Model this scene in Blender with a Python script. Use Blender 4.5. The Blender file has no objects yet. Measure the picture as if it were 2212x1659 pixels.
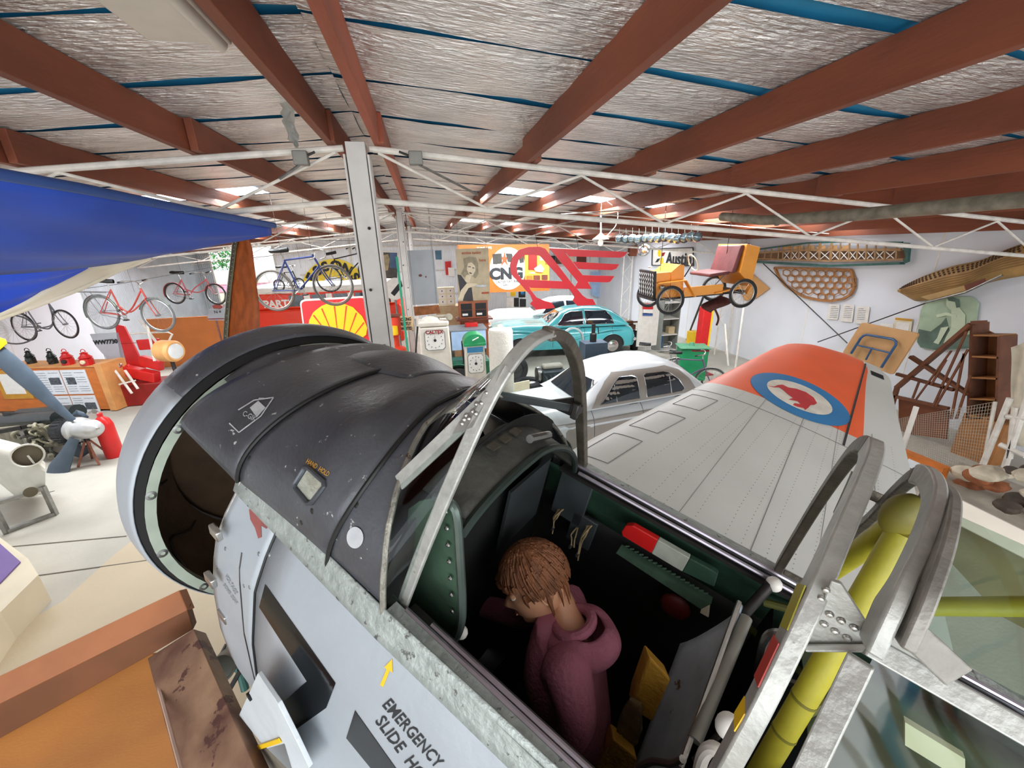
import bpy, bmesh, math, random
import numpy as np
from mathutils import Vector, Matrix, geometry
from mathutils.bvhtree import BVHTree
random.seed(7)
SC = bpy.context.scene
COL = SC.collection
PI = math.pi
V = Vector
# ---------------------------------------------------------------- camera
CZ = 3.4
Yc = V((-0.205974, 0.312196, -0.927420)); Xc = V((0.978261, 0.089027, -0.187296)); Zc = V((-0.024093, 0.945837, 0.323746))
RW = Matrix((Xc, Yc, Zc))                 # world = RW @ camera axes
CAMP = V((0, 0, CZ))
FPX = 860.0
cd = bpy.data.cameras.new('camera'); cam = bpy.data.objects.new('camera', cd); COL.objects.link(cam)
cam.matrix_world = Matrix.Translation(CAMP) @ RW.to_4x4()
cd.sensor_fit = 'HORIZONTAL'; cd.sensor_width = 36.0; cd.lens = 36.0 * FPX / 2212.0
cd.clip_start = 0.02; cd.clip_end = 300
SC.camera = cam
# ---------------------------------------------------------------- light
SC.view_settings.view_transform = 'Standard'; SC.view_settings.look = 'None'
SC.view_settings.gamma = 1.0; SC.view_settings.use_curve_mapping = False
SC.view_settings.exposure = 0.42
wd = bpy.data.worlds.new('overcast_sky'); SC.world = wd; wd.use_nodes = True
bg = wd.node_tree.nodes['Background']; bg.inputs[0].default_value = (0.86, 0.93, 1.0, 1); bg.inputs[1].default_value = 2.0
def area(name, loc, sx, sy, power, rot=(0, 0, 0), col=(1, 1, 1)):
    l = bpy.data.lights.new(name, 'AREA'); l.shape = 'RECTANGLE'; l.size = sx; l.size_y = sy; l.energy = power; l.color = col
    o = bpy.data.objects.new(name, l); COL.objects.link(o); o.location = loc; o.rotation_euler = rot
    return o
# daylight entering by the rows of translucent roof sheets and the open shed front behind the viewer
area('roof_daylight', (3.9, 7.6, 4.02), 6.0, 0.8, 240, (0, 0.085, 0), (0.93, 0.97, 1))
area('roof_daylight', (-4.9, 7.6, 4.02), 6.0, 0.8, 240, (0, -0.085, 0), (0.93, 0.97, 1))
area('roof_daylight', (3.9, 15.4, 4.02), 6.0, 0.8, 330, (0, 0.085, 0), (0.93, 0.97, 1))
area('roof_daylight', (-4.9, 15.4, 4.02), 6.0, 0.8, 330, (0, -0.085, 0), (0.93, 0.97, 1))
area('shed_front_daylight', (0.5, -4.2, 3.0), 14, 3.6, 260, (-PI / 2 + 0.05, 0, PI), (1, 0.98, 0.95))
# ---------------------------------------------------------------- picture points to places in the room
def ray(px, py):
    return RW @ V(((px - 1106) / FPX, -(py - 829.5) / FPX, -1.0))
def PY(px, py, Y): r = ray(px, py); return CAMP + r * (Y / r.y)
def PX(px, py, X): r = ray(px, py); return CAMP + r * (X / r.x)
def PZ(px, py, z): r = ray(px, py); return CAMP + r * ((z - CZ) / r.z)
def PT(px, py, t): return CAMP + ray(px, py) * t
# ---------------------------------------------------------------- materials
def lin(h):
    h = h.lstrip('#'); c = [int(h[i:i + 2], 16) / 255 for i in (0, 2, 4)]
    return tuple((x / 12.92 if x <= 0.04045 else ((x + 0.055) / 1.055) ** 2.4) for x in c) + (1,)
MC = {}
def mat(name, hexc=None, rough=0.5, metal=0.0, var=0.12, vs=6.0, bump=0.0, bs=40.0, c2=None, wear=None, wt=0.68, ws=9.0, emit=0, stretch=None, coat=0, glass=None):
    if name in MC: return MC[name]
    m = bpy.data.materials.new(name); MC[name] = m; m.use_nodes = True
    nt = m.node_tree; N = nt.nodes; Lk = nt.links; b = N['Principled BSDF']
    tc = N.new('ShaderNodeTexCoord'); src = tc.outputs['Object']
    if stretch:
        mp = N.new('ShaderNodeMapping'); mp.inputs['Scale'].default_value = stretch; Lk.new(src, mp.inputs[0]); src = mp.outputs[0]
    col = lin(hexc)
    n = N.new('ShaderNodeTexNoise'); n.inputs['Scale'].default_value = vs; n.inputs['Detail'].default_value = 5; Lk.new(src, n.inputs['Vector'])
    mx = N.new('ShaderNodeMix'); mx.data_type = 'RGBA'
    mr = N.new('ShaderNodeMapRange'); mr.inputs[1].default_value = 0.35; mr.inputs[2].default_value = 0.65; Lk.new(n.outputs[0], mr.inputs[0]); Lk.new(mr.outputs[0], mx.inputs[0])
    mx.inputs[6].default_value = tuple(c * (1 - var) for c in col[:3]) + (1,)
    mx.inputs[7].default_value = lin(c2) if c2 else tuple(min(1, c * (1 + var)) for c in col[:3]) + (1,)
    out = mx.outputs[2]
    if wear:
        n2 = N.new('ShaderNodeTexNoise'); n2.inputs['Scale'].default_value = ws; n2.inputs['Detail'].default_value = 9; n2.inputs['Roughness'].default_value = 0.65; Lk.new(src, n2.inputs['Vector'])
        cr = N.new('ShaderNodeMapRange'); cr.inputs[1].default_value = wt; cr.inputs[2].default_value = wt + 0.015; Lk.new(n2.outputs[0], cr.inputs[0])
        m2 = N.new('ShaderNodeMix'); m2.data_type = 'RGBA'; Lk.new(cr.outputs[0], m2.inputs[0]); Lk.new(out, m2.inputs[6]); m2.inputs[7].default_value = lin(wear); out = m2.outputs[2]
    Lk.new(out, b.inputs['Base Color'])
    b.inputs['Roughness'].default_value = rough; b.inputs['Metallic'].default_value = metal
    if coat: b.inputs['Coat Weight'].default_value = coat
    if bump:
        n3 = N.new('ShaderNodeTexNoise'); n3.inputs['Scale'].default_value = bs; n3.inputs['Detail'].default_value = 6; Lk.new(src, n3.inputs['Vector'])
        bp = N.new('ShaderNodeBump'); bp.inputs['Strength'].default_value = bump; bp.inputs['Distance'].default_value = 0.02; Lk.new(n3.outputs[0], bp.inputs['Height']); Lk.new(bp.outputs[0], b.inputs['Normal'])
    if emit:
        b.inputs['Emission Color'].default_value = col; b.inputs['Emission Strength'].default_value = emit
    if glass is not None:     # thin pane: mostly see-through, with a mirror sheen that grows at grazing angles
        o = N['Material Output']; tr = N.new('ShaderNodeBsdfTransparent'); tr.inputs[0].default_value = col
        gl = N.new('ShaderNodeBsdfGlossy'); gl.inputs['Roughness'].default_value = rough
        ge = N.new('ShaderNodeNewGeometry'); dt = N.new('ShaderNodeVectorMath'); dt.operation = 'DOT_PRODUCT'; Lk.new(ge.outputs['Normal'], dt.inputs[0]); Lk.new(ge.outputs['Incoming'], dt.inputs[1])
        ab = N.new('ShaderNodeMath'); ab.operation = 'ABSOLUTE'; Lk.new(dt.outputs['Value'], ab.inputs[0]); sb = N.new('ShaderNodeMath'); sb.operation = 'SUBTRACT'; sb.inputs[0].default_value = 1; Lk.new(ab.outputs[0], sb.inputs[1])
        fr = N.new('ShaderNodeMath'); fr.operation = 'POWER'; fr.inputs[1].default_value = 5; Lk.new(sb.outputs[0], fr.inputs[0])
        ad = N.new('ShaderNodeMath'); ad.operation = 'ADD'; ad.inputs[1].default_value = glass; Lk.new(fr.outputs[0], ad.inputs[0])
        ms = N.new('ShaderNodeMixShader'); Lk.new(ad.outputs[0], ms.inputs[0]); Lk.new(tr.outputs[0], ms.inputs[1]); Lk.new(gl.outputs[0], ms.inputs[2]); Lk.new(ms.outputs[0], o.inputs[0])
    return m
_T = dict(
 floor_concrete=('#b5b1a6', .8, 0, .10, 1.2, .15, 30), floor_cream=('#c6b597', .6, 0, .06, .9, .1, 30),
 white_wall=('#dfe3ea', .6, 0, .03, 1.5), white_iron=('#eef2f6', .45, 0, .04, 2.0), grey_iron=('#b4bcc2', .45, 0, .08, 2.0),
 white_paint=('#e6e2da', .45, 0, .06, 8), steel_white=('#d8d2c8', .5, 0, .12, 9), post_grey=('#c9c5c0', .5, 0, .06, 5),
 black=('#141414', .5, 0, .15, 10), rubber=('#2b2b2d', .75, 0, .1, 20), chrome=('#d8d8d8', .18, 1, .03, 6), steel=('#9a9a98', .35, 1, .15, 15),
 dark_metal=('#3a3836', .45, .6, .2, 14), alu=('#b9b7b2', .33, .9, .12, 14, .1, 60), silver_paint=('#c3c4c4', .4, .4, .05, 9),
 red=('#cc1f1e', .35, 0, .08, 6), red_dark=('#8e1a16', .5, 0, .12, 8), red_van=('#e03a20', .3, 0, .04, 3), yellow=('#f2c418', .4, 0, .05, 6), green=('#0c8a52', .4, 0, .1, 6),
 blue=('#2345a0', .45, 0, .1, 6), orange=('#f39a2b', .45, 0, .05, 5), teal=('#4fb8bf', .22, 0, .04, 2), cream=('#e7dcc0', .6, 0, .06, 5),
 brown=('#6b3524', .5, 0, .15, 8), maroon=('#6d3436', .55, 0, .1, 10), gold=('#c8922c', .5, 0, .1, 6), paper=('#eceae4', .8, 0, .03, 20),
 ink=('#26282b', .7, 0, .1, 20), grey=('#8c9298', .5, 0, .1, 8), dark_green=('#1f4a38', .5, 0, .2, 8), pale_blue=('#a9c6e8', .5, 0, .1, 5))
def M(n):
    if n not in MC:
        t = _T[n]; mat(n, t[0], t[1], t[2], t[3], t[4], *(t[5:7] if len(t) > 5 else ()))
    return MC[n]
# ---------------------------------------------------------------- mesh builder
def basis(d, up=V((0, 0, 1))):
    d = V(d).normalized()
    if abs(d.dot(up)) > .98: up = V((1, 0, 0))
    x = up.cross(d).normalized(); y = d.cross(x)
    return x, y, d
WM = {}    # world matrices of roots (no depsgraph yet)
class G:
    def __init__(s, T=None): s.v = []; s.f = []; s.T = T
    def add(s, vs, fs):
        o = len(s.v)
        s.v += [tuple(s.T @ V(p)) for p in vs] if s.T is not None else [tuple(p) for p in vs]
        s.f += [tuple(o + i for i in f) for f in fs]; return s
    def hexa(s, p): return s.add(p, [(0, 3, 2, 1), (4, 5, 6, 7), (0, 1, 5, 4), (1, 2, 6, 5), (2, 3, 7, 6), (3, 0, 4, 7)])
    def box(s, x0, x1, y0, y1, z0, z1):
        return s.hexa([(x0, y0, z0), (x1, y0, z0), (x1, y1, z0), (x0, y1, z0), (x0, y0, z1), (x1, y0, z1), (x1, y1, z1), (x0, y1, z1)])
    def cbox(s, c, sz): return s.box(c[0] - sz[0] / 2, c[0] + sz[0] / 2, c[1] - sz[1] / 2, c[1] + sz[1] / 2, c[2] - sz[2] / 2, c[2] + sz[2] / 2)
    def bar(s, a, b, w, h=None, up=(0, 0, 1)):
        a = V(a); b = V(b); h = h or w; x, y, d = basis(b - a, V(up)); q = []
        for p in (a, b): q += [p - x * w / 2 - y * h / 2, p + x * w / 2 - y * h / 2, p + x * w / 2 + y * h / 2, p - x * w / 2 + y * h / 2]
        return s.hexa(q)
    def tube(s, pts, r, seg=8, closed=False, caps=True):
        pts = [V(p) for p in pts]; n = len(pts); R = r if isinstance(r, (list, tuple)) else [r] * n; vs = []; fs = []; X = None
        for i, p in enumerate(pts):
            if closed: d = (pts[(i + 1) % n] - pts[i - 1])
            else: d = pts[min(i + 1, n - 1)] - pts[max(i - 1, 0)]
            if d.length < 1e-9: d = V((0, 0, 1))
            d.normalize()
            if X is None: X = basis(d)[0]
            X = (X - d * X.dot(d)); X = X.normalized() if X.length > 1e-6 else basis(d)[0]
            Y = d.cross(X)
            for k in range(seg): a = 2 * PI * k / seg; vs.append(p + (X * math.cos(a) + Y * math.sin(a)) * R[i])
        m = n if closed else n - 1
        for i in range(m):
            j = (i + 1) % n
            for k in range(seg): l = (k + 1) % seg; fs.append((i * seg + k, i * seg + l, j * seg + l, j * seg + k))
        if caps and not closed: fs.append(tuple(range(seg))[::-1]); fs.append(tuple((n - 1) * seg + k for k in range(seg)))
        return s.add(vs, fs)
    def cyl(s, a, b, r, r2=None, seg=16): return s.tube([a, b], [r, r if r2 is None else r2], seg)
    def lathe(s, prof, o=(0, 0, 0), ax=(0, 0, 1), seg=24, a0=0, a1=2 * PI, xdir=None):
        # prof: list of (radius, height along axis)
        o = V(o); x, y, d = basis(ax)
        if xdir is not None: x = (V(xdir) - d * V(xdir).dot(d)).normalized(); y = d.cross(x)
        full = abs(a1 - a0 - 2 * PI) < 1e-6; m = seg if full else seg + 1; vs = []; fs = []
        for r, h in prof:
            for k in range(m): a = a0 + (a1 - a0) * k / seg; vs.append(o + d * h + (x * math.cos(a) + y * math.sin(a)) * r)
        for i in range(len(prof) - 1):
            for k in range(seg): l = (k + 1) % m; fs.append((i * m + k, i * m + l, (i + 1) * m + l, (i + 1) * m + k))
        return s.add(vs, fs)
    def sph(s, c, r, sc=(1, 1, 1), seg=16, rings=10):
        vs = []; fs = []; c = V(c)
        for i in range(rings + 1):
            t = PI * i / rings
            for k in range(seg): a = 2 * PI * k / seg; vs.append(c + V((r * sc[0] * math.sin(t) * math.cos(a), r * sc[1] * math.sin(t) * math.sin(a), r * sc[2] * math.cos(t))))
        for i in range(rings):
            for k in range(seg): l = (k + 1) % seg; fs.append((i * seg + k, (i + 1) * seg + k, (i + 1) * seg + l, i * seg + l))
        return s.add(vs, fs)
    def prism(s, poly, t):      # poly: 3-D points, t: thickness vector
        t = V(t); p = [V(q) for q in poly]; n = len(p)
        tri = geometry.tessellate_polygon([p])
        fs = [tuple(x) for x in tri] + [tuple(n + i for i in x)[::-1] for x in tri] + [(i, (i + 1) % n, n + (i + 1) % n, n + i) for i in range(n)]
        return s.add(p + [q + t for q in p], fs)
    def flat(s, poly, y0, t=.01):   # polygon of (x,z) pairs standing in a vertical plane, front at y0
        return s.prism([(x, y0, z) for x, z in poly], (0, t, 0))
    def grid(s, fn, nu, nv, cu=False, cv=False):
        vs = [fn(i / nu, j / nv) for i in range(nu + (0 if cu else 1)) for j in range(nv + (0 if cv else 1))]
        w = nv + (0 if cv else 1); h = nu + (0 if cu else 1); fs = []
        for i in range(nu):
            for j in range(nv):
                a, b = i, (i + 1) % h; c, d = j, (j + 1) % w; fs.append((a * w + c, b * w + c, b * w + d, a * w + d))
        return s.add(vs, fs)
    def ob(s, name, m, par=None, smooth=35, solid=0, bev=0, sub=0, label=None, kind=None, world=False, weld=False):
        vs = s.v
        if world and par is not None:
            I = WM[par.name].inverted(); vs = [tuple(I @ V(p)) for p in vs]
        me = bpy.data.meshes.new(name); me.from_pydata(vs, [], s.f); me.validate()
        bm = bmesh.new(); bm.from_mesh(me)
        if weld: bmesh.ops.remove_doubles(bm, verts=bm.verts, dist=1e-5)
        bmesh.ops.recalc_face_normals(bm, faces=bm.faces); bm.to_mesh(me); bm.free()
        me.materials.append(M(m) if isinstance(m, str) else m)
        o = bpy.data.objects.new(name, me); COL.objects.link(o)
        if par is not None: o.parent = par
        if smooth: 
            for p in me.polygons: p.use_smooth = True
            me.set_sharp_from_angle(angle=math.radians(smooth))
        if solid: q = o.modifiers.new('thick', 'SOLIDIFY'); q.thickness = solid; q.offset = 0
        if bev: q = o.modifiers.new('bevel', 'BEVEL'); q.width = bev; q.segments = 2; q.limit_method = 'ANGLE'
        if sub: q = o.modifiers.new('sub', 'SUBSURF'); q.levels = sub; q.render_levels = sub
        if label: o['label'] = label
        if kind: o['kind'] = kind
        WM[o.name] = WM[par.name] if par is not None else Matrix.Identity(4)
        return o
def tag(o, label=None, cat=None, group=None, kind=None):
    for k, v in (('label', label), ('category', cat), ('group', group), ('kind', kind)):
        if v: o[k] = v
    return o
def thing(name, label, cat, loc=(0, 0, 0), rz=0, group=None, kind=None, mtx=None):
    o = bpy.data.objects.new(name, None); COL.objects.link(o); o.empty_display_size = .1
    mw = mtx if mtx is not None else Matrix.Translation(V(loc)) @ Matrix.Rotation(rz, 4, 'Z')
    o.matrix_world = mw; WM[o.name] = mw.copy(); tag(o, label, cat, group, kind); return o
def setw(o, mw): o.matrix_world = mw; WM[o.name] = mw.copy()
def dup(root, mw, label=None, group=None):
    def cp(o, par):
        c = o.copy(); COL.objects.link(c); c.parent = par
        for ch in [x for x in KIDS.get(o.name, [])]: cp(ch, c)
        return c
    KIDS.clear()
    for x in bpy.data.objects:
        if x.parent: KIDS.setdefault(x.parent.name, []).append(x)
    r = cp(root, None); setw(r, mw)
    if label: r['label'] = label
    if group: r['group'] = group
    return r
KIDS = {}
def push(o, k):   # grow a finished thing by k while moving it k times as far from the viewer
    o.matrix_world = Matrix.Translation(CAMP) @ Matrix.Scale(k, 4) @ Matrix.Translation(-CAMP) @ WM[o.name]
def frame(o, x, z):   # matrix from origin, x direction and rough z direction
    x = V(x).normalized(); y = V(z).cross(x).normalized(); z = x.cross(y)
    return Matrix(((x.x, y.x, z.x, o[0]), (x.y, y.y, z.y, o[1]), (x.z, y.z, z.z, o[2]), (0, 0, 0, 1)))
def txt(s, size, m, par=None, loc=(0, 0, 0), name='lettering', bold=0.0, ext=.002, sx=1.0, align='CENTER', mtx=None, world=False):
    c = bpy.data.curves.new(name, 'FONT'); c.body = s; c.size = size; c.extrude = ext; c.offset = bold; c.align_x = align; c.align_y = 'CENTER'; c.resolution_u = 3
    t = bpy.data.objects.new(name, c); COL.objects.link(t)
    dg = bpy.context.evaluated_depsgraph_get(); me = bpy.data.meshes.new_from_object(t.evaluated_get(dg)); bpy.data.objects.remove(t)
    X = mtx if mtx is not None else Matrix.Translation(V(loc)) @ Matrix.Rotation(PI / 2, 4, 'X')
    if world and par is not None: X = WM[par.name].inverted() @ X
    me.transform(X @ Matrix.Diagonal((sx, 1, 1, 1)))
    me.materials.clear(); me.materials.append(M(m) if isinstance(m, str) else m)
    o = bpy.data.objects.new(name, me); COL.objects.link(o)
    if par is not None: o.parent = par
    return o
def circ(cx, cz, r, n=32, rz=None, a0=0, a1=2 * PI):
    rz = rz or r; return [(cx + r * math.cos(a0 + (a1 - a0) * k / n), cz + rz * math.sin(a0 + (a1 - a0) * k / n)) for k in range(n if abs(a1 - a0 - 2 * PI) < 1e-6 else n + 1)]
def bez(pts, n=8):   # Catmull-Rom through points
    pts = [V(p) for p in pts]; o = []
    for i in range(len(pts) - 1):
        a = pts[max(i - 1, 0)]; b = pts[i]; c = pts[i + 1]; d = pts[min(i + 2, len(pts) - 1)]
        for k in range(n):
            t = k / n; o.append(0.5 * ((2 * b) + (c - a) * t + (2 * a - 5 * b + 4 * c - d) * t * t + (3 * b - a - 3 * c + d) * t ** 3))
    return o + [pts[-1]]
def arcpts(c, r, a0, a1, ax, ay, n=12):
    c = V(c); ax = V(ax); ay = V(ay)
    return [c + ax * r * math.cos(a0 + (a1 - a0) * k / n) + ay * r * math.sin(a0 + (a1 - a0) * k / n) for k in range(n + 1)]
def drape(poly, caster, res, off=.0015):
    """2-D outline -> triangulated sheet lying on a surface; caster(x, y) gives (point, normal)."""
    P = []; n = len(poly)
    for i in range(n):
        a = V(poly[i]); b = V(poly[(i + 1) % n]); k = max(1, int((b - a).length / res))
        P += [a + (b - a) * j / k for j in range(k)]
    nb = len(P); xs = [p.x for p in P]; ys = [p.y for p in P]
    x = min(xs) + res * .51
    while x < max(xs):
        y = min(ys) + res * .53
        while y < max(ys): P.append(V((x, y))); y += res
        x += res
    vs, _, fs, *_r = geometry.delaunay_2d_cdt([V((p.x, p.y)) for p in P], [], [list(range(nb))], 1, 1e-6)
    out = []; ok = []
    for p in vs:
        h = caster(p.x, p.y)
        if h is None: out.append((0, 0, 0)); ok.append(False)
        else: out.append(tuple(h[0] + h[1] * off)); ok.append(True)
    fs = [tuple(f) for f in fs if all(ok[i] for i in f)]
    # drop faces that leap between separate surfaces
    sel = []
    for f in fs:
        q = [V(out[i]) for i in f]; e = max((q[i] - q[i - 1]).length for i in range(3)); sel.append(e)
    if sel:
        md = sorted(sel)[len(sel) // 2]; fs = [f for f, e in zip(fs, sel) if e < md * 14]
    g = G(); g.v = out; g.f = fs; return g
def bvh_of(*objs):
    vs = []; fs = []
    for o in objs:
        n = len(vs); mw = WM[o.name]; vs += [mw @ v.co for v in o.data.vertices]; fs += [tuple(n + i for i in p.vertices) for p in o.data.polygons]
    return BVHTree.FromPolygons(vs, fs)
def camcast(b):
    def c(x, y):
        r = ray(x, y).normalized(); h = b.ray_cast(CAMP, r)
        if h[0] is None: return None
        n = h[1]; n = -n if n.dot(r) > 0 else n; return h[0], n
    return c
def dircast(b, to3, d):
    d = V(d).normalized()
    def c(x, y):
        h = b.ray_cast(V(to3(x, y)), d)
        if h[0] is None: return None
        n = h[1]; n = -n if n.dot(d) > 0 else n; return h[0], n
    return c
# ================================================================ the shed
XR, XL, YB, YF = 9.4, -10.2, 21.5, -4.5
RX = -0.50; RIDGE = 4.30
def chord_z(x): return RIDGE - 0.085 * abs(x - RX)
def foil_z(x): return chord_z(x) + 0.25
fl = G().box(XL - .2, XR + .2, YF, YB + .2, -.12, 0).ob('floor', 'floor_concrete', kind='structure', smooth=0)
# cream painted part of the floor, with its saw-cut joints
g = G(); e = [PZ(*p, 0) for p in [(430, 1075), (310, 1150), (245, 1200), (135, 1300), (0, 1375)]]
poly = [(p.x, p.y, .001) for p in e] + [(-9, 1.0, .001), (-9, -3, .001), (-1, -3, .001), (-.5, 6.0, .001)]
g.prism(poly, (0, 0, .003)).ob('painted_floor', 'floor_cream', fl, smooth=0, label='cream painted area of the floor')
for a, b in [((250, 1160), (10, 1182)), ((335, 1208), (140, 1235)), ((110, 1062), (30, 1080))]:
    A = PZ(*a, .004); B = PZ(*b, .004); d = (B - A); G().bar(A - d * .1, B + d * 2.0, .015, .003).ob('floor_joint', mat('joint_dark', '#6b655a', .9), fl, smooth=0)
# walls
G().box(XR, XR + .1, YF, YB + .1, 0, 3.75).ob('wall_right', 'white_wall', kind='structure', smooth=0)
wr = bpy.data.objects['wall_right']
for y in [-1.2 + 2.4 * k for k in range(10)]:
    if y < YB: G().box(XR - .006, XR + .002, y - .012, y + .012, 0, 3.7).ob('wall_batten', 'white_paint', wr, smooth=0)
def corrug(x0, x1, z0, z1, Y, name, m, par=None, pitch=.076, amp=.01, horiz=True, ax='x', face=-1):
    n = int((x1 - x0) / pitch) * 6; vs = []; fs = []
    for i in range(n + 1):
        a = x0 + (x1 - x0) * i / n; d = Y + face * amp * math.cos(2 * PI * (a - x0) / pitch)
        for z in (z0, z1): vs.append((a, d, z) if ax == 'x' else (d, a, z))
    for i in range(n): fs.append((2 * i, 2 * i + 2, 2 * i + 3, 2 * i + 1))
    g = G().add(vs, fs); return g.ob(name, m, par, smooth=80, kind='structure' if par is None else None)
wb = corrug(-5.9, XR, 0, 4.6, YB, 'wall_back', 'white_iron')
for k, x in enumerate([-3.5, -.6, 2.2, 5.0, 7.8]): G().box(x - .04, x + .04, YB - .06, YB - .012, 0, 4.2).ob('wall_stud', 'steel_white', wb, smooth=0)
for z in (1.2, 2.4, 3.6): G().box(-5.9, XR, YB - .045, YB - .012, z - .035, z + .035).ob('wall_girt', 'steel_white', wb, smooth=0)
# left wall: smooth white lining near, corrugated iron with a wide opening farther off
wl = G().box(XL - .1, XL, YF, 14.6, 0, 3.7).ob('wall_left', 'white_wall', kind='structure', smooth=0)
for y in (4.8, 7.2, 9.6, 12.0): G().box(XL - .002, XL + .006, y - .012, y + .012, 0, 3.6).ob('wall_batten', 'white_paint', wl, smooth=0)
wl2 = corrug(14.6, YB, 0, 4.0, XL, 'wall_left_rear', 'grey_iron', ax='y', face=1)
wb2 = corrug(XL, -5.9, 0, 1.2, YB, 'wall_back_lower', 'grey_iron')
corrug(XL, -5.9, 3.85, 4.6, YB, 'wall_back_upper', 'white_iron')
corrug(-6.9, -5.9, 1.2, 3.85, YB, 'wall_back_jamb', 'white_iron')
corrug(XL, -9.6, 1.2, 3.85, YB, 'wall_back_corner', 'grey_iron')
w1 = thing('window_1', None, None, (-8.2, YB, 1.2), kind='structure')
g = G(w1 and Matrix.Identity(4))
for a, b in [((-1.4, 0, 0), (-1.4, 0, 2.65)), ((1.3, 0, 0), (1.3, 0, 2.65)), ((-1.4, 0, 2.65), (1.3, 0, 2.65)), ((-1.4, 0, 0), (1.3, 0, 0)), ((-.1, 0, 0), (-.1, 0, 2.65))]: g.bar(a, b, .07)
g.ob('window_frame', 'white_paint', w1, smooth=0)
# outside seen through it: a tree, a pale shed, and a cream and pink van
def blob(c, r, n, seed, name, m, par=None):
    rr = random.Random(seed); g = G()
    for k in range(n):
        a = rr.uniform(0, 2 * PI); t = math.acos(rr.uniform(-1, 1)); q = r * rr.uniform(.55, 1)
        p = V(c) + V((q * math.sin(t) * math.cos(a), q * .7 * math.sin(t) * math.sin(a), q * math.cos(t)))
        x = V((rr.gauss(0, 1), rr.gauss(0, 1), rr.gauss(0, 1))).normalized(); y = basis(x)[0]; s = rr.uniform(.1, .18)
        g.add([p - x * s, p + y * s * .5, p + x * s, p - y * s * .5], [(0, 1, 2, 3)])
    return g.ob(name, m, par, smooth=0)
tr = thing('tree', 'green leafy tree outside the far left window', 'tree', (-12.8, 28, 0))
blob((0, 0, 3.4), 1.9, 1500, 3, 'foliage', mat('leaf', '#4f9a4a', .6, 0, .3, 3), tr).__setitem__('kind', 'stuff')
G().tube([(0, 0, 0), (.1, 0, 1.2), (0, .1, 2.6)], [.2, .15, .1]).ob('trunk', 'brown', tr)
og = G().box(-40, 20, YB + .3, 60, -.2, -.02).ob('ground_outside', mat('yard', '#9aa08a', .9), kind='structure', smooth=0)
va = thing('camper_van', 'cream van with a pink band parked outside the far left window', 'van', (-9.9, 25.5, 0))
G().box(-2.2, 1.9, -.9, .9, .35, 1.5).ob('body', 'cream', va, bev=.12); G().box(-2.23, 1.93, -.93, .93, 1.5, 1.85).ob('band', mat('pink', '#ef9ab2', .5), va, bev=.03, label='pink band')
G().box(-1.9, 1.6, -.8, .8, 1.85, 2.6).ob('cab', 'white_paint', va, bev=.12)
for x in (-1.4, 1.1): G().lathe([(.0, -.95), (.33, -.95), (.33, -.75), (0, -.75)], (x, 0, .33), (0, 1, 0), 20).ob('wheel', 'rubber', va)
# ---- roof: blue paper, crinkled foil sheets with gaping laps, purlins, trusses
blue = mat('blue_paper', '#1f86b4', .7, 0, .1, 3)
g = G()
for s, x1 in ((1, XR + .1), (-1, XL - .1)):
    g.add([(RX, YF, foil_z(RX) + .014), (x1, YF, foil_z(x1) + .014), (x1, YB, foil_z(x1) + .014), (RX, YB, foil_z(RX) + .014)], [(0, 1, 2, 3)])
    g.add([(RX, YF, foil_z(RX) + .085), (x1, YF, foil_z(x1) + .085), (x1, YB, foil_z(x1) + .085), (RX, YB, foil_z(RX) + .085)], [(0, 1, 2, 3)])
ce = g.ob('ceiling', blue, kind='structure', smooth=0)
foil = mat('foil', '#e6e1dc', .34, .55, .14, 2.2, 1.0, 11.0, stretch=(1, 3.4, 1))
b_ = foil.node_tree.nodes
foil.node_tree.nodes['Bump'].inputs['Distance'].default_value = .09
def foil_sheet(x0, x1, ya, yb, seed):
    rr = random.Random(seed); ph = [rr.uniform(0, 6) for _ in range(6)]; nu = 46; nv = 9
    def fn(u, v):
        x = x0 + (x1 - x0) * u
        ga = max(0, .5 + .5 * math.sin(x * 1.9 + ph[0])) * .06 * (1 + .6 * math.sin(x * .7 + ph[1])); gb = max(0, .5 + .5 * math.sin(x * 1.6 + ph[2])) * .045
        y = ya + ga + (yb - ya - ga - gb) * v
        z = foil_z(x) - .018 * math.sin(PI * v) + .008 * math.sin(x * 3 + ph[3]) * math.sin(PI * v) + rr.uniform(-.0035, .0035) - (.012 if v in (0, 1) else 0) * abs(math.sin(x * 2.3 + ph[4]))
        return (x, y, z)
    return G().grid(fn, nu, nv)
ys = [-3.7 + .79 * k for k in range(33)]
sky = [(9, 1.25, XR), (9, -3.05, XL)]
SKR = [(7.16, 7.96), (15.0, 15.85)]
n = 0
for i in range(len(ys) - 1):
    ya, yb = ys[i] + .02 + .0, ys[i + 1] - .0
    yb = min(yb, YB - .02)
    if ya > YB - .1: break
    skyrow = any(ya < b - .2 and yb > a + .2 for a, b in SKR)
    for s in (1, -1):
        n += 1
        if skyrow: rng = [(RX, 1.25)] if s == 1 else [(-3.05 + .6, RX)]
        else: rng = [(RX, XR)] if s == 1 else [(XL, RX)]
        for x0, x1 in rng: foil_sheet(x0, x1, ya, yb, n).ob('foil_sheet', foil, ce, smooth=60)
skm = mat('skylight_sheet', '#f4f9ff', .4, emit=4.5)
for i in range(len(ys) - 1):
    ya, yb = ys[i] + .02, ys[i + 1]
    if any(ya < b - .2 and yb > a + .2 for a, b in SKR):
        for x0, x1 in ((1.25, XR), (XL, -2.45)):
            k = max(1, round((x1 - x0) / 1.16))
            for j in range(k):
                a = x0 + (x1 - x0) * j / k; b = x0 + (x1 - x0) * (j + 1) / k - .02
                G().add([(a, ya, foil_z(a)), (b, ya, foil_z(b)), (b, yb, foil_z(b)), (a, yb, foil_z(a))], [(0, 1, 2, 3)]).ob('skylight_panel', skm, ce, smooth=0)
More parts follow.
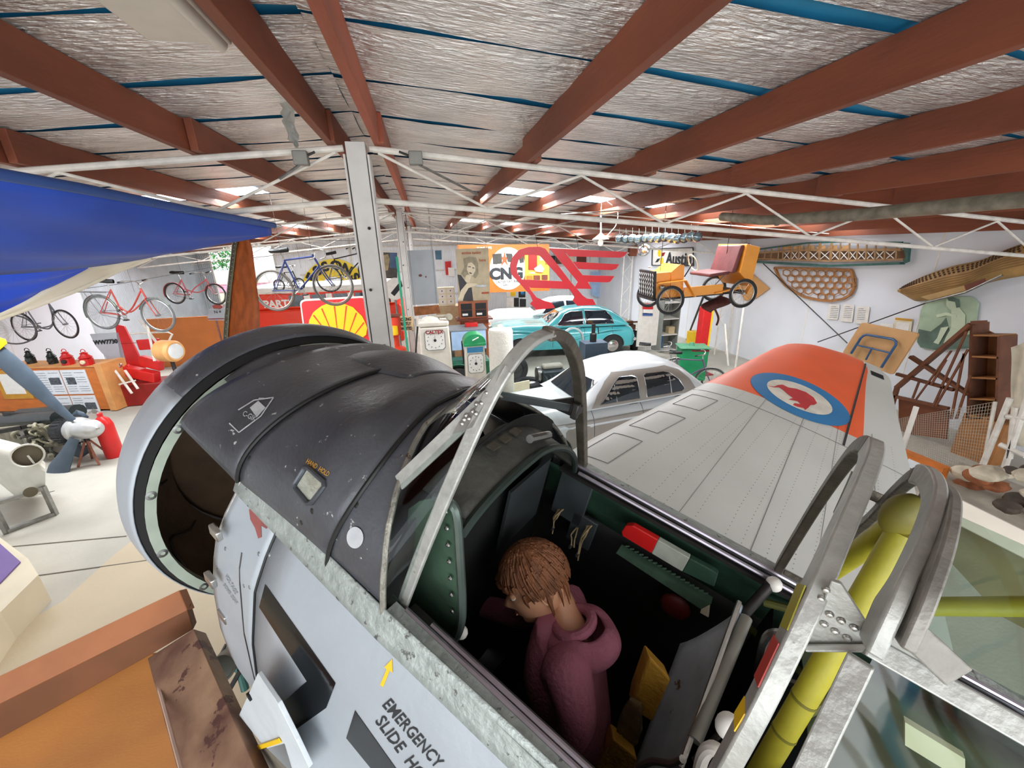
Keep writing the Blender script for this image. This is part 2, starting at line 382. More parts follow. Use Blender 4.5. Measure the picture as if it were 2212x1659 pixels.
wood = mat('purlin_wood', '#7e4229', .62, 0, .22, 3.0, .25, 30, stretch=(1, .25, 1))
wood2 = mat('ridge_wood', '#a04f33', .6, 0, .2, 3.0, .25, 30, stretch=(1, .25, 1))
TY = [4.2, 10.8, 17.4]
segs = [(YF, 4.32), (4.08, 10.92), (10.68, 17.52), (17.28, YB)]
for x in [-.70, -.30, 1.10, 2.30, 3.47, 4.64, 5.81, 6.98, 8.15, 9.25, -1.76, -3.0, -4.2, -5.4, -6.6, -7.8, -9.0, -10.05]:
    for k, (a, b) in enumerate(segs):
        dx = (.032 if k % 2 else -.032)
        if x in (-.70, -.30): dx *= .5
        X = x + dx; z = chord_z(X)
        G().box(X - .03, X + .03, a, b, z + .005, z + .235).ob('purlin', wood2 if x == -.30 else wood, ce, smooth=0, bev=.004)
def truss(Y, x0, x1, d=.46, r=.027):
    tr = bpy.data.objects.new('roof_truss', None); COL.objects.link(tr); tr.parent = ce; WM[tr.name] = Matrix.Identity(4)
    for s, xe in ((1, x1), (-1, x0)):
        G().tube([(RX + s * .11, Y, chord_z(RX + s * .11) - r), (xe, Y, chord_z(xe) - r)], r, 10).ob('top_chord', 'steel_white', tr)
        G().tube([(RX + s * .11, Y, chord_z(RX) - d), (xe, Y, chord_z(xe) - d * .96)], r * .95, 10).ob('bottom_chord', 'steel_white', tr)
        L = abs(xe - RX); m = int(L / .98); up = True; X = RX + s * .18
        pts = []
        for k in range(m + 1):
            X = RX + s * (.18 + (L - .2) * k / m); zt = chord_z(X) - r * 2; zb = chord_z(X) - d + r; pts.append((X, Y, zt if k % 2 == 0 else zb))
        for k in range(m): G().tube([pts[k], pts[k + 1]], .013, 8).ob('web_rod', 'steel_white', tr)
for Y in TY: truss(Y, XL + .05, XR - .05)
truss(20.9, XL + .05, XR - .05, r=.02)
# steel posts under the ridge
pg = 'ridge posts'
for k, (Y, w, lab) in enumerate([(4.2, .20, 'thick grey steel post nearest the viewer, behind the aircraft nose'), (10.8, .17, 'narrower white steel post with a green pole leaning beside it'), (17.4, .15, 'farthest thin white steel post near the corrugated back wall')]):
    p = thing('steel_post', lab, 'post', (RX, Y, 0))
    h = chord_z(RX)
    G().box(-w / 2 + .018, w / 2 - .018, -w * .42, w * .42, 0, h).ob('web', 'post_grey', p, smooth=0, bev=.004)
    for s in (-1, 1): G().box(s * w / 2 - .009, s * w / 2 + .009, -w / 2, w / 2, 0, h - .1).ob('flange', 'post_grey', p, smooth=0, bev=.003)
    g = G(); rr = random.Random(k)
    for j in range(5): z = 1.4 + j * .55; g.lathe([(0, -.012), (.012, -.008), (.014, 0)], (0.03 * (-1) ** j, -w / 2 - .001, z), (0, -1, 0), 10)
    g.ob('bolt', 'dark_metal', p)
# end posts and braces at the right wall
for Y, nm in ((10.8, 'white steel end post of the second truss beside the orange cart'), (17.4, 'white lattice end post at the far right corner by the corrugated wall')):
    p = thing('end_post', nm, 'post', (XR - .16, Y, 0))
    G().tube([(0, 0, 0), (0, 0, chord_z(XR) - .02)], .03, 10).ob('upright', 'steel_white', p); G().tube([(-.42, 0, 0), (-.42, 0, chord_z(XR) - .4)], .025, 10).ob('upright', 'steel_white', p)
    pts = [((0 if k % 2 else -.42), 0, .15 + .5 * k) for k in range(7)]; G().tube(pts, .012, 6).ob('lacing_rod', 'steel_white', p)
    G().box(-.2, .12, -.12, .12, chord_z(XR) - .55, chord_z(XR) - .1).ob('timber_block', wood, p, smooth=0)
# ================================================================ training aircraft (own frame: f forward, l to its left, u up; origin on the cockpit sill line)
AF = V((-0.668821, 0.703108, 0.241492)).normalized(); AL = V((-0.724553, -0.689219, 0)).normalized(); AU = AF.cross(AL)
AO = V((0.153244, 1.005524, 2.638815))
A = Matrix(((AF.x, AL.x, AU.x, AO.x), (AF.y, AL.y, AU.y, AO.y), (AF.z, AL.z, AU.z, AO.z), (0, 0, 0, 1)))
ACAM = V((-0.42068, 0.80406, 0.88909)); AI = A.inverted()
def aray(px, py): return AI.to_3x3() @ ray(px, py)
def PA(px, py, f=None, l=None, u=None):
    r = aray(px, py)
    t = (f - ACAM.x) / r.x if f is not None else (l - ACAM.y) / r.y if l is not None else (u - ACAM.z) / r.z
    return ACAM + r * t
plane = thing('training_aircraft', 'grey and black military training aircraft with open cockpit and orange banded wing', 'aircraft', mtx=A)
blackp = mat('antiglare_black', '#4b4d52', .36, 0, .28, 4, .12, 60, wear='#b3b5b2', wt=.655, ws=26)
greyp = mat('aircraft_grey', '#abb2b8', .38, .1, .05, 3, .05, 50, wear='#7d4a44', wt=.80, ws=5)
greyq = mat('aircraft_grey_plain', '#a7adb3', .4, .1, .05, 3, .05, 50)
wingp = mat('wing_grey', '#d2d2cb', .4, .0, .05, 1.2, .04, 30)
bare = mat('bare_alloy', '#b8b8b4', .32, .85, .14, 12, .12, 40, wear='#8b8780', wt=.66, ws=12)
edge_alu = mat('worn_edge', '#aab2ae', .5, .4, .12, 30, .3, 60, wear='#6f716c', wt=.62, ws=40)
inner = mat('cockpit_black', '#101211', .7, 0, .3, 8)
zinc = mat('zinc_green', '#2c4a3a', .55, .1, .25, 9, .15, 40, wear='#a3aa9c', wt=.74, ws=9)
zinc2 = mat('zinc_green_panel', '#39503f', .5, .1, .3, 7, .1, 40, wear='#b5b8aa', wt=.75, ws=7)
brownin = mat('cowl_inside', '#5a4530', .75, .1, .3, 6, .3, 20)
darkgap = mat('gap_black', '#0b0b0b', .8)
glassm = mat('canopy_glass', '#eef4f2', .03, glass=.035)
glassg = mat('canopy_glass_green', '#c4d8cc', .05, glass=.07)
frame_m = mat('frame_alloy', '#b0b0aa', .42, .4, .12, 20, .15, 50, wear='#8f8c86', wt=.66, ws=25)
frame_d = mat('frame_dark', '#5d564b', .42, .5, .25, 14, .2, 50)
yel = mat('chromate_yellow', '#a59c2a', .5, 0, .14, 7, .1, 30, wear='#7f8a52', wt=.74, ws=12)
def AG(): return G()
def lerp(x, xs, ys):
    if x <= xs[0]: return ys[0]
    for i in range(1, len(xs)):
        if x <= xs[i]: t = (x - xs[i - 1]) / (xs[i] - xs[i - 1]); return ys[i - 1] + (ys[i] - ys[i - 1]) * t
    return ys[-1]
# ---- cowl axis frame
TK, SK = .15, .10
def cow(t, th, r, zc=-.43):   # t along cowl axis from the rear lip, th angle from port (l) side over the top
    n = V((1, -SK, -TK)).normalized(); c = V((1.03 + TK * zc, 0, zc))
    y = (V((0, 1, 0)) - n * n.y).normalized(); z = n.cross(y)
    return c + n * t + (y * math.cos(th) + z * math.sin(th)) * r
def prof_r(t): return lerp(t, [0, .06, .14, .22, .30, .36, .41, .44], [.613, .630, .644, .636, .606, .56, .49, .41])
def shell(fn0, fn1, name, m, th=.006, nu=20, nv=40, **k):
    g = G(); g.grid(fn0, nu, nv); return g.ob(name, m, plane, solid=th, **k)
D = PI / 180
# nose cowl ring: black top, grey sides
seam = 50 * D
G().grid(lambda u, v: cow(.035 - .03 * u, 2 * PI * v, .620 - .024 * u), 1, 60, cv=True).ob('gap_ring', darkgap, plane)
def ring(a0, a1, name, m, lab=None):
    return shell(lambda u, v: cow(.03 + .41 * u, a0 + (a1 - a0) * v, prof_r(.03 + .41 * u)), None, name, m, .004, 14, max(8, int((a1 - a0) / (4 * D))), label=lab)
ring(seam, 142 * D, 'cowl_ring_top', blackp, 'black top of the nose cowl ring')
ring(-218 * D, seam, 'cowl_ring', greyq, 'grey side of the nose cowl ring')
G().grid(lambda u, v: cow(.01 + .36 * u, 2 * PI * v, .572 - .12 * u * u), 6, 48, cv=True).ob('cowl_lining', brownin, plane, label='dirty brown inside of the cowl ring')
for k in range(12):   # lining ribs
    a = -20 * D - k * 30 * D
    G().tube([cow(.02 + .05 * j, a + .12 * math.sin(j * .8), .565 - .12 * ((.05 * j) / .36) ** 2) for j in range(7)], .006, 6).ob('lining_rib', mat('rib_brown', '#2e2318', .8), plane)
G().lathe([(.0, .0), (.40, .0), (.46, .02)], cow(.40, 0, 0), V((1, -SK, -TK)), 32).ob('baffle_plate', brownin, plane)
lipm = mat('lip_green', '#aab5a5', .5, .2, .1, 10, wear='#8a6a5a', wt=.7, ws=14)
G().grid(lambda u, v: cow([-.012, -.012, .02][int(u * 2)], 2 * PI * v, [.598, .567, .566][int(u * 2)]), 2, 72, cv=True).ob('cowl_lip', lipm, plane, label='pale green rear lip of the nose cowl')
for k in range(14):
    a = (-175 + 24 * k) * D; p = cow(-.012, a, .583); n = -V((1, -SK, -TK)).normalized()
    G().lathe([(.016, 0), (.016, .002), (.008, .003), (.008, 0)], p, n, 12).ob('lip_fastener', 'steel', plane)
# ---- upper fuselage deck section
def deck(f, l, lift=0):
    h = lerp(f, [-.1, .1, .3, .45, .62, .8, .96, 1.1], [.33, .335, .32, .265, .22, .19, .17, .155])
    w = lerp(f, [-.1, .3, .6, .9], [.425, .43, .435, .45]); p = lerp(f, [.1, .5, .9], [2.9, 2.35, 2.0])
    q = min(1, abs(l) / w); return V((f, l, h * (1 - q ** p) ** (1 / p) + lift))
def deckA(f, a, lift=0):   # a: -1..1 across, evenly around the curve
    h = lerp(f, [-.1, .1, .3, .45, .62, .8, .96, 1.1], [.33, .335, .32, .265, .22, .19, .17, .155]) + lift
    w = lerp(f, [-.1, .3, .6, .9], [.425, .43, .435, .45]) + lift; p = lerp(f, [.1, .5, .9], [2.9, 2.35, 2.0]) if a > 0 else lerp(f, [.1, .35, .6, .9], [1.5, 1.75, 1.9, 2.0])
    th = a * PI / 2; s = math.sin(th); c = math.cos(th)
    return V((f, w * math.copysign(abs(s) ** (2 / p), s), h * abs(c) ** (2 / p)))
def deck_panel(f0, f1, a0, a1, name, m, lift, lab=None, f0fn=None, f1fn=None, nu=12, nv=36, tap=0):
    def fn(u, v):
        a = (a0 + (a1 - a0) * v) * (1 - tap * u); s = f0fn(a) if f0fn else f0; e = f1fn(a) if f1fn else f1
        return deckA(s + (e - s) * u, a, lift)
    return G().grid(fn, nu, nv).ob(name, m, plane, solid=.003, label=lab)
def pr2(a): return .612 - .035 * (1 - a * a)
def sm3(a): return .2 - .05 * math.sin(PI * (1 - abs(a)) / .9) if abs(a) > .1 else .2
# forward cowl panel with the ladder stencil, hand-hold panel, windscreen skirt
p2 = deck_panel(.60, .94, -1.0, 1.0, 'cowl_panel', blackp, .012, 'black cowl panel with worn white stencil', f0fn=pr2, f1fn=lambda a: .955 - .02 * (1 - a * a), tap=.10)
p3 = deck_panel(.19, .60, -1.0, 1.0, 'hand_hold_panel', blackp, .004, 'black deck panel with a hand hold', f0fn=sm3, f1fn=lambda a: pr2(a) + .006)
def fb(a): return lerp(abs(a), [0, .2, .4, .6, .8, 1], [.17, .155, .10, .055, .02, 0]) + (.02 * a if a < 0 else 0)
p4 = deck_panel(-.03, .205, -1.0, 1.0, 'windscreen_skirt', blackp, 0, None, f0fn=fb, f1fn=lambda a: sm3(a) + .006)
# raised air-scoop bulge on the far side of the deck
G().grid(lambda u, v: deckA(.42 + .42 * u, -.25 - .75 * v + .25, .006) + V((0, 0, .04 * math.sin(PI * u) * math.sin(PI * v) ** .7)), 14, 14).ob('deck_bulge', blackp, plane, solid=.003)
# wavy lifted edge of the ring's rear flange over the top gap
G().grid(lambda u, v: cow(-.03 - .10 * u + .02 * math.sin(9 * v), (62 + 75 * v) * D, .60 - .03 * u + .012 * math.sin(14 * v) * u), 6, 40).ob('cowl_flap', blackp, plane, solid=.003, label='bent black cowl flap')
# ---- fuselage sides
UZ = [.06, 0, -.05, -.1, -.2, -.4, -.6, -.8, -1.0, -1.15, -1.28, -1.36]
LZ = [.425, .43, .455, .48, .518, .545, .552, .54, .49, .41, .27, 0]
def side(f, u, s=1, sc=1.0):
    k = lerp(f, [-2.4, -1.2, 0, .6, .9], [.80, .93, 1.0, 1.0, .97]); l = lerp(u, UZ[::-1], LZ[::-1])
    return V((f, s * l * k * sc, u))
def side_sheet(f0, f1, u0, u1, s, name, m, lift=0, lab=None, nu=24, nv=40, f1fn=None):
    def fn(a, b):
        u = u0 + (u1 - u0) * b; e = f1fn(u) if f1fn else f1; q = side(f0 + (e - f0) * a, u, s); q.y += lift * s; return q
    return G().grid(fn, nu, nv).ob(name, m, plane, solid=.003, label=lab)
fe = lambda u: .61 + .035 * math.sin(min(1, max(0, -u / .9)) * PI)
sd1 = side_sheet(-2.2, .40, .0, -1.355, 1, 'fuselage_side', greyp, 0, 'grey port side skin with black numerals')
sd2 = side_sheet(.405, .6, .055, -1.355, 1, 'fuselage_front_panel', greyp, .002, 'grey front side panel with chipped red primer', f1fn=fe, nu=8)
side_sheet(-2.2, .6, .0, -1.355, -1, 'fuselage_side', greyp)
# seam lips and longeron strip
G().tube([side(.402, .03 - 1.35 * k / 40) + V((0, .002, 0)) for k in range(41)], .0045, 6).ob('panel_seam', 'black', plane)
G().tube([V((.19, 0, 0)) + (deckA(sm3(a / 20), a / 20, .006) - V((.19, 0, 0))) for a in range(-20, 21)], .006, 6).ob('panel_seam', 'black', plane)
G().tube([deckA(pr2(a / 20), a / 20, .010) for a in range(-20, 21)], .006, 6).ob('panel_seam', 'black', plane)
g = G(); g.grid(lambda u, v: side(-1.3 + 1.93 * u, .035 - .075 * v) + V((0, .004 + .004 * math.sin(PI * v), 0)), 30, 4); g.ob('sill_strip', edge_alu, plane, solid=.003, label='chipped pale sill strip')
G().tube([side(fe(u), u) for u in [.055 - .08 * k for k in range(17)]], .006, 6).ob('front_edge', 'alu', plane)
G().tube([side(.5 - .1 * k / 10, -.15 - .6 * (k / 10) ** 1.2) + V((0, .003, 0)) for k in range(11)], .003, 6).ob('panel_seam', 'dark_metal', plane)
# interior darkness of the accessory bay: firewall
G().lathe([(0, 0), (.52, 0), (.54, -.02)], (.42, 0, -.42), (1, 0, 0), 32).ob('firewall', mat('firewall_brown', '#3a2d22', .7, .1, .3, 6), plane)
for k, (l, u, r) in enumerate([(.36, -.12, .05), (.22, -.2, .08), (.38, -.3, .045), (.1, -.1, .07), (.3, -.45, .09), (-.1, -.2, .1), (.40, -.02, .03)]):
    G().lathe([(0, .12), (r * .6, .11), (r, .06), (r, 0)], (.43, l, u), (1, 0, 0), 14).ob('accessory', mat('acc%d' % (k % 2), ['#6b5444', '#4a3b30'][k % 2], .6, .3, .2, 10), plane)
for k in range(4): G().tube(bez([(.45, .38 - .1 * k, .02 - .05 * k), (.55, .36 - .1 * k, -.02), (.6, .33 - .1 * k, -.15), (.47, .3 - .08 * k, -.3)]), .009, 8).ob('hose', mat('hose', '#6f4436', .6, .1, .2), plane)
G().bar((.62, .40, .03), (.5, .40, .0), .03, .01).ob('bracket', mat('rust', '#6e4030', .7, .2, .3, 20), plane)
# clips at the front edge of the side
for px, py in ((466, 1150), (455, 1252), (483, 1330)):
    p = PA(px, py, f=.6); g = G(); g.cbox((p.x, p.y, p.z), (.05, .016, .035)); g.ob('cowl_clip', 'alu', plane, bev=.004)
# numerals, letters, arrow: flat paint laid on the skin
bs = bvh_of(sd1, sd2); cc = camcast(bs)
bd = bvh_of(p2, p3, p4); cd_ = camcast(bd)
def decal(poly, cast, name, m, res=9, off=.003, lab=None):
    g = drape(poly, cast, res, off)
    if g.f: return g.ob(name, m, plane, world=True, smooth=60, label=lab)
gl_black = mat('gloss_black', '#111417', .16, 0, .1, 5)
decal([(575, 1261), (727, 1475), (707, 1527), (634, 1579), (606, 1522), (665, 1470), (562, 1310)], cc, 'numeral', gl_black, lab='glossy black numeral, forward one')
decal([(769, 1533), (862, 1664), (830, 1690), (750, 1592)], cc, 'numeral', gl_black, lab='glossy black numeral, partly cut by the frame')
decal([(849, 1422), (850, 1452), (844, 1447), (830, 1482), (823, 1478), (837, 1444), (832, 1440)], cc, 'arrow', 'yellow', 5, lab='small yellow arrow')
chip = mat('red_primer', '#8f4f4a', .5, 0, .2, 20)
decal([(540, 1100), (560, 1095), (575, 1098), (572, 1112), (585, 1130), (578, 1142), (566, 1135), (567, 1160), (560, 1163), (553, 1140), (543, 1122)], cc, 'primer_patch', chip, 5)
def stencil(s, p0, p1, hgt, cast, m, name='stencil', par=None):
    """letters laid along the picture line p0-p1 and dropped on the skin"""
    c = bpy.data.curves.new('t', 'FONT'); c.body = s; c.size = 1; c.resolution_u = 2; c.align_x = 'LEFT'; c.offset = .012
    t = bpy.data.objects.new('t', c); COL.objects.link(t); me = bpy.data.meshes.new_from_object(t.evaluated_get(bpy.context.evaluated_depsgraph_get())); bpy.data.objects.remove(t)
    bm = bmesh.new(); bm.from_mesh(me); bmesh.ops.triangulate(bm, faces=bm.faces); bmesh.ops.subdivide_edges(bm, edges=bm.edges, cuts=1)
    xs = [v.co.x for v in bm.verts]; w = max(xs); d = V(p1) - V(p0); L = d.length; d.normalize(); nrm = V((d.y, -d.x)); g = G(); okk = []
    for v in bm.verts:
        q = V(p0) + d * (v.co.x / w * L) + nrm * (v.co.y * hgt / .7)
        h = cast(q.x, q.y); okk.append(h is not None); g.v.append(tuple(h[0] + h[1] * .003) if h else (0, 0, 0))
    bm.verts.ensure_lookup_table(); bm.verts.index_update()
    g.f = [tuple(v.index for v in f.verts) for f in bm.faces if all(okk[v.index] for v in f.verts)]; bm.free()
    return g.ob(name, m, par or plane, world=True, smooth=0)
stencil('EMERGENCY', (826, 1521), (944, 1659), 25, cc, 'ink')
stencil('SLIDE  HO', (811, 1556), (905, 1685), 25, cc, 'ink')
stencil('VOLTAGE', (487, 1242), (510, 1283), 7, cc, 'grey')
stencil('BOMB GEAR', (483, 1262), (512, 1305), 6, cc, 'grey')
stencil('HAND  HOLD', (662, 1000), (710, 1030), 11, cd_, 'gold')
wst = mat('worn_white', '#b9bbbd', .6, 0, .2, 30)
stencil('C-GIK', (524, 898), (552, 912), 12, cd_, wst)
decal([(541, 882), (559, 867), (575, 882), (556, 903)], cd_, 'stencil_box', wst, 5)
for a, b in [((516, 887), (550, 866)), ((550, 866), (592, 860)), ((592, 860), (565, 900)), ((565, 900), (518, 935)), ((518, 935), (497, 915)), ((572, 862), (560, 862))]:
    dx, dy = b[0] - a[0], b[1] - a[1]; L = math.hypot(dx, dy); nx, ny = -dy / L * 1.3, dx / L * 1.3
    decal([(a[0] + nx, a[1] + ny), (b[0] + nx, b[1] + ny), (b[0] - nx, b[1] - ny), (a[0] - nx, a[1] - ny)], cd_, 'stencil_line', wst, 6)
# hand-hold recess (rimmed rectangle)
hh = [(664, 1007), (708, 1045), (672, 1091), (637, 1050)]
def on(cast, px, py, off=0):
    h = cast(px, py)
    if h is None: return None
    return AI @ (h[0] + h[1] * off)
pts = []
for i in range(4):
    a, b = V(hh[i]), V(hh[(i + 1) % 4])
    for t in (.12, .3, .5, .7, .88): pts.append(on(cd_, *(a + (b - a) * t), .004))
G().tube(pts, .0065, 8, closed=True).ob('hand_hold_rim', mat('rim_dark', '#54585e', .35, .5), plane)
decal([tuple(V((670, 1048)) + (V(p) - V((670, 1048))) * .82) for p in hh], cd_, 'hand_hold', mat('handhold_pale', '#c9cdbc', .25, .5, .3, 12, .4, 18), 6, .002, 'pale recessed hand hold')  # hand hold is a pale mottled patch laid inside the rim
# round cover plate, rivets, screws
decal(circ(770, 1160, 18, 24, 23), cd_, 'round_cover', mat('cover_white', '#c9ccd0', .4, .2, .1, 20), 6, .004, 'pale round riveted cover plate')
def studs(L, cast, r, m, name, h=.35):
    for x, y in L:
        q = cast(x, y)
        if q is None: continue
        G().lathe([(0, r * h), (r * .6, r * h * .8), (r, 0)], AI @ q[0], AI.to_3x3() @ q[1], 8).ob(name, m, plane)
studs([(770 + 14 * math.cos(a), 1160 + 18 * math.sin(a)) for a in [k * PI / 4 for k in range(8)]], cd_, .0035, 'steel', 'rivet')
ns = []
for i in range(22): ns += [(640 + i * 15.5, 1290 + i * 18)]
for i in range(16): ns += [(592 + i * 12, 1175 + i * 22)]
for i in range(11): ns += [(722 - 6 * i, 1462 + i * 14)]
for a, b, n in [((487, 1160), (612, 1290), 6), ((760, 1250), (850, 1350), 6), ((480, 1215), (560, 1330), 5), ((840, 1480), (980, 1659), 9)]:
    ns += [(a[0] + (b[0] - a[0]) * i / n, a[1] + (b[1] - a[1]) * i / n) for i in range(n)]
studs(ns, cc, .0035, 'greyp_rivet' if False else mat('rivet_grey', '#8e969e', .35, .4), 'rivet')
studs([(600, 1122), (560, 1196), (582, 1198), (528, 1265), (540, 1268), (488, 1185), (470, 1225)], cc, .009, mat('screw', '#9ca2a5', .35, .7), 'screw', .3)
studs([(720, 1238), (880, 1392)], cc, .012, 'dark_metal', 'screw', .3)
studs([(826, 1003), (771, 1091), (717, 1181), (675, 1104), (540, 990), (652, 1128)], cd_, .010, 'dark_metal', 'screw', .3)
studs([(800, 1290), (845, 1222), (853, 1150), (868, 1040), (862, 1080), (858, 1180), (856, 1240), (851, 1290), (835, 1335), (780, 1205), (755, 1240), (868, 985), (872, 1000)], cd_, .006, 'steel', 'rivet', .4)
# ---- sill rails and cockpit tub
for s in (1, -1):
    G().grid(lambda u, v: V((-2.0 + 2.0 * u, s * (.40 - .0 * u + .004 * v), .012 - .05 * v)), 20, 2).ob('sill_web', bare if s == 1 else 'steel', plane, solid=.004)
    G().bar((-2.0, s * .412, .012), (-.0, s * .412, .012), .035, .008).ob('sill_cap', edge_alu, plane)
    for k, (l, u) in enumerate([(.392, .012), (.372, -.002)]): G().tube([(-2.0, s * l, u), (-.03 - .06 * k, s * l, u)], .0075, 8).ob('canopy_rail', mat('rail_alloy', '#a9a3ad', .3, .8, .1, 10), plane)
    G().box(-2.0, -.02, s * .355, s * .40, -.022, -.014).ob('rail_base', 'dark_metal', plane)
# inner walls and floor of the tub
def tubw(f, u, s): return V((f, s * lerp(u, [-1.2, -.9, -.5, -.1, 0], [.2, .38, .45, .42, .36]), u))
for s in (1, -1):
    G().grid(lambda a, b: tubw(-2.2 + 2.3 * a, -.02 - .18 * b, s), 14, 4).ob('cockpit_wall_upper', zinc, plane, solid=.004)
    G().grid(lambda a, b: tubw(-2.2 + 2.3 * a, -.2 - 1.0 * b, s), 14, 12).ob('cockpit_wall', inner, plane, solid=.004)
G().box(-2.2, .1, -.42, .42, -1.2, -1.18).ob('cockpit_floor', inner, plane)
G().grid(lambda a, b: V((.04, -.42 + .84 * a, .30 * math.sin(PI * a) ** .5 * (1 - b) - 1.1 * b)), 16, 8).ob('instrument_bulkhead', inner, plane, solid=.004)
# glare shield and its lip
G().grid(lambda u, v: deckA(.06 - .13 * u, -.9 + 1.35 * v, -.05 - .015 * u), 4, 30).ob('glare_shield', mat('shield', '#4a4a44', .6, .1, .3, 10, .3, 30), plane, solid=.004)
G().tube([deckA(-.075, -.97 + 1.5 * k / 30, -.065) for k in range(31)], .011, 8).ob('shield_lip', mat('lip_dark', '#24302b', .4, .2), plane)
for k in range(3): G().box(.0, .025, -.03 + .05 * k, .0 + .05 * k, .285, .290).ob('shield_slot', frame_d, plane)
G().tube([deckA(-.04, -.28, -.04), deckA(-.04, -.02, -.035)], .012, 8).ob('shield_light', 'steel', plane)
# green inner side plate by the near sill
pg = [(882, 1100), (905, 1083), (940, 1075), (968, 1085), (985, 1115), (992, 1200), (997, 1290), (996, 1340), (985, 1375), (960, 1392), (935, 1380), (905, 1352), (872, 1325), (874, 1220)]
P = [PA(x, y, l=.315) for x, y in pg]
G().prism(P, (0, -.006, 0)).ob('side_plate', zinc2, plane, smooth=0, label='worn green inner side plate')
e = [PA(x, y, l=.315) for x, y in [(940, 1075), (968, 1084), (986, 1112), (993, 1200), (998, 1290), (997, 1342), (985, 1376), (960, 1393), (935, 1381)]]
G().tube(bez(e, 5), .010, 8).ob('plate_edge', mat('edge_tube', '#54605a', .35, .5, .2, 10), plane)
for k in range(7):
    p = PA(962 + 2.5 * k, 1105 + 36 * k, l=.322); G().lathe([(0, .004), (.004, .003), (.006, 0)], p, (0, 1, 0), 8).ob("rivet", "steel", plane)
p = PA(985, 1380, l=.31); G().sph(p + V((0, -.02, 0)), .016, seg=12, rings=8).ob('lever_knob', 'white_paint', plane)
# instrument panel shapes in the dark
G().box(.0, .01, -.30, -.05, -.22, .05).ob('instrument_panel', mat('panel_grey', '#2e3334', .5, .1, .2, 8), plane, smooth=0)
G().box(-.16, -.03, -.375, -.36, -.22, -.02).ob('side_box', mat('box_grey', '#3a4042', .45, .1, .2, 8), plane, bev=.004); G().box(-.22, -.12, -.375, -.36, -.3, -.16).ob('side_box', mat('box_grey'), plane, bev=.004)
p = PA(997, 1022, l=.1); G().bar(p, p + V((-.005, -.005, -.035)), .012).ob('red_tab', 'red', plane)
for (x0, y0, dx, n, L) in [(1205, 1100, 10, 4, .075), (1248, 1140, -6, 2, .05), (1268, 1135, 9, 4, .12)]:   # dangling wires
    for k in range(n):
        a = PA(x0 + dx * k * .4, y0, l=-.36); b = a + V((.008 * k - .01, .03, -L * .6)); c = b + V((-.01, .01, -L * .55 + .006 * k))
        G().tube(bez([a, (a + b) / 2 + V((.01 * (k % 2) - .005, .015, 0)), b, c], 5), .0028, 6).ob('loose_wire', mat('wire_buff', '#9a8662', .7), plane)
    G().cyl(c, c + V((.004, 0, -.016)), .006, seg=10).ob('connector', 'alu', plane)
# lever quadrant on the far wall: red, pale and green segments over a notched green rail
def farp(px, py, l=-.352): return PA(px, py, l=l)
for poly, m, nm in [([(1347, 1141), (1356, 1128), (1372, 1128), (1425, 1158), (1411, 1187), (1349, 1150)], 'red', 'red grip'), ([(1425, 1158), (1493, 1197), (1477, 1226), (1411, 1187)], mat('grip_pale', '#a9aea2', .5, 0, .15, 20), None), ([(1493, 1197), (1540, 1222), (1553, 1232), (1545, 1258), (1477, 1226)], zinc, None)]:
    G().prism([farp(*p) for p in poly], (0, .022, 0)).ob('throttle_grip', m, plane, smooth=0, bev=.003, label=nm)
G().prism([farp(*p, l=-.36) for p in [(1337, 1184), (1343, 1176), (1540, 1290), (1518, 1302)]], (0, .03, 0)).ob('quadrant_rail', mat('rail_green', '#4f6b58', .5, .1, .2, 12), plane, smooth=0)
G().prism([farp(*p) for p in [(1519, 1300), (1534, 1306), (1532, 1328), (1514, 1318)]], (0, .012, 0)).ob('data_tag', 'cream', plane, smooth=0)
for k in range(18):
    p = farp(1360 + 10 * k, 1180 + 6 * k, -.345); G().bar(p, p + V((.012, .004, -.006)), .005, .002).ob('notch_tooth', mat('tooth', '#5d7a66', .5), plane)
G().sph(farp(1470, 1290, -.36) + V((0, .0, -.05)), .05, (1, .4, 1)).ob('red_drum', mat('dim_red', '#5a1512', .5), plane)
# ---- wind screen: arch, base, struts and panes
def arch(f, w, h, n=40, p=2.0, lean=0.0, a0=0, a1=PI, skew=0):
    o = []
    for k in range(n + 1):
        t = a0 + (a1 - a0) * k / n; c, s = math.cos(t), math.sin(t)
        l = w * math.copysign(abs(c) ** (2 / p), c); u = h * abs(s) ** (2 / p); o.append(V((f + lean * u + skew * (l - w), l, u)))
    return o
def band(path, depth, th, name, m, lab=None, dirv=V((1, 0, 0)), inw=None):
    """flat bar of width depth along dirv and thickness th following a path"""
    g = G(); n = len(path); vs = []; fs = []
    for i, p in enumerate(path):
        d = (path[min(i + 1, n - 1)] - path[max(i - 1, 0)]).normalized(); nn = d.cross(dirv).normalized()
        for a, b in ((-.5, -.5), (.5, -.5), (.5, .5), (-.5, .5)): vs.append(p + dirv * depth * a + nn * th * b)
    for i in range(n - 1):
        for k in range(4): l = (k + 1) % 4; fs.append((4 * i + k, 4 * i + l, 4 * i + 4 + l, 4 * i + 4 + k))
    fs += [(0, 1, 2, 3), (4 * n - 4, 4 * n - 1, 4 * n - 2, 4 * n - 3)]
    return g.add(vs, fs).ob(name, m, plane, bev=.003, label=lab)
wpx = [((862, 1325), .0), ((905, 1210), -.03), ((950, 1100), -.045), ((1000, 985), -.058), ((1045, 885), -.064), ((1090, 803), -.068), ((1140, 743), -.07), ((1190, 720), -.07), ((1225, 738), -.07), ((1247, 795), -.072), ((1254, 870), -.075), ((1257, 940), -.08), ((1259, 1008), -.085)]
w0 = bez([PA(x, y, f=f) for (x, y), f in wpx], 5)
wa = [w0[min(len(w0) - 1, round(k * (len(w0) - 1) / 60))] for k in range(61)]
band(wa[:36], .030, .012, 'windscreen_arch', frame_m, 'bare alloy near half of the windscreen arch')
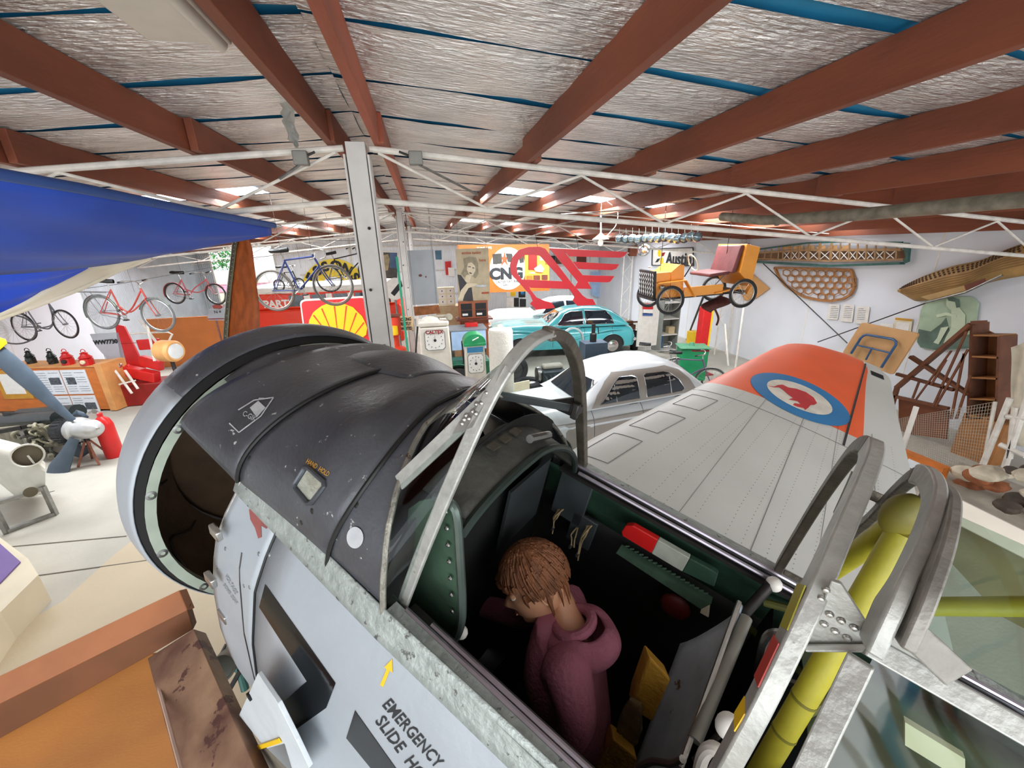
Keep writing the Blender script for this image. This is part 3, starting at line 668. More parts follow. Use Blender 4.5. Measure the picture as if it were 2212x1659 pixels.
band(wa[34:], .030, .026, 'windscreen_arch', frame_d, 'dark far half of the windscreen arch')
def wbase(a):   # windscreen foot on the deck, a from 0 (near sill) over the front to 1 (far sill)
    q = 1 - 2 * a; return deckA(fb(q), q, .004)
G().tube([wbase(k / 40) for k in range(41)], .007, 8).ob('windscreen_foot', mat('foot_worn', '#8d8a80', .5, .5, .2, 30, .3, 60, wear='#5c3a2a', wt=.6, ws=40), plane)
def warc(a): x = a * 60; i = min(59, int(x)); return wa[i].lerp(wa[i + 1], x - i)
SB = .26    # where the lower struts meet foot and arch
AB = .36; AB2 = .15; SB2 = .385
def strut(s):
    p = wbase(SB if s > 0 else 1 - SB2); q = warc(AB if s > 0 else 1 - AB2); g = G()
    n = (V((0, 1, .35)) if s > 0 else V((0, -1, .35))).normalized(); g.bar(p, q, .034, .006, up=n)
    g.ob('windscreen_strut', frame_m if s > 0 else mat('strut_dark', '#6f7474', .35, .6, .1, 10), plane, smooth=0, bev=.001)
    # gusset plate on the arch
    w = q - p; w.normalize(); ab = AB if s > 0 else 1 - AB2; t = (warc(ab + .06) - warc(ab - .06)).normalized()
    G().prism([q - w * .10 + t * .014, q - w * .10 - t * .014, q - t * .065, q + t * .065], n * .006).ob('gusset', frame_m if s > 0 else 'steel', plane, smooth=0)
    if s > 0:
        for k in range(9): c = q - w * (.02 + .026 * (k % 3)) + t * (.022 * (k // 3) - .022) * (1 - .3 * (k % 3)) + n * .009; G().lathe([(0, .003), (.003, .002), (.005, 0)], c, n, 8).ob('rivet', 'alu', plane)
strut(1); strut(-1)
def pane(a0, a1, b0, b1, name, m, nu=14, nv=10, f0=wbase, f1=warc):
    return G().grid(lambda u, v: f0(a0 + (a1 - a0) * u).lerp(f1(b0 + (b1 - b0) * u), .02 + .96 * v) + V((0, 0, .012 * math.sin(PI * v) * (1 if a1 - a0 > .3 else 0))), nu, nv).ob(name, m, plane, smooth=80)
pane(SB, 1 - SB2, AB, 1 - AB2, 'windscreen_front_pane', glassm, 24, 12)
pane(.02, SB - .01, .01, AB - .01, 'windscreen_side_pane', glassm); pane(1 - SB2 + .01, .98, 1 - AB2 + .01, .99, 'windscreen_side_pane', glassm)
q = warc(1 - AB2 - .01); G().cbox(q + V((0, .03, 0)), (.03, .035, .03)).cbox(q + V((-.005, .045, .0)), (.02, .02, .05)).ob('catch', 'dark_metal', plane, bev=.004)
# ---- sliding canopy frames behind
def fitarch(pts, l): return [PA(x, y, l=a) for (x, y), a in zip(pts, l)]
# front frame of the slid-back canopy
c1 = [PA(1540, 1705, l=.40), PA(1640, 1520, l=.375), PA(1752, 1290, l=.30), PA(1810, 1160, l=.22), PA(1858, 1050, l=.12), PA(1882, 985, l=.03), PA(1872, 962, l=-.05), PA(1835, 990, l=-.16), PA(1765, 1090, l=-.30), PA(1695, 1205, l=-.385), PA(1682, 1230, l=-.405)]
c1s = bez(c1, 6)
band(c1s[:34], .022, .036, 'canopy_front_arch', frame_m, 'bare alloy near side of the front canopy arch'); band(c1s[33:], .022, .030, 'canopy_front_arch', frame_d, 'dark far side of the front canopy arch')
# painted marks on it
for (x, y, w, h, m) in [(1748, 1340, 0, 0, yel), (1700, 1430, 0, 0, mat('mark_red', '#b43a30', .5)), (1640, 1548, 0, 0, 'yellow')]:
    i = min(range(len(c1s)), key=lambda k: (AI @ CAMP - c1s[k]).length if False else abs((c1s[k] - PA(x, y, l=c1s[k].y)).length))
    a, b = c1s[i], c1s[i + 1]; d = (b - a).normalized(); n = V((1, 0, 0)); d = (d - n * d.x).normalized(); sd = d.cross(n).normalized()
    L = .028 if m != 'yellow' else .014
    G().prism([a - d * L - sd * .015 + n * .0112, a + d * L - sd * .015 + n * .0112, a + d * L + sd * .015 + n * .0112, a - d * L + sd * .015 + n * .0112], n * .0015).ob('paint_mark', m, plane, smooth=0)
# gusset and lower rail of that canopy
def tri(pts, ls, th, name, m, lab=None):
    P = [PA(x, y, l=a) for (x, y), a in zip(pts, ls)]; n = (P[1] - P[0]).cross(P[2] - P[0]).normalized(); n = n if n.dot(ACAM - P[0]) > 0 else -n
    return G().prism(P, -n * th).ob(name, m, plane, smooth=0, bev=.0015, label=lab), n
gp, gn = tri([(1795, 1255), (1817, 1262), (1888, 1372), (1878, 1400), (1830, 1402), (1738, 1392)], [.31] * 6, .006, 'canopy_gusset', frame_m, 'riveted alloy gusset')
for x, y in [(1784, 1273), (1773, 1292), (1765, 1311), (1754, 1332), (1745, 1352), (1736, 1370), (1792, 1326), (1817, 1340), (1845, 1355), (1780, 1347), (1804, 1363), (1830, 1377)]:
    G().lathe([(0, .003), (.003, .0025), (.0045, 0)], PA(x, y, l=.31) + gn * .001, gn, 10).ob('rivet', 'alu', plane)
def barp(a, la, b, lb, w, h, name, m, lab=None):
    p, q = PA(*a, l=la), PA(*b, l=lb); return G().bar(p, q, w, h, up=(ACAM - (p + q) / 2)).ob(name, m, plane, smooth=0, bev=.002, label=lab)
barp((1868, 1388), .31, (2290, 1625), .31, .024, .02, 'canopy_side_rail', frame_m, 'alloy lower rail of the rear canopy')
barp((1742, 1400), .31, (1888, 1400), .31, .008, .02, 'canopy_side_rail', frame_m)
# second and third hoops with the rear canopy
c2 = bez([PA(1880, 1400, l=.33), PA(1925, 1300, l=.31), PA(1970, 1215, l=.25), PA(2005, 1130, l=.17), PA(2018, 1070, l=.08), PA(2003, 1032, l=0), PA(1975, 1030, l=-.06), PA(1930, 1068, l=-.16), PA(1880, 1120, l=-.27), PA(1830, 1165, l=-.35), PA(1760, 1262, l=-.40)], 6)
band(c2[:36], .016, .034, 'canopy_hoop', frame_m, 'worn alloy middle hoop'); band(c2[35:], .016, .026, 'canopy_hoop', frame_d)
c3 = bez([PA(1950, 1392, l=.33), PA(1990, 1300, l=.31), PA(2028, 1205, l=.25), PA(2048, 1130, l=.17), PA(2050, 1085, l=.08), PA(2030, 1062, l=0), PA(2000, 1062, l=-.06)], 6)
band(c3, .014, .030, 'canopy_hoop', mat('hoop_grey', '#8b8880', .5, .4, .15, 20, .2, 40), 'duller rear hoop')
tri([(1890, 1375), (1938, 1345), (1960, 1372), (2030, 1440), (2020, 1455), (1905, 1408)], [.31] * 6, .006, 'hoop_foot', frame_m)
barp((1950, 1350), .32, (2070, 1462), .32, .03, .006, 'hoop_brace', mat('hoop_grey'))
# far hoop brackets
tri([(1800, 1110), (1840, 1020), (1880, 1050), (1870, 1085), (1810, 1090)], [-.27] * 5, .008, 'hoop_bracket', frame_d)
barp((1860, 1060), -.25, (1990, 1115), -.25, .022, .01, 'far_canopy_rail', frame_d); barp((1690, 1240), -.405, (1990, 1400), -.405, .03, .01, 'far_canopy_rail', frame_d)
# yellow crash pylon tubes
ap = PA(1945, 1120, l=-.05); 
def ytube(a, la, b, lb, r, name='crash_tube'): return G().tube([PA(*a, l=la), PA(*b, l=lb)], r, 18).ob(name, yel, plane)
ytube((1935, 1135), -.06, (1745, 1270), -.34, .020); ytube((1950, 1150), -.05, (1600, 1740), .10, .0225); ytube((1975, 1310), -.1, (2330, 1310), -.1, .016)
a, b = PA(1950, 1150, l=-.05), PA(1600, 1740, l=.10)
for t in (.55, .68): c = a.lerp(b, t); G().tube([c, c + (b - a).normalized() * .006], .0235, 18).ob('weld_ring', mat('ring_dark', '#6e6a20', .5), plane)
G().sph(PA(1948, 1112, l=-.05), .030, (.95, .8, 1.45)).ob('pylon_cap', mat('cap_olive', '#857a2a', .55, 0, .3, 8), plane)
# rear canopy glazing: sheets sagging between rails
def quadp(pts, ls, name, m, **k):
    P = [PA(x, y, l=a) for (x, y), a in zip(pts, ls)]
    return G().grid(lambda u, v: P[0].lerp(P[1], u).lerp(P[3].lerp(P[2], u), v) + V((0, 0, .008 * math.sin(PI * u) * math.sin(PI * v))), 8, 8).ob(name, m, plane, **k)
quadp([(1890, 1412), (2300, 1640), (2250, 1950), (1700, 1800)], [.315, .315, .40, .42], 'rear_side_pane', glassg)
quadp([(2040, 1100), (2330, 1230), (2350, 1600), (1985, 1370)], [.05, .05, .3, .315], 'rear_top_pane', glassg)
# frame bar running down by the pane
barp((1860, 1425), .33, (1700, 1760), .42, .024, .014, 'canopy_side_post', frame_m)
# rear cockpit decking and spine seen through the glass
G().grid(lambda u, v: V((-.84 - 1.75 * u, .37 - .74 * v, -.10 + .06 * math.sin(PI * v))), 8, 8).ob('rear_deck', mat('rear_green', '#6f8068', .6, 0, .25, 5), plane, solid=.004)
barp((2030, 1085), -.3, (2330, 1235), -.3, .05, .03, 'rear_rail', mat('rail_brown', '#a79d90', .4, .3, .1, 8)); barp((2030, 1080), -.32, (2330, 1210), -.32, .01, .01, 'rear_rail_edge', 'white_paint')
G().prism([PA(x, y, l=-.34) for x, y in [(2045, 1100), (2330, 1240), (2330, 1420), (2160, 1330), (2040, 1200)]], (0, -.01, 0)).ob('rear_side_panel', mat('olive_panel', '#6e6440', .6, 0, .25, 6), plane, smooth=0)
G().prism([PA(x, y, l=.2) for x, y in [(1955, 1560), (2085, 1640), (2085, 1690), (1955, 1610)]], (0, -.01, 0)).ob('rear_shelf', 'cream', plane, smooth=0)
# ---- seat
def seatp(px, py, l): return PA(px, py, l=l)
seat_m = mat('seat_alloy', '#c5d0d8', .45, .1, .18, 6, .1, 30, wear='#7a5a3e', wt=.60, ws=3.5)
S0, S1, S2, S3, S4 = seatp(1597, 1300, -.28), seatp(1470, 1659, .14), seatp(1345, 1720, .02), seatp(1470, 1390, -.25), seatp(1560, 1310, -.28)
def sg(u, v):
    top = bez([S0, S4, S3], 6); bot = bez([S1, S1.lerp(S2, .5) + V((0, 0, -.01)), S2], 6); i = min(12, int(v * 12)); p = top[min(i, len(top) - 1)].lerp(bot[min(i, len(bot) - 1)], u)
    return p + V((-.035 * math.sin(PI * v) * (1 - .4 * u), 0, 0))
G().grid(sg, 14, 12).ob('seat_back', seat_m, plane, solid=.004, label='worn alloy bucket seat back')
G().tube([S0, S0.lerp(S1, .5), S1], .007, 8).ob('seat_edge', 'alu', plane)
G().tube([seatp(1612, 1335, -.26), seatp(1500, 1600, .08)], .016, 12).ob('seat_tube', mat('tube_grey', '#8e8b82', .5, .4, .1, 12), plane)
G().tube([seatp(1665, 1262, -.33), seatp(1600, 1335, -.27)], .014, 12).ob('adjuster_tube', 'dark_metal', plane); G().sph(seatp(1672, 1262, -.335), .021, seg=16).ob('white_knob', 'white_paint', plane)
G().sph(seatp(1572, 1568, .18), .021, (1, 1, 1.3)).ob('white_knob', 'white_paint', plane); G().tube([seatp(1572, 1568, .18), seatp(1500, 1640, .14)], .006, 8).ob('knob_rod', 'dark_metal', plane)
G().tube(bez([seatp(1500, 1720, .2), seatp(1520, 1630, .2), seatp(1555, 1625, .2), seatp(1590, 1720, .2)], 6), .012, 10).ob('handle_tube', 'steel_white', plane)
G().tube(bez([seatp(1375, 1659, .1), seatp(1410, 1645, .1), seatp(1450, 1650, .12), seatp(1475, 1640, .14)], 6), .008, 8).ob('handle_tube', 'alu', plane)
G().tube(bez([seatp(1640, 1650, -.1), seatp(1630, 1560, -.18), seatp(1650, 1390, -.2), seatp(1700, 1370, -.2), seatp(1750, 1400, -.2)], 8), .011, 8).ob('seat_hoop', 'steel', plane)
G().tube(bez([seatp(1620, 1520, -.12), seatp(1645, 1480, -.14), seatp(1690, 1470, -.14), seatp(1760, 1490, -.12)], 8), .008, 8).ob('seat_hoop', 'steel', plane)
# fuselage frame tubes behind the seat
for (a, la, b, lb) in [((1600, 1340), -.38, (1900, 1600), -.36), ((1650, 1300), -.36, (1760, 1330), -.36), ((1700, 1560), .0, (1850, 1480), -.2)]:
    G().tube([PA(*a, l=la), PA(*b, l=lb)], .012, 10).ob('frame_tube', mat('tube_olive', '#5b5c26', .6, 0, .3, 8), plane)
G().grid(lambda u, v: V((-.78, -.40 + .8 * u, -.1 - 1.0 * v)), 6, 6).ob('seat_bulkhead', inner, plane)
# gold foam blocks on the seat pan
fo = mat('foam_gold', '#b98a2a', .8, 0, .12, 10, .3, 60)
blk = thing('foam_cushion', 'mustard yellow foam block leaning behind the child, upper one', 'cushion', mtx=A)
def blockp(pts, l, d, name, m, par): G().prism([PA(x, y, l=l) for x, y in pts], V(d)).ob(name, m, par, smooth=0, bev=.006)
blockp([(1402, 1418), (1449, 1468), (1410, 1560), (1366, 1532), (1372, 1500)], -.02, (.02, -.05, -.03), 'foam', fo, blk)
blk2 = thing('foam_cushion', 'mustard yellow foam block at the bottom edge, lower one', 'cushion', mtx=A)
blockp([(1325, 1596), (1377, 1640), (1350, 1720), (1270, 1680)], .04, (.02, -.05, -.03), 'foam', fo, blk2)
blk3 = thing('folded_canvas', 'crumpled tan canvas between the two yellow foam blocks', 'canvas', mtx=A)
g = G(); c0 = [PA(x, y, l=.0) for x, y in [(1362, 1510), (1390, 1530), (1372, 1610), (1328, 1590)]]
g.grid(lambda u, v: c0[0].lerp(c0[1], u).lerp(c0[3].lerp(c0[2], u), v) + V((.008 * math.sin(9 * u + 4 * v), 0, .01 * math.sin(7 * v + 3 * u))), 10, 10); g.ob('canvas', mat('canvas_tan', '#6b5636', .85, 0, .2, 10, .4, 40), blk3, solid=.012)
# ---- starboard wing
def wz(l): return -1.0 + (-l - 1.5) * .122
def le(l): return lerp(-l, [0, 1.5, 2.0, 3.8, 5.6, 6.0, 6.25, 6.32], [.45, .50, .40, -.14, -.66, -.82, -1.08, -1.5])
def te(l): return lerp(-l, [0, 5.2, 5.9, 6.2, 6.32], [-1.96, -1.98, -2.0, -1.88, -1.55])
def wtop(l, x):   # x 0 leading edge .. 1 trailing edge
    c = le(l) - te(l); t = .115 * c * (1 - .25 * (-l - 1.5) / 5)
    y = (2.969 * math.sqrt(x) - 1.26 * x - 3.516 * x * x + 2.843 * x ** 3 - 1.036 * x ** 4) * .55
    return V((le(l) - c * x, l, wz(l) + t * y))
def wbot(l, x):
    q = wtop(l, x); q.z = wz(l) - (q.z - wz(l)) * .6; return q
LW = [.35 + (6.31 - .35) * k / 60 for k in range(61)]
def wx(b): return b ** 1.6
S0W = 3.83
orange_w = mat('dayglo_orange', '#fa6a38', .4, 0, .04, 2, wear='#e9dcd0', wt=.79, ws=8)
def wingskin(f, l0, l1, name, m, lab=None, x1=1.0, x0=0, nu=20): return G().grid(lambda a, b: f(-(l0 + (l1 - l0) * a), x0 + (x1 - x0) * (wx(b) if x0 == 0 else b)), nu, 30).ob(name, m, plane, label=lab, smooth=60)
wt_ = [wingskin(wtop, .35, S0W, 'wing_skin', wingp, 'grey riveted upper wing skin'), wingskin(wtop, S0W, 6.31, 'orange_band', orange_w, 'orange band on the wing', x1=.80), wingskin(wtop, S0W, 6.31, 'aileron_skin', wingp, None, x0=.80)]
wingskin(wbot, .35, 6.31, 'wing_underside', wingp)
bw = bvh_of(*wt_)
cw = camcast(bw)
dn = AU * -1
def topc(x, y):   # x = span distance, y = fore-aft
    h = bw.ray_cast(A @ V((y, -x, 2)), dn)
    return None if h[0] is None else (h[0], (h[1] if h[1].dot(AU) > 0 else -h[1]))
orange_w = mat('dayglo_orange', '#fa6a38', .4, 0, .04, 2, wear='#e9dcd0', wt=.79, ws=8)
def wdecal(poly, name, m, off, res=.12, lab=None): return drape(poly, topc, res, off).ob(name, m, plane, world=True, smooth=60, label=lab)
# band between its two seams as seen: from the pictured corners
def span_of(px, py):
    h = cw(px, py)
    if h is None:
        r = aray(px, py); t = (-1.0 - .183 + .05 - .122 * ACAM.y - ACAM.z) / (r.z + .122 * r.y); q = ACAM + r * t
    else: q = AI @ h[0]
    return (-q.y, q.x)
ob = [span_of(*p) for p in [(1524, 836), (1600, 872), (1700, 915), (1800, 950), (1822, 962), (1850, 890), (1872, 782)]]
ob = [q for q in ob if q]
s0 = sum(q[0] for q in ob[:3]) / 3
lead = [(s, le(-s) - .02) for s in [s0 + (6.0 - s0) * k / 10 for k in range(11)]]
hinge = [span_of(1822, 962), span_of(1850, 870), span_of(1872, 782)]
rc = [span_of(x, y) for x, y in [(1617, 828), (1660, 808), (1720, 817), (1790, 845), (1823, 888), (1800, 912), (1740, 908), (1660, 870)]]
rcx = sum(q[0] for q in rc) / 8; rcy = sum(q[1] for q in rc) / 8
rr_ = sum(math.hypot(q[0] - rcx, q[1] - rcy) for q in rc) / 8
rx_ = max(abs(q[0] - rcx) for q in rc); ry_ = max(abs(q[1] - rcy) for q in rc)
print('ROUNDEL', rcx, rcy, rr_, rx_, ry_, 's0', s0, hinge)
wdecal(circ(rcx, rcy, rr_, 48), 'roundel_blue', mat('roundel_blue', '#2f7fb8', .35, 0, .06, 3, wear='#bcd3e2', wt=.74, ws=8), .004, .08, 'blue roundel ring')
wdecal(circ(rcx, rcy, rr_ * .66, 40), 'roundel_white', mat('roundel_white', '#e3dccd', .4), .006, .08)
kiwi = [(1655, 834), (1672, 836), (1680, 833), (1690, 832), (1702, 838), (1720, 841), (1740, 848), (1757, 860), (1764, 872), (1758, 876), (1750, 876), (1745, 882), (1738, 887), (1736, 883), (1722, 880), (1712, 876), (1716, 872), (1728, 874), (1722, 868), (1712, 866), (1702, 864), (1712, 861), (1700, 852), (1690, 843), (1683, 838), (1672, 838)]
drape(kiwi, cw, 6, .008).ob('red_kiwi', mat('kiwi_red', '#cf3b3f', .4), plane, world=True, smooth=60)
dark = mat('seam_dark', '#6c6f6c', .6)
def wline(s0_, y0_, s1_, y1_, w=.006, name='skin_seam', m=dark):
    P = []
    for k in range(25):
        t = k / 24; h = topc(s0_ + (s1_ - s0_) * t, y0_ + (y1_ - y0_) * t)
        if h: P.append(AI @ (h[0] + h[1] * .001))
    if len(P) > 1: G().tube(P, w / 2, 4).ob(name, m, plane)
rm = mat('rivet_wing', '#8e908c', .4, .3)
for xq in (.32, .52, .68, .84): wline(.5, le(-.5) * (1 - xq) + te(-.5) * xq, 4.06, le(-4.06) * (1 - xq) + te(-4.06) * xq, .005 if xq in (.52, .84) else .003)
wline(s0, le(-s0) - .03, s0, te(-s0) + .05)
# rows of rivets: fine real domes, far past the countable
rv = G()
for xq in (.22, .30, .34, .42, .50, .54, .60, .66, .70, .76, .82, .86, .93):
    s_ = .55
    while s_ < 4.0:
        f_ = le(-s_) * (1 - xq) + te(-s_) * xq; q = wtop(-s_, min(1, xq)); rv.add([q + V((.005, 0, .0005)), q + V((0, .005, .0005)), q + V((-.005, 0, .0005)), q + V((0, -.005, .0005)), q + V((0, 0, .003))], [(0, 1, 4), (1, 2, 4), (2, 3, 4), (3, 0, 4)]); s_ += .045
rv.ob('rivet_rows', rm, plane, smooth=0, kind='stuff')
# hinged access covers near the leading edge and aileron pieces
for s_, w_ in ((1.75, .45), (2.4, .42), (3.05, .34)):
    for (a, b, c, d) in ((s_, le(-s_) - .10, s_ + w_, le(-s_ - w_) - .10), (s_, le(-s_) - .34, s_ + w_, le(-s_ - w_) - .34), (s_, le(-s_) - .10, s_, le(-s_) - .34), (s_ + w_, le(-s_ - w_) - .10, s_ + w_, le(-s_ - w_) - .34)): wline(a, b, c, d, .006, 'access_cover_edge')
h0, h2 = hinge[0], hinge[2]
wline(h0[0], h0[1], h2[0], h2[1], .02, 'aileron_gap', darkgap)
wdecal([(h2[0] - .35, -1.78), (h2[0] - .2, -1.78), (h2[0] - .2, -1.92), (h2[0] - .35, -1.92)], 'hinge_slot', darkgap, .003, .05)
# grey wing root fillet and port stub with walkway by the viewer's platform
G().grid(lambda u, v: V((.35 - 1.3 * u, .50 + .55 * v, -.98 - .05 * v + .10 * (1 - v) ** 3)), 12, 8).ob('wing_root', mat('root_white', '#cfd6da', .45, .1, .06, 9, .1, 50, wear='#4d4640', wt=.72, ws=22), plane, solid=.02)
fb = [(516, 1545), (556, 1455), (600, 1520), (640, 1600), (668, 1659), (640, 1680), (560, 1600)]
tri(fb, [.60] * 7, .01, 'root_fairing', mat('root_white'), 'pale chipped root fairing')
tri([(553, 1612), (600, 1596), (606, 1606), (560, 1620)], [.605] * 4, .004, 'yellow_stripe', 'yellow')
tri([(545, 1625), (615, 1605), (640, 1690), (545, 1700)], [.60] * 4, .02, 'step_pad', mat('pad', '#6e675a', .6, .2, .3, 12))
G().lathe([(0, .0), (.012, .0), (.012, -.012), (0, -.012)], PA(536, 1507, l=.605), (0, 1, 0), 14).ob('fairing_hole', darkgap, plane)
# belly, legs and wheels so the aircraft stands on the floor
for s in (1, -1):
    b = AI @ V((*(A @ V((.35, s * 1.25, -1.2))).xy, 0.42)); t = V((.30, s * 1.25, -1.05))
    G().tube([t, b + V((0, s * -.09, 0))], .045, 12).ob('landing_leg', 'alu', plane)
    ax = AL; cw_ = A @ b; g = G(); g.lathe([(.10, -.09), (.36, -.10), (.42, -.05), (.42, .05), (.36, .10), (.10, .09)], AI @ cw_, (0, 1, 0), 28); g.ob('wheel', 'rubber', plane)
# ================================================================ cars
dglass = mat('car_glass_dark', '#1b2530', .06, 0, .2, 3, coat=.5)
def car(name, label, L, Wd, H, paint, paint2, px, top, win, wheelr, fx, rx, mtx, hub='chrome', split=None, detail=True, winm=None, cabw=.80):
    """own frame: x from nose 0 to tail L, y across, z up.  px: x stations, top: (belt line height), roof profile in win dict"""
    c = thing(name, label, 'car', mtx=mtx)
    n = len(px)
    def wid(x):   # half width along the length
        t = x / L; return Wd / 2 * (1 - .22 * max(0, 1 - t / .10) ** 2 - .05 * max(0, 1 - t / .35) - .20 * max(0, (t - .88) / .12) ** 2 - .03 * max(0, (t - .65) / .35))
    def body(u, v, z0=.30):
        x = L * (.005 + .99 * (.5 - .5 * math.cos(PI * u) if False else u)); tz = lerp(x, px, top); w = wid(x); a = PI * v; cz, sz = math.cos(a), math.sin(a)
        p = 2.0 / 5.0; y = w * math.copysign(abs(cz) ** p, cz); k = abs(sz) ** p
        z = z0 + (tz - z0) * k; e = 1 - .9 * max(0, 1 - u / .02) - .9 * max(0, 1 - (1 - u) / .02)
        zm = (z0 + tz) / 2
        # side tumble
        y *= 1 - .08 * max(0, (z - .75) / .4) - .05 * max(0, (.5 - z) / .3)
        return V((x, y * (.85 + .15 * max(0, min(1, e))), zm + (z - zm) * (.75 + .25 * max(0, min(1, e)))))
    lower = G().grid(lambda u, v: body(u, v), 46, 40).ob('body', paint, c)
    G().grid(lambda u, v: V((L * (.02 + .96 * u), (wid(L * u) * .9) * (1 - 2 * v), .30)), 12, 2).ob('underbody', 'black', c)
    for xx in (.004, .996):
        g = G(); P = [body(xx if xx < .5 else xx, k / 24) for k in range(25)]; g.add(P + [sum(P, V()) / 25], [(k, k + 1, 25) for k in range(24)]); g.ob('end_panel', paint, c)
    # roof and pillars
    zx = win['roof']   # list of (x, z) along the glasshouse from scuttle to tail
    xs = [p[0] for p in zx]; zs = [p[1] for p in zx]; belt = win['belt']
    def cab(u, v):
        x = xs[0] + (xs[-1] - xs[0]) * u; z1 = lerp(x, xs, zs); w0 = wid(x) * .93; zb = belt - .04; a = PI * v; cz, sz = math.cos(a), math.sin(a)
        k = abs(sz) ** (2 / 3.4); z = zb + (z1 - zb) * k; y = w0 * math.copysign(abs(cz) ** (2 / 3.4), cz) * (1 - (1 - cabw) * (z - zb) / max(.01, H - zb))
        return V((x, y, z))
    roof = G().grid(cab, 44, 36).ob('roof', paint, c)
    Mw = WM[c.name]; b = bvh_of(roof); bl = bvh_of(lower)
    def sidecast(bv, s):
        d = V((0, -s, 0)); Mi = Mw.to_3x3()
        def f(x, z):
            h = bv.ray_cast(Mw @ V((x, s * 3, z)), Mi @ d)
            if h[0] is None: return None
            nn = h[1]; return h[0], (nn if nn.dot(Mi @ d) < 0 else -nn)
        return f
    def fcast(bv, s):
        Mi = Mw.to_3x3(); d = V((s, 0, 0))
        def f(y, z):
            h = bv.ray_cast(Mw @ V((-s * 6 + L / 2, y, z)), Mi @ d)
            if h[0] is None: return None
            nn = h[1]; return h[0], (nn if nn.dot(Mi @ d) < 0 else -nn)
        return f
    for s in (1, -1):
        if paint2 and split:
            g = drape(split, sidecast(bl, s), .12, .004)
            if g.f: g.ob('lower_side_paint', paint2, c, world=True, smooth=60, label='beige grey lower side')
        if paint2 and win.get('panel'):
            g = drape(win['panel'], sidecast(b, s), .025, .009)
            if g.f: g.ob('pillar_paint', paint2, c, world=True, smooth=60)
        for poly in win['side']:
            g = drape(poly, sidecast(b, s), .07, .010)
            if g.f: g.ob('side_window', dglass, c, world=True, smooth=60)
            if s == win.get('near', 1) or detail:
                P = []
                for i in range(len(poly)):
                    a_, b_ = V(poly[i]), V(poly[(i + 1) % len(poly)])
                    for t in (0, .25, .5, .75):
                        h = sidecast(b, s)(*(a_ + (b_ - a_) * t))
                        if h: P.append(Mw.inverted() @ (h[0] + h[1] * .012))
                if len(P) > 4: G().tube(P, .009, 6, closed=True).ob('window_frame', 'chrome', c)
        for (x0, x1) in win.get('vents', []):
            pp = [sidecast(b, s)(x0, belt + .01), sidecast(b, s)(x1, win['vtop'])]
            if all(pp): G().tube([Mw.inverted() @ (h[0] + h[1] * .014) for h in pp], .009, 6).ob('window_divider', 'chrome', c)
        for xx in win.get('doors', []):
            P = []
            for k in range(14):
                h = sidecast(bl, s)(xx, .36 + (belt - .40) * k / 13)
                if h: P.append(Mw.inverted() @ (h[0] + h[1] * .003))
            if len(P) > 2: G().tube(P, .004, 4).ob('door_gap', 'black', c)
        for xx in win.get('handles', []):
            h = sidecast(bl, s)(xx, belt - .10)
            if h: q = Mw.inverted() @ (h[0] + h[1] * .03); G().bar(q, q + V((.16, 0, .004)), .022, .02).ob('door_handle', 'chrome', c, bev=.006)
        if win.get('trim'):
            P = []
            for k in range(30):
                x = win['trim'][0] + (win['trim'][1] - win['trim'][0]) * k / 29; h = sidecast(bl, s)(x, win['trim'][2] + (win['trim'][3] - win['trim'][2]) * k / 29)
                if h: P.append(Mw.inverted() @ (h[0] + h[1] * .008))
            if P: G().tube(P, .010, 6).ob('side_trim', 'chrome', c)
        for X in (fx, rx):
            y = s * (Wd / 2 - .13)
            # wheel arch lip
            P = []
            for k in range(15):
                a = PI * k / 14; h = sidecast(bl, s)(X + (wheelr + .06) * math.cos(a), wheelr + .02 + (wheelr + .05) * math.sin(a) * .92)
                if h: P.append(Mw.inverted() @ (h[0] + h[1] * .005))
            if len(P) > 3: G().tube(P, .012, 6).ob('wheel_arch', paint2 or paint, c)
            g = drape(circ(X, wheelr, wheelr + .045, 24), sidecast(bl, s), .08, .006)
            if g.f: g.ob('wheel_well', 'black', c, world=True)
            w = G().lathe([(.55 * wheelr, .09), (.92 * wheelr, .095), (wheelr, .06), (wheelr, -.06), (.92 * wheelr, -.08)], (X, y + s * .06, wheelr), (0, s, 0), 26).ob('wheel', 'rubber', c)
            G().lathe([(0, .10), (.3 * wheelr, .105), (.45 * wheelr, .08), (.60 * wheelr, .085)], (X, y + s * .06, wheelr), (0, s, 0), 22).ob('hub_cap', hub, w)
    # windscreen and rear window
    g = drape(win['screen'], fcast(b, 1), .08, .008)
    if g.f: g.ob('windscreen', dglass, c, world=True, smooth=60)
    g = drape(win['rear'], fcast(b, -1), .08, .008)
    if g.f: g.ob('rear_window', dglass, c, world=True, smooth=60)
    # lamps, bumper, grille
    for s in (1, -1):
        h = fcast(bl, 1)(s * Wd * .36, .72)
        if h: q = Mw.inverted() @ h[0]; G().lathe([(0, .05), (.05, .04), (.085, .0), (.10, -.02), (.10, -.08)], q, (-1, 0, .05), 20).ob('headlamp', 'chrome', c)
    G().tube([V((-.06 + .16 * abs(k / 6) ** 3, k / 6 * Wd * .46, .48)) for k in range(-6, 7)], .045, 8).ob('front_bumper', 'chrome', c)
    G().tube([V((L + .06 - .16 * abs(k / 6) ** 3, k / 6 * Wd * .46, .50)) for k in range(-6, 7)], .045, 8).ob('rear_bumper', 'chrome', c)
    for k in range(win.get('grille', 9)):
        z = .52 + .035 * k; h = fcast(bl, 1)(0, z)
        if h: q = Mw.inverted() @ h[0]; G().bar(q + V((-.015, -Wd * .2, 0)), q + V((-.015, Wd * .2, 0)), .015).ob('grille_bar', 'chrome', c, smooth=0)
    return c
def carm(x, y, ang):   # nose at (x, y), length running to +X turned by ang
    return Matrix.Translation(V((x, y, 0))) @ Matrix.Rotation(ang, 4, 'Z')
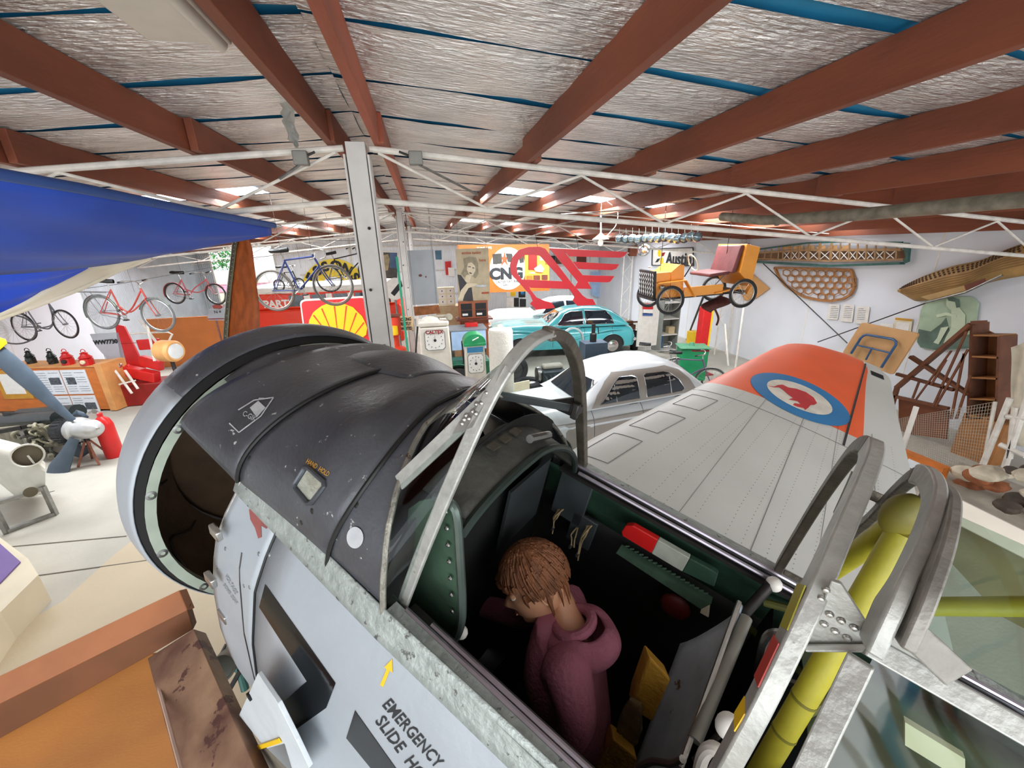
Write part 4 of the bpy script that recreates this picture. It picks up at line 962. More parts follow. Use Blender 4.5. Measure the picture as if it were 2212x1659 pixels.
# white and beige saloon in the foreground; near side is -y in its own frame
wpaint = mat('saloon_white', '#e9edf0', .18, 0, .02, 2, coat=.4); bpaint = mat('saloon_beige', '#a9a199', .28, 0, .03, 2, coat=.3)
aw = math.radians(8)
S = dict(belt=1.0, roof=[(1.22, .98), (1.45, 1.14), (1.72, 1.36), (1.95, 1.475), (2.3, 1.54), (2.75, 1.56), (3.1, 1.52), (3.4, 1.40), (3.65, 1.2), (3.85, .99)],
 side=[[(1.62, 1.02), (2.36, 1.02), (2.36, 1.34), (2.28, 1.37), (2.05, 1.37), (1.93, 1.30), (1.75, 1.14)], [(2.50, 1.02), (3.22, 1.02), (3.28, 1.06), (3.18, 1.22), (3.02, 1.34), (2.9, 1.37), (2.56, 1.38), (2.50, 1.35)]],
 vents=[(1.93, 1.93), (3.0, 3.0)], vtop=1.28, panel=[(1.46, .98), (1.60, 1.15), (1.80, 1.32), (1.98, 1.43), (2.3, 1.44), (3.0, 1.44), (3.25, 1.35), (3.42, 1.2), (3.55, .98)],
 doors=[1.50, 2.43, 3.34], handles=[2.20, 3.12], trim=(.45, 3.9, .80, .80),
 screen=[(-.52, 1.06), (.52, 1.06), (.46, 1.32), (-.46, 1.32)], rear=[(-.48, 1.1), (.48, 1.1), (.40, 1.33), (-.40, 1.33)])
car('saloon_car', 'white over beige grey rounded saloon car behind the aircraft wing', 4.12, 1.60, 1.56, wpaint, bpaint,
    [0, .12, .4, .9, 1.25, 1.5, 2.5, 3.5, 3.8, 4.0, 4.12], [.78, .90, .97, 1.00, 1.01, 1.0, 1.0, 1.0, .97, .90, .74], S, .30, .78, 3.3, carm(.80, 5.93, aw),
    split=[(1.0, .34), (3.9, .34), (3.9, .79), (1.0, .79)])
# turquoise luxury saloon
tp = mat('teal_paint', '#55bcc4', .2, 0, .03, 2, coat=.4)
T2 = dict(belt=1.02, roof=[(1.75, 1.0), (2.0, 1.2), (2.3, 1.42), (2.6, 1.52), (3.1, 1.56), (3.6, 1.54), (4.0, 1.42), (4.3, 1.22), (4.5, 1.0)],
 side=[[(2.12, 1.04), (2.98, 1.04), (2.98, 1.44), (2.60, 1.43), (2.42, 1.36)], [(3.06, 1.04), (3.98, 1.04), (3.9, 1.26), (3.75, 1.42), (3.06, 1.45)]],
 vents=[(2.42, 2.42), (3.72, 3.72)], vtop=1.38, doors=[2.0, 3.02, 3.95], handles=[2.75, 3.8], trim=None,
 screen=[(-.55, 1.1), (.55, 1.1), (.48, 1.4), (-.48, 1.4)], rear=[(-.5, 1.12), (.5, 1.12), (.42, 1.4), (-.42, 1.4)])
tc_ = car('luxury_car', 'turquoise old luxury saloon car beyond the petrol pumps', 4.8, 1.74, 1.57, tp, None, [0, .1, .5, 1.2, 1.8, 2.2, 4.0, 4.4, 4.65, 4.8], [.82, .98, 1.05, 1.08, 1.06, 1.02, 1.02, .98, .90, .70], T2, .34, .95, 3.95, carm(1.85, 12.9, math.radians(-6)))
for s in (1, -1):   # swelling wing lines and pod lamps
    G().tube(bez([(.15, s * .72, .84), (.9, s * .86, .93), (1.8, s * .88, .80), (2.6, s * .87, .62), (3.1, s * .87, .72), (3.9, s * .87, .86), (4.5, s * .72, .74)], 6), .030, 8).ob('wing_line', tp, tc_)
G().box(-.06, .10, -.34, .34, .45, 1.06).ob('radiator_grille', 'chrome', tc_, bev=.03)
cp = mat('cream_paint', '#dfe3e2', .22, 0, .03, 2, coat=.3)
T3 = dict(T2); T3['grille'] = 8
car('old_saloon', 'white old saloon car with blue grey roof behind the turquoise car', 4.7, 1.74, 1.62, cp, None, [0, .1, .5, 1.2, 1.8, 2.2, 4.0, 4.4, 4.65, 4.8], [.88, 1.02, 1.12, 1.13, 1.10, 1.06, 1.04, .98, .90, .70], T3, .36, .95, 3.95, carm(2.1, 15.4, math.radians(-4)))
# red party bus / truck seen end-on behind the shell sign
t = thing('party_van', 'bright red high roofed van with PARTY lettering behind the bicycles', 'van', (-5.45, 13.9, 0))
G().box(-.1, 4.55, 0, 2.3, .45, 1.72).ob('body', 'red_van', t, bev=.08); G().box(0.0, 4.4, .05, 2.2, 1.72, 2.22).ob('upper_body', 'red_van', t, bev=.06, smooth=30)
G().box(-.05, 4.5, .0, 2.25, 2.20, 2.42).ob('roof', 'white_paint', t, bev=.09)
for k in range(1, 6): G().box(.5 + k * .66, .92 + k * .66, .03, .06, 1.80, 2.14).ob('window', dglass, t, smooth=0); G().box(.94 + k * .66, 1.12 + k * .66, .028, .06, 1.78, 2.16).ob('window_pillar', 'white_paint', t, smooth=0)
txt('PARTY', .30, 'white_paint', t, (.84, .045, 1.90), bold=.012); G().box(-.12, 4.6, -.03, .0, 1.1, 1.18).ob('side_rail', 'red_dark', t, bev=.01)
for x in (.9, 3.5): G().lathe([(0, .0), (.2, .02), (.42, .0), (.42, .22)], (x, -.03, .42), (0, 1, 0), 24).ob('wheel', 'rubber', t)
G().lathe([(0, .05), (.05, .04), (.075, 0)], (.0, -.03, 1.28), (0, -1, 0), 14).ob('lamp', 'chrome', t)
# ================================================================ bicycles hung on wires (own frame: x along, z up; wheel axles at z 0)
def bicycle(label, name='bicycle', wr=.335, wb=1.04, fcol='red', tyre='rubber', step=False, guards=True, guardm='steel', rack=False, seatm='black', bars='up', small=False, loop=False, spokes=20, group=None, drop=False, wb_in=None):
    b = thing(name, label, 'bicycle', group=group)
    s = .8 if small else 1.0
    R0, F0 = V((0, 0, 0)), V((wb, 0, 0)); BB = V((.43 * s, 0, -.03)); ST = V((.30 * s, 0, .48 if not small else .36)); HT = V((wb - .22 * (wr / .335), 0, .50 if not small else .36)); HB = V((wb - .16 * (wr / .335), 0, .34 if not small else .20))
    tt = .015
    for c in (R0, F0):
        w = G().tube([c + V((wr * math.cos(a), 0, wr * math.sin(a))) for a in [2 * PI * k / 36 for k in range(36)]], .019, 8, closed=True).ob('wheel', tyre, b)
        r = wr - .030; G().tube([c + V((r * math.cos(a), 0, r * math.sin(a))) for a in [2 * PI * k / 32 for k in range(32)]], .009, 6, closed=True).ob('rim', 'alu', w)
        g = G()
        for k in range(spokes):
            a = 2 * PI * k / spokes; a2 = a + .5 * (-1) ** k; g.tube([c + V((.018 * math.cos(a2), .02 * (-1) ** k, .018 * math.sin(a2))), c + V((r * math.cos(a), 0, r * math.sin(a)))], .0018, 3, caps=False)
        g.ob('spokes', 'steel', w, kind='stuff'); G().cyl(c + V((0, -.05, 0)), c + V((0, .05, 0)), .02, seg=10).ob('hub', 'steel', w)
    g = G()
    def tb(p, q, r=tt): g.tube([p, q], r, 8)
    if loop:
        g.tube(bez([HT, V((wb - .3, 0, .12)), V((.72, 0, -.08)), BB], 6), tt * 1.2, 8); g.tube(bez([HB, V((wb - .38, 0, .02)), BB + V((.08, 0, -.02))], 6), tt, 8); tb(ST, BB)
    elif step:
        g.tube(bez([HT, V((.62 * s + .06, 0, .16)), V((.52 * s, 0, .02)), BB], 6), tt, 8); g.tube(bez([HB, V((.60, 0, .04)), BB.lerp(ST, .35)], 6), tt, 8); tb(ST, BB)
    else:
        tb(ST, HT); tb(HB, BB, tt * 1.1); tb(ST, BB)
    tb(HT + V((-.01, 0, .03)), HB, .018)
    for sd in (-.045, .045):
        g.tube([R0 + V((0, sd, 0)), BB + V((-.05, sd * .4, 0))], .009, 6); g.tube([R0 + V((0, sd, 0)), ST + V((0, sd * .3, -.02))], .008, 6)
    g.ob('frame', fcol, b)
    g = G()
    for sd in (-.045, .045): g.tube(bez([HB + V((0, sd, 0)), HB.lerp(F0, .6) + V((-.01, sd, 0)), F0 + V((0, sd, 0))], 4), .010, 6)
    g.ob('fork', fcol, b)
    sp = ST + V((-.03, 0, .12)); G().tube([ST, sp], .012, 8).ob('seat_post', 'alu', b)
    G().grid(lambda u, v: sp + V((-.14 + .28 * u, (.085 * (1 - u) ** .8 + .02) * math.cos(2 * PI * v), .04 + .04 * math.sin(2 * PI * v) + .015 * (u - .5) ** 2)), 10, 12, cv=True).ob('saddle', seatm, b)
    st = HT + V((-.02, 0, .10)); g = G(); g.tube([HT, st], .011, 8)
    if drop:
        for sd in (-1, 1): g.tube(bez([st, st + V((.04, sd * .19, .0)), st + V((.13, sd * .21, -.02)), st + V((.13, sd * .21, -.12)), st + V((.03, sd * .21, -.15))], 5), .011, 8)
    else:
        for sd in (-1, 1): g.tube(bez([st, st + V((.05, sd * .10, .07)), st + V((.0, sd * .24, .09)), st + V((-.14, sd * .27, .06))], 5), .010, 8)
    g.ob('handlebar', 'alu', b)
    if not drop:
        for sd in (-1, 1): G().tube([st + V((-.05, sd * .25, .08)), st + V((-.16, sd * .27, .055))], .016, 8).ob('grip', 'black', b)
    ch = G().lathe([(.085, -.004), (.095, 0), (.085, .004)], BB + V((0, -.03, 0)), (0, 1, 0), 24).lathe([(.0, -.003), (.03, 0), (.0, .003)], BB + V((0, -.03, 0)), (0, 1, 0), 12)
    for k in range(5): a = 2 * PI * k / 5; ch.tube([BB + V((0, -.03, 0)), BB + V((.09 * math.cos(a), -.03, .09 * math.sin(a)))], .006, 5)
    ch.ob('chainring', 'steel', b)
    G().bar(BB + V((0, -.05, 0)), BB + V((.14, -.06, -.08)), .018, .01).ob('crank', 'alu', b); G().bar(BB + V((0, .05, 0)), BB + V((-.14, .06, .08)), .018, .01).ob('crank', 'alu', b)
    for q in (BB + V((.14, -.11, -.08)), BB + V((-.14, .11, .08))): G().cbox(q, (.07, .08, .02)).ob('pedal', 'black', b, bev=.004)
    G().tube([R0 + V((0, -.03, .04)), BB + V((0, -.03, .09))], .004, 5).tube([R0 + V((0, -.03, -.04)), BB + V((0, -.03, -.09))], .004, 5).ob('chain', 'dark_metal', b)
    if guards:
        for c, a0, a1 in ((R0, 20, 200), (F0, 35, 165)):
            g = G(); g.grid(lambda u, v: c + V(((wr + .028) * math.cos(math.radians(a0 + (a1 - a0) * u)), -.025 + .05 * v, (wr + .028 + .008 * math.sin(PI * v)) * math.sin(math.radians(a0 + (a1 - a0) * u)))), 24, 3); g.ob('mudguard', guardm, b, solid=.002)
    if rack:
        g = G()
        for sd in (-.06, .06): g.tube([V((-.32, sd, .40)), V((.26, sd, .42))], .006, 6).tube([V((-.2, sd, .40)), V((0, sd, 0))], .005, 5)
        g.tube([V((-.32, -.06, .40)), V((-.34, 0, .41)), V((-.32, .06, .40))], .006, 6).ob('rack', 'steel', b)
    return b
def place_bike(b, rpx, fpx, t, t2=None, lean=0):
    P = PT(*rpx, t); Q = PT(*fpx, t2 or t); x = (Q - P).normalized(); z = (V((0, 0, 1)) + V((x.y, -x.x, 0)) * lean)
    setw(b, frame(P, x, z))
    for sx in (.28, .78):
        a = V((sx, 0, .55 if sx < .5 else .45)); q = WM[b.name] @ a; G().tube([a, WM[b.name].inverted() @ V((q.x, q.y, foil_z(q.x) - .03))], .003, 4).ob('hanging_cord', 'dark_metal', b)
    return (Q - P).length
wires = []
print('BIKE', place_bike(bicycle('red ladies bicycle with black saddle and worn chrome guards hung at the left', wr=.335, wb=1.15, fcol=mat('bike_red', '#a63c33', .4, 0, .15, 9), tyre=mat('tyre_grey', '#5a5b5c', .8), step=True, rack=True, guardm=mat('guard_worn', '#8b9489', .4, .6, .25, 20)), (221, 675), (342, 681), 8.2))
print('BIKE', place_bike(bicycle('blue racing bicycle with drop handlebars hung nearest the steel post', wr=.335, wb=1.02, fcol=mat('bike_blue', '#2b3d7c', .35, 0, .1, 9), tyre=mat('tyre_tan', '#6e6862', .8), guards=False, drop=True), (593, 628), (724, 616), 6.9))
print('BIKE', place_bike(bicycle('black roadster bicycle hung behind the blue racing bicycle', wr=.335, wb=1.18, fcol='black', guards=False), (711, 603), (805, 584), 11.0))
print('BIKE', place_bike(bicycle('small wheeled pinkish red folding bicycle beside the far left window', wr=.25, wb=1.05, fcol=mat('bike_pink', '#b9545c', .4, 0, .15, 9), small=True, step=True, guardm=mat('bike_pink'), rack=False), (378, 634), (468, 636), 10.2))
print('BIKE', place_bike(bicycle('grey loop framed old bicycle hung at the far left edge', wr=.335, wb=1.25, fcol=mat('bike_grey', '#6e7177', .45, .2, .15, 9), guards=False, loop=True), (52, 706), (146, 700), 9.8, 9.6))
print('BIKE', place_bike(bicycle('child size bicycle in worn metal hung behind the blue racing bicycle frame', wr=.16, wb=.62, fcol='dark_metal', small=True, guards=False), (603, 616), (648, 613), 12.2))
wheel = thing('spoked_hoop', 'loose grey bicycle wheel hung at the far left edge under the white canvas', 'wheel')
setw(wheel, frame(PT(30, 712, 9.3), (1, .6, 0), (0, 0, 1)))
w_ = G().tube([V((.335 * math.cos(a), 0, .335 * math.sin(a))) for a in [2 * PI * k / 36 for k in range(36)]], .018, 8, closed=True).ob('tyre', mat('tyre_grey'), wheel)
g = G(); [g.tube([(0, .02 * (-1) ** k, 0), (.31 * math.cos(PI * k / 10), 0, .31 * math.sin(PI * k / 10))], .0018, 3, caps=False) for k in range(20)]; g.ob('spokes', 'steel', wheel, kind='stuff')
# bicycle standing among the machines at the right
bk = bicycle('silver and purple bicycle standing on the floor behind the orange wing tip', wr=.33, wb=1.08, fcol=mat('bike_purple', '#6d5a78', .4, .3, .1, 9), tyre=mat('tyre_grey'), rack=True); p = PT(1555, 807, 9.0); setw(bk, frame((p.x - .95, p.y + .8, .35), (.8, -.6, 0), (0, 0, 1)))
bk = bicycle('white guarded roadster bicycle standing close behind the purple bicycle', wr=.33, wb=1.08, fcol='steel', rack=False, guardm='steel_white'); setw(bk, frame((p.x - 1.2, p.y + 1.75, .35), (.8, -.6, 0), (0, 0, 1)))
# wires the bicycles hang from
wm = mat('wire', '#55534e', .5, .6)
wn = 0
for a, ta, b, tb_, lab in [((0, 588), 7.5, (320, 560), 8.2, 'thin dark wire under the blue wing'), ((185, 515), 8.0, (560, 560), 8.4, 'thin wire slanting behind the red bicycle'), ((0, 648), 8.0, (500, 570), 8.4, 'thin wire through the red bicycle handlebar'), ((550, 505), 6.9, (800, 520), 7.2, 'thin wire over the blue racing bicycle'), ((800, 420), 9.5, (1080, 470), 9.8, 'dark wire under the first truss right of the posts')]:
    w = thing('hanging_wire', lab, 'wire', PT(*a, ta)); q = PT(*b, tb_) - PT(*a, ta); G().tube([V(), q * .5 + V((0, 0, -.05)), q], .005, 5).ob('wire', wm, w)
# ================================================================ left: blue and white fabric wing of a microlight
bluef = mat('sail_blue', '#1f46a8', .55, 0, .12, 2.0, .12, 6); bluef2 = mat('sail_blue_bright', '#1c50d8', .5, 0, .05, 2); creamf = mat('sail_cream', '#e2d9c4', .7, 0, .08, 3, .2, 8)
mw_ = thing('fabric_wing', 'blue and white fabric microlight wing hanging at the left under the trusses', 'wing', PT(300, 500, 4.5))
T0 = PT(592, 484, 5.6); TL = PT(-60, 372, 2.7)
def sail(top, bot, sag, name, m, lab=None, nu=24, nv=14):
    top = bez([PT(a, b, c * .68) for a, b, c in top], 6); bot = bez([PT(a, b, c * .68) for a, b, c in bot], 6)
    def fn(u, v):
        a = top[min(len(top) - 1, round(u * (len(top) - 1)))]; b = bot[min(len(bot) - 1, round(u * (len(bot) - 1)))]; return a.lerp(b, v) + V((0, -.3, -1)) * sag * math.sin(PI * v) * (1 - abs(u - .4)) + V((0, 0, .012 * math.sin(14 * v + 3 * u)))
    return G().grid(fn, nu, nv).ob(name, m, mw_, world=True, solid=.004, label=lab)
sail([(585, 483, 5.6), (470, 470, 4.7), (330, 437, 3.9), (160, 405, 3.3), (-30, 382, 2.9)], [(585, 500, 5.7), (480, 520, 5.2), (330, 556, 4.7), (170, 578, 4.3), (-30, 592, 4.0)], .10, 'sail', bluef, 'blue sail underside')
sail([(330, 437, 3.88), (220, 425, 3.6), (100, 420, 3.3), (-30, 385, 3.0)], [(330, 439, 3.88), (230, 438, 3.6), (110, 436, 3.32), (-30, 424, 3.05)], 0, 'sail_white_panel', creamf, 'white triangle on the sail', nv=3)
sail([(190, 576, 5.2), (130, 583, 4.9), (60, 588, 4.7), (-30, 592, 4.5)], [(188, 577, 5.3), (120, 620, 5.2), (60, 655, 5.1), (-30, 700, 5.0)], .0, 'lower_sail', bluef2, 'bright blue lower sail')
sail([(318, 560, 5.9), (250, 570, 5.6), (180, 578, 5.3), (60, 650, 5.0), (-30, 690, 4.9)], [(330, 559, 5.95), (255, 587, 5.7), (178, 624, 5.4), (80, 662, 5.1), (-30, 700, 4.95)], .0, 'sail_cream_panel', creamf, 'cream canvas panel below the blue sail', nv=4)
G().tube([PT(p[0], p[1], p[2] * .68) for p in [(-60, 366, 2.75), (180, 408, 3.35), (400, 452, 4.25), (592, 487, 5.6)]], [.030, .030, .028, .027], 14).ob('leading_edge_tube', mat('tube_blue_sleeve', '#2c4a86', .55, 0, .12, 6), mw_, world=True)
G().tube([PT(583, 485, 3.76), PT(604, 489, 3.92)], .02, 12).ob('tube_end', 'alu', mw_, world=True)
G().tube([PT(325, 559, 4.03), PT(255, 586, 3.87), PT(178, 623, 3.66), PT(80, 661, 3.46), PT(-30, 699, 3.36)], .015, 8).ob('trailing_hem', creamf, mw_, world=True)
for k, (x, y) in enumerate([(345, 340), (382, 500), (382, 505)]): pass
# ================================================================ tall wooden propeller blade standing behind the nose
def blade(pts_l, pts_r, t, name, m, par, th=.05):
    L = [PT(x, y, t) for x, y in pts_l]; R_ = [PT(x, y, t) for x, y in pts_r]; n = len(L); d = (CAMP - L[n // 2]).normalized()
    def fn(u, v):
        i = u * (n - 1); k = min(n - 2, int(i)); f = i - k; a = L[k].lerp(L[k + 1], f); b = R_[k].lerp(R_[k + 1], f); w = (math.cos(2 * PI * v) + 1) / 2; return a.lerp(b, w) + d * th * math.sin(2 * PI * v) * (.4 + .6 * (1 - abs(2 * u - 1)))
    return G().grid(fn, 24, 14, cv=True).ob(name, m, par, world=True)
pw = mat('prop_wood', '#9c4f22', .3, 0, .25, 3, .0, 30, stretch=(6, 6, .8), coat=.3)
pb = thing('wooden_propeller', 'tall varnished wooden propeller with studded metal edge standing behind the aircraft nose', 'propeller', PT(523, 700, 5.0))
lx = [(513, 492), (503, 530), (497, 580), (490, 640), (484, 720), (480, 830)]; rx_2 = [(528, 492), (545, 535), (553, 600), (560, 660), (562, 720), (560, 830)]
blade(lx, rx_2, 5.0, 'blade', pw, pb, .035)
sh = [(x + 9, y) for x, y in lx]; blade([(x - 2, y - 3) for x, y in lx], sh, 4.97, 'metal_sheath', mat('sheath', '#6b6a5a', .45, .7, .2, 25), pb, .02)
for k in range(24):
    f = k / 23 * 4.2; i = int(f); q = V(lx[i]).lerp(V(lx[i + 1]), f - i); p = PT(q.x + 3, q.y + 4, 4.94); G().sph(WM[pb.name].inverted() @ p, .006, seg=8, rings=5).ob('stud', 'alu', pb)
G().tube([PT(522, 832, 5.0), PT(524, 832, 5.0) * 1 - V((0, 0, PT(524, 832, 5.0).z - .02))], .05, 12).ob('stand', 'dark_metal', pb, world=True)
# ================================================================ left: in-line engine with metal propeller on a stand
HB_ = PT(170, 930, 5.4)
en = thing('aero_engine', 'old in-line aircraft engine on a stand with a dark three bladed propeller and silver hub', 'engine', (HB_.x, HB_.y, CZ * (1 - 1 / 1.28)))
def EW(x, y, t): return WM[en.name].inverted() @ PT(x, y, t)
ax = (EW(235, 925, 5.15) - EW(150, 930, 5.5)).normalized()
hub = EW(170, 928, 5.4)
G().lathe([(0, .45), (.05, .44), (.10, .40), (.125, .32), (.13, .1), (.16, .08), (.17, .0), (.15, -.06), (0, -.07)], hub, ax, 24).ob('spinner_hub', 'silver_paint', en, label='silver propeller hub')
G().cyl(hub + ax * .44, hub + ax * .49, .012, seg=8).ob('hub_pin', 'alu', en)
bm_ = mat('blade_slate', '#4a5764', .5, .1, .12, 5, .05, 30, wear='#8c949c', wt=.76, ws=12)
blade([(165, 905), (140, 880), (112, 850), (70, 800), (30, 765), (-10, 735), (-60, 690)], [(150, 912), (112, 885), (72, 855), (22, 815), (-12, 785), (-40, 760), (-90, 710)][::1], 5.28, 'propeller_blade', bm_, en, .05)
blade([(-2, 728), (12, 733), (16, 742), (0, 756)], [(-40, 715), (-30, 732), (-22, 745), (-12, 762)], 5.25, 'blade_tip', 'yellow', en, .03)
blade([(150, 945), (130, 975), (105, 1005), (95, 1035), (97, 1052)], [(172, 950), (160, 985), (150, 1020), (130, 1050), (118, 1060)], 5.25, 'propeller_blade', bm_, en, .05)
blade([(150, 900), (165, 885), (180, 890)], [(160, 930), (182, 918), (192, 900)], 5.6, 'propeller_blade', bm_, en, .05)
blade([(165, 955), (180, 965), (196, 955)], [(160, 985), (175, 990), (198, 975)], 5.6, 'propeller_blade', bm_, en, .05)
G().lathe([(.12, 0), (.19, -.02), (.19, -.25), (.14, -.30), (.1, -.3)], hub - ax * .05, ax, 24).ob('reduction_gear', mat('gear_black', '#35373a', .5, .4, .2, 14), en)
g = G()
for k in range(26): a = 2 * PI * k / 26; n1, n2, _ = basis(ax); g.bar(hub - ax * .08 + (n1 * math.cos(a) + n2 * math.sin(a)) * .195, hub - ax * .27 + (n1 * math.cos(a) + n2 * math.sin(a)) * .195, .014)
g.ob('gear_teeth', mat('gear_black'), en, kind='stuff')
cover = mat('cam_cover', '#27302f', .35, .3, .3, 10, .1, 30, wear='#7b857c', wt=.72, ws=16)
for z, o in ((.19, .0), (.17, .30)):
    G().tube([hub - ax * .35 + V((0, o, z)), hub - ax * 2.0 + V((0, o, z + .02))], .10, 12).ob('rocker_cover', cover, en)
blk_m = mat('engine_block', '#8d8774', .7, .2, .35, 8, .3, 30)
G().bar(hub - ax * .35 + V((0, .1, -.05)), hub - ax * 2.0 + V((0, .1, -.03)), .42, .32).ob('crankcase', blk_m, en, bev=.04)
rr = random.Random(11)
for k in range(46):
    t = rr.uniform(.35, 1.35); a = hub - ax * t + V((-.02 + rr.uniform(-.1, .0), -.14 + rr.uniform(-.08, .03), rr.uniform(-.30, .12))); b = a + V((rr.uniform(-.14, .14), rr.uniform(-.05, .03), rr.uniform(-.14, .14)))
    (G().tube(bez([a, a.lerp(b, .5) + V((0, -.05, .03)), b], 4), rr.uniform(.008, .024), 8) if k % 3 else G().lathe([(0, .05), (.03, .045), (.04, 0), (.0, -.02)], a, (rr.uniform(-1, 1), -1, rr.uniform(-.4, .8)), 10)).ob(['pipe', 'fitting'][0 if k % 3 else 1], [blk_m, mat('pipe_tan', '#a59f88', .6, .2, .2, 12), mat('pipe_dark', '#3f3d35', .6, .3, .3, 12)][k % 3], en)
G().tube([hub - ax * .5 + V((0, -.2, .18)), hub - ax * 1.9 + V((0, -.2, .17))], .02, 8).ob('long_rod', mat('pipe_tan'), en)
for x, y in [(0, 0)]:
    for (px, py, t) in [(100, 1040, 5.7), (20, 1060, 5.5), (185, 985, 6.0), (60, 1000, 6.2)]:
        p = EW(px, py, t); f = V((p.x, p.y, 0)); G().bar(f, V((f.x, f.y, max(p.z, .45))), .05).ob('stand_leg', 'steel', en, smooth=0)
e0, e1, e2, e3 = [EW(px, py, t) for (px, py, t) in [(100, 1040, 5.7), (20, 1060, 5.5), (185, 985, 6.0), (60, 1000, 6.2)]]
for a, b in ((e0, e1), (e2, e3), (e0, e2)): G().bar(V((a.x, a.y, .5)), V((b.x, b.y, .5)), .05).ob('stand_rail', 'dark_metal', en, smooth=0)
push(en, 1.28)
# pale nacelle shell with a round intake
na = thing('engine_nacelle', 'pale grey cowling with a round intake on a low stand at the left edge', 'cowling', (PT(40, 1000, 4.6).x, PT(40, 1000, 4.6).y, CZ * (1 - 1 / 1.22)))
def NW(x, y, t): return WM[na.name].inverted() @ PT(x, y, t)
npr = [(-40, 930, 985), (0, 948, 1045), (40, 958, 1078), (75, 975, 1075), (98, 1000, 1058)]
def nf(u, v):
    i = u * 4; k = min(3, int(i)); f = i - k; x = npr[k][0] * (1 - f) + npr[k + 1][0] * f; a = npr[k][1] * (1 - f) + npr[k + 1][1] * f; b = npr[k][2] * (1 - f) + npr[k + 1][2] * f
    c, s = math.cos(2 * PI * v), math.sin(2 * PI * v); c = math.copysign(abs(c) ** .7, c); return NW(x, (a + b) / 2 - c * (b - a) / 2, 4.6 - .24 * s + .1)
nm = mat('nacelle_white', '#d6d3c6', .4, .1, .08, 6, .05, 30)
G().grid(nf, 16, 28, cv=True).ob('shell', nm, na); P = [nf(1, k / 20) for k in range(20)]; G().add(P + [sum(P, V()) / 20], [(k, (k + 1) % 20, 20) for k in range(20)]).ob('end_cap', nm, na)
c = NW(60, 984, 4.38); d = (NW(80, 990, 3.7) - c).normalized(); G().lathe([(.112, -.14), (.112, .0), (.125, .012), (.13, -.02), (.13, -.14)], c, d, 26).ob('intake_ring', nm, na); G().lathe([(0, -.08), (.10, -.08), (.111, -.02)], c, d, 22).ob('intake_throat', mat('throat', '#6d6450', .7), na)
G().bar(c - d * .02, c - d * .02 + V((.03, 0, -.13)), .012).ob('intake_vane', nm, na)
G().lathe([(0, .004), (.05, .003), (.055, 0)], NW(66, 1063, 4.38), d, 18).ob('vent_hole', mat('hole_brown', '#5d5340', .8), na)
for (px, py, t) in [(100, 1068, 4.5), (15, 1150, 4.3)]:
    p = NW(px, py, t); G().bar(V((p.x, p.y, 0)), V((p.x, p.y, .38)), .04).ob('stand_leg', 'steel', na, smooth=0)
a = NW(100, 1068, 4.5); b = NW(15, 1150, 4.3); G().bar(V((a.x, a.y, .36)), V((b.x, b.y, .36)), .04).bar(V((a.x, a.y, .02)), V((b.x, b.y, .02)), .04).ob('stand_rail', 'steel', na, smooth=0)

push(na, 1.22)
# ================================================================ orange display cabinet with newspaper pages, lanterns on top
orw = mat('cabinet_orange', '#c9702c', .5, 0, .12, 4, stretch=(1, 1, 3)); orl = mat('cabinet_edge', '#d99a5c', .5, 0, .1, 5)
CT = 9.4
ca = [PT(x, y, t) for x, y, t in [(-60, 790, 9.0), (205, 792, 9.0), (232, 782, 8.7)]]
cb = thing('display_cabinet', 'orange brown display cabinet with newspaper pages, topped by lanterns', 'cabinet', (ca[0].x, ca[0].y, 0))
def CW(p): return WM[cb.name].inverted() @ p
zt = ca[1].z; x1 = CW(ca[1]); d = (V((x1.x, x1.y, 0))).normalized(); pr = V((-d.y, d.x, 0)); Lc = V((x1.x, x1.y, 0)).length
def cbar(s0, s1, d0, d1, z0, z1, name, m, **k):
    P = [d * s + pr * q for s, q in ((s0, d0), (s1, d0), (s1, d1), (s0, d1))]
    return G().hexa([V((p.x, p.y, z0)) for p in P] + [V((p.x, p.y, z1)) for p in P]).ob(name, m, cb, smooth=0, **k)
cbar(0, Lc, 0, .55, .05, zt, 'cabinet_body', orw); cbar(Lc, Lc + .16, -.02, .57, .02, zt + .06, 'side_board', orl); cbar(-.02, Lc, -.02, .57, zt, zt + .03, 'top_board', orl)
cbar(Lc - 1.62, Lc - 1.56, -.03, 0, zt - .75, zt + .02, 'picture_stile', mat('frame_brown', '#a8602c', .5))
pp = cbar(Lc - 2.35, Lc - 1.66, -.03, -.005, zt - .72, zt - .03, 'yellow_frame', 'gold'); cbar(Lc - 2.25, Lc - 1.78, -.036, -.02, zt - .6, zt - .12, 'framed_page', 'paper')
gp_ = [mat('print_grey', '#8d9196', .8, 0, .4, 30), mat('print_dark', '#50555b', .8, 0, .5, 24)]
rr = random.Random(5)
for i in range(2):
    for j in range(2):
        s0 = Lc - 1.42 + i * .60; z1 = zt - .06 - j * .62
        cbar(s0, s0 + .57, -.018, -.003, z1 - .58, z1, 'newspaper_page', mat('news', '#dfe3e8', .8, 0, .04, 20))
        for k in range(9):
            z = z1 - .06 - .055 * k; cbar(s0 + .04, s0 + .25, -.021, -.017, z - .012, z, 'text_line', gp_[0]); 
            if k % 4 != 1: cbar(s0 + .31, s0 + .53, -.021, -.017, z - .012, z, 'text_line', gp_[0])
        cbar(s0 + (.08 if (i + j) % 2 else .28), s0 + (.28 if (i + j) % 2 else .53), -.024, -.017, z1 - .34, z1 - .18, 'news_photo', gp_[1])
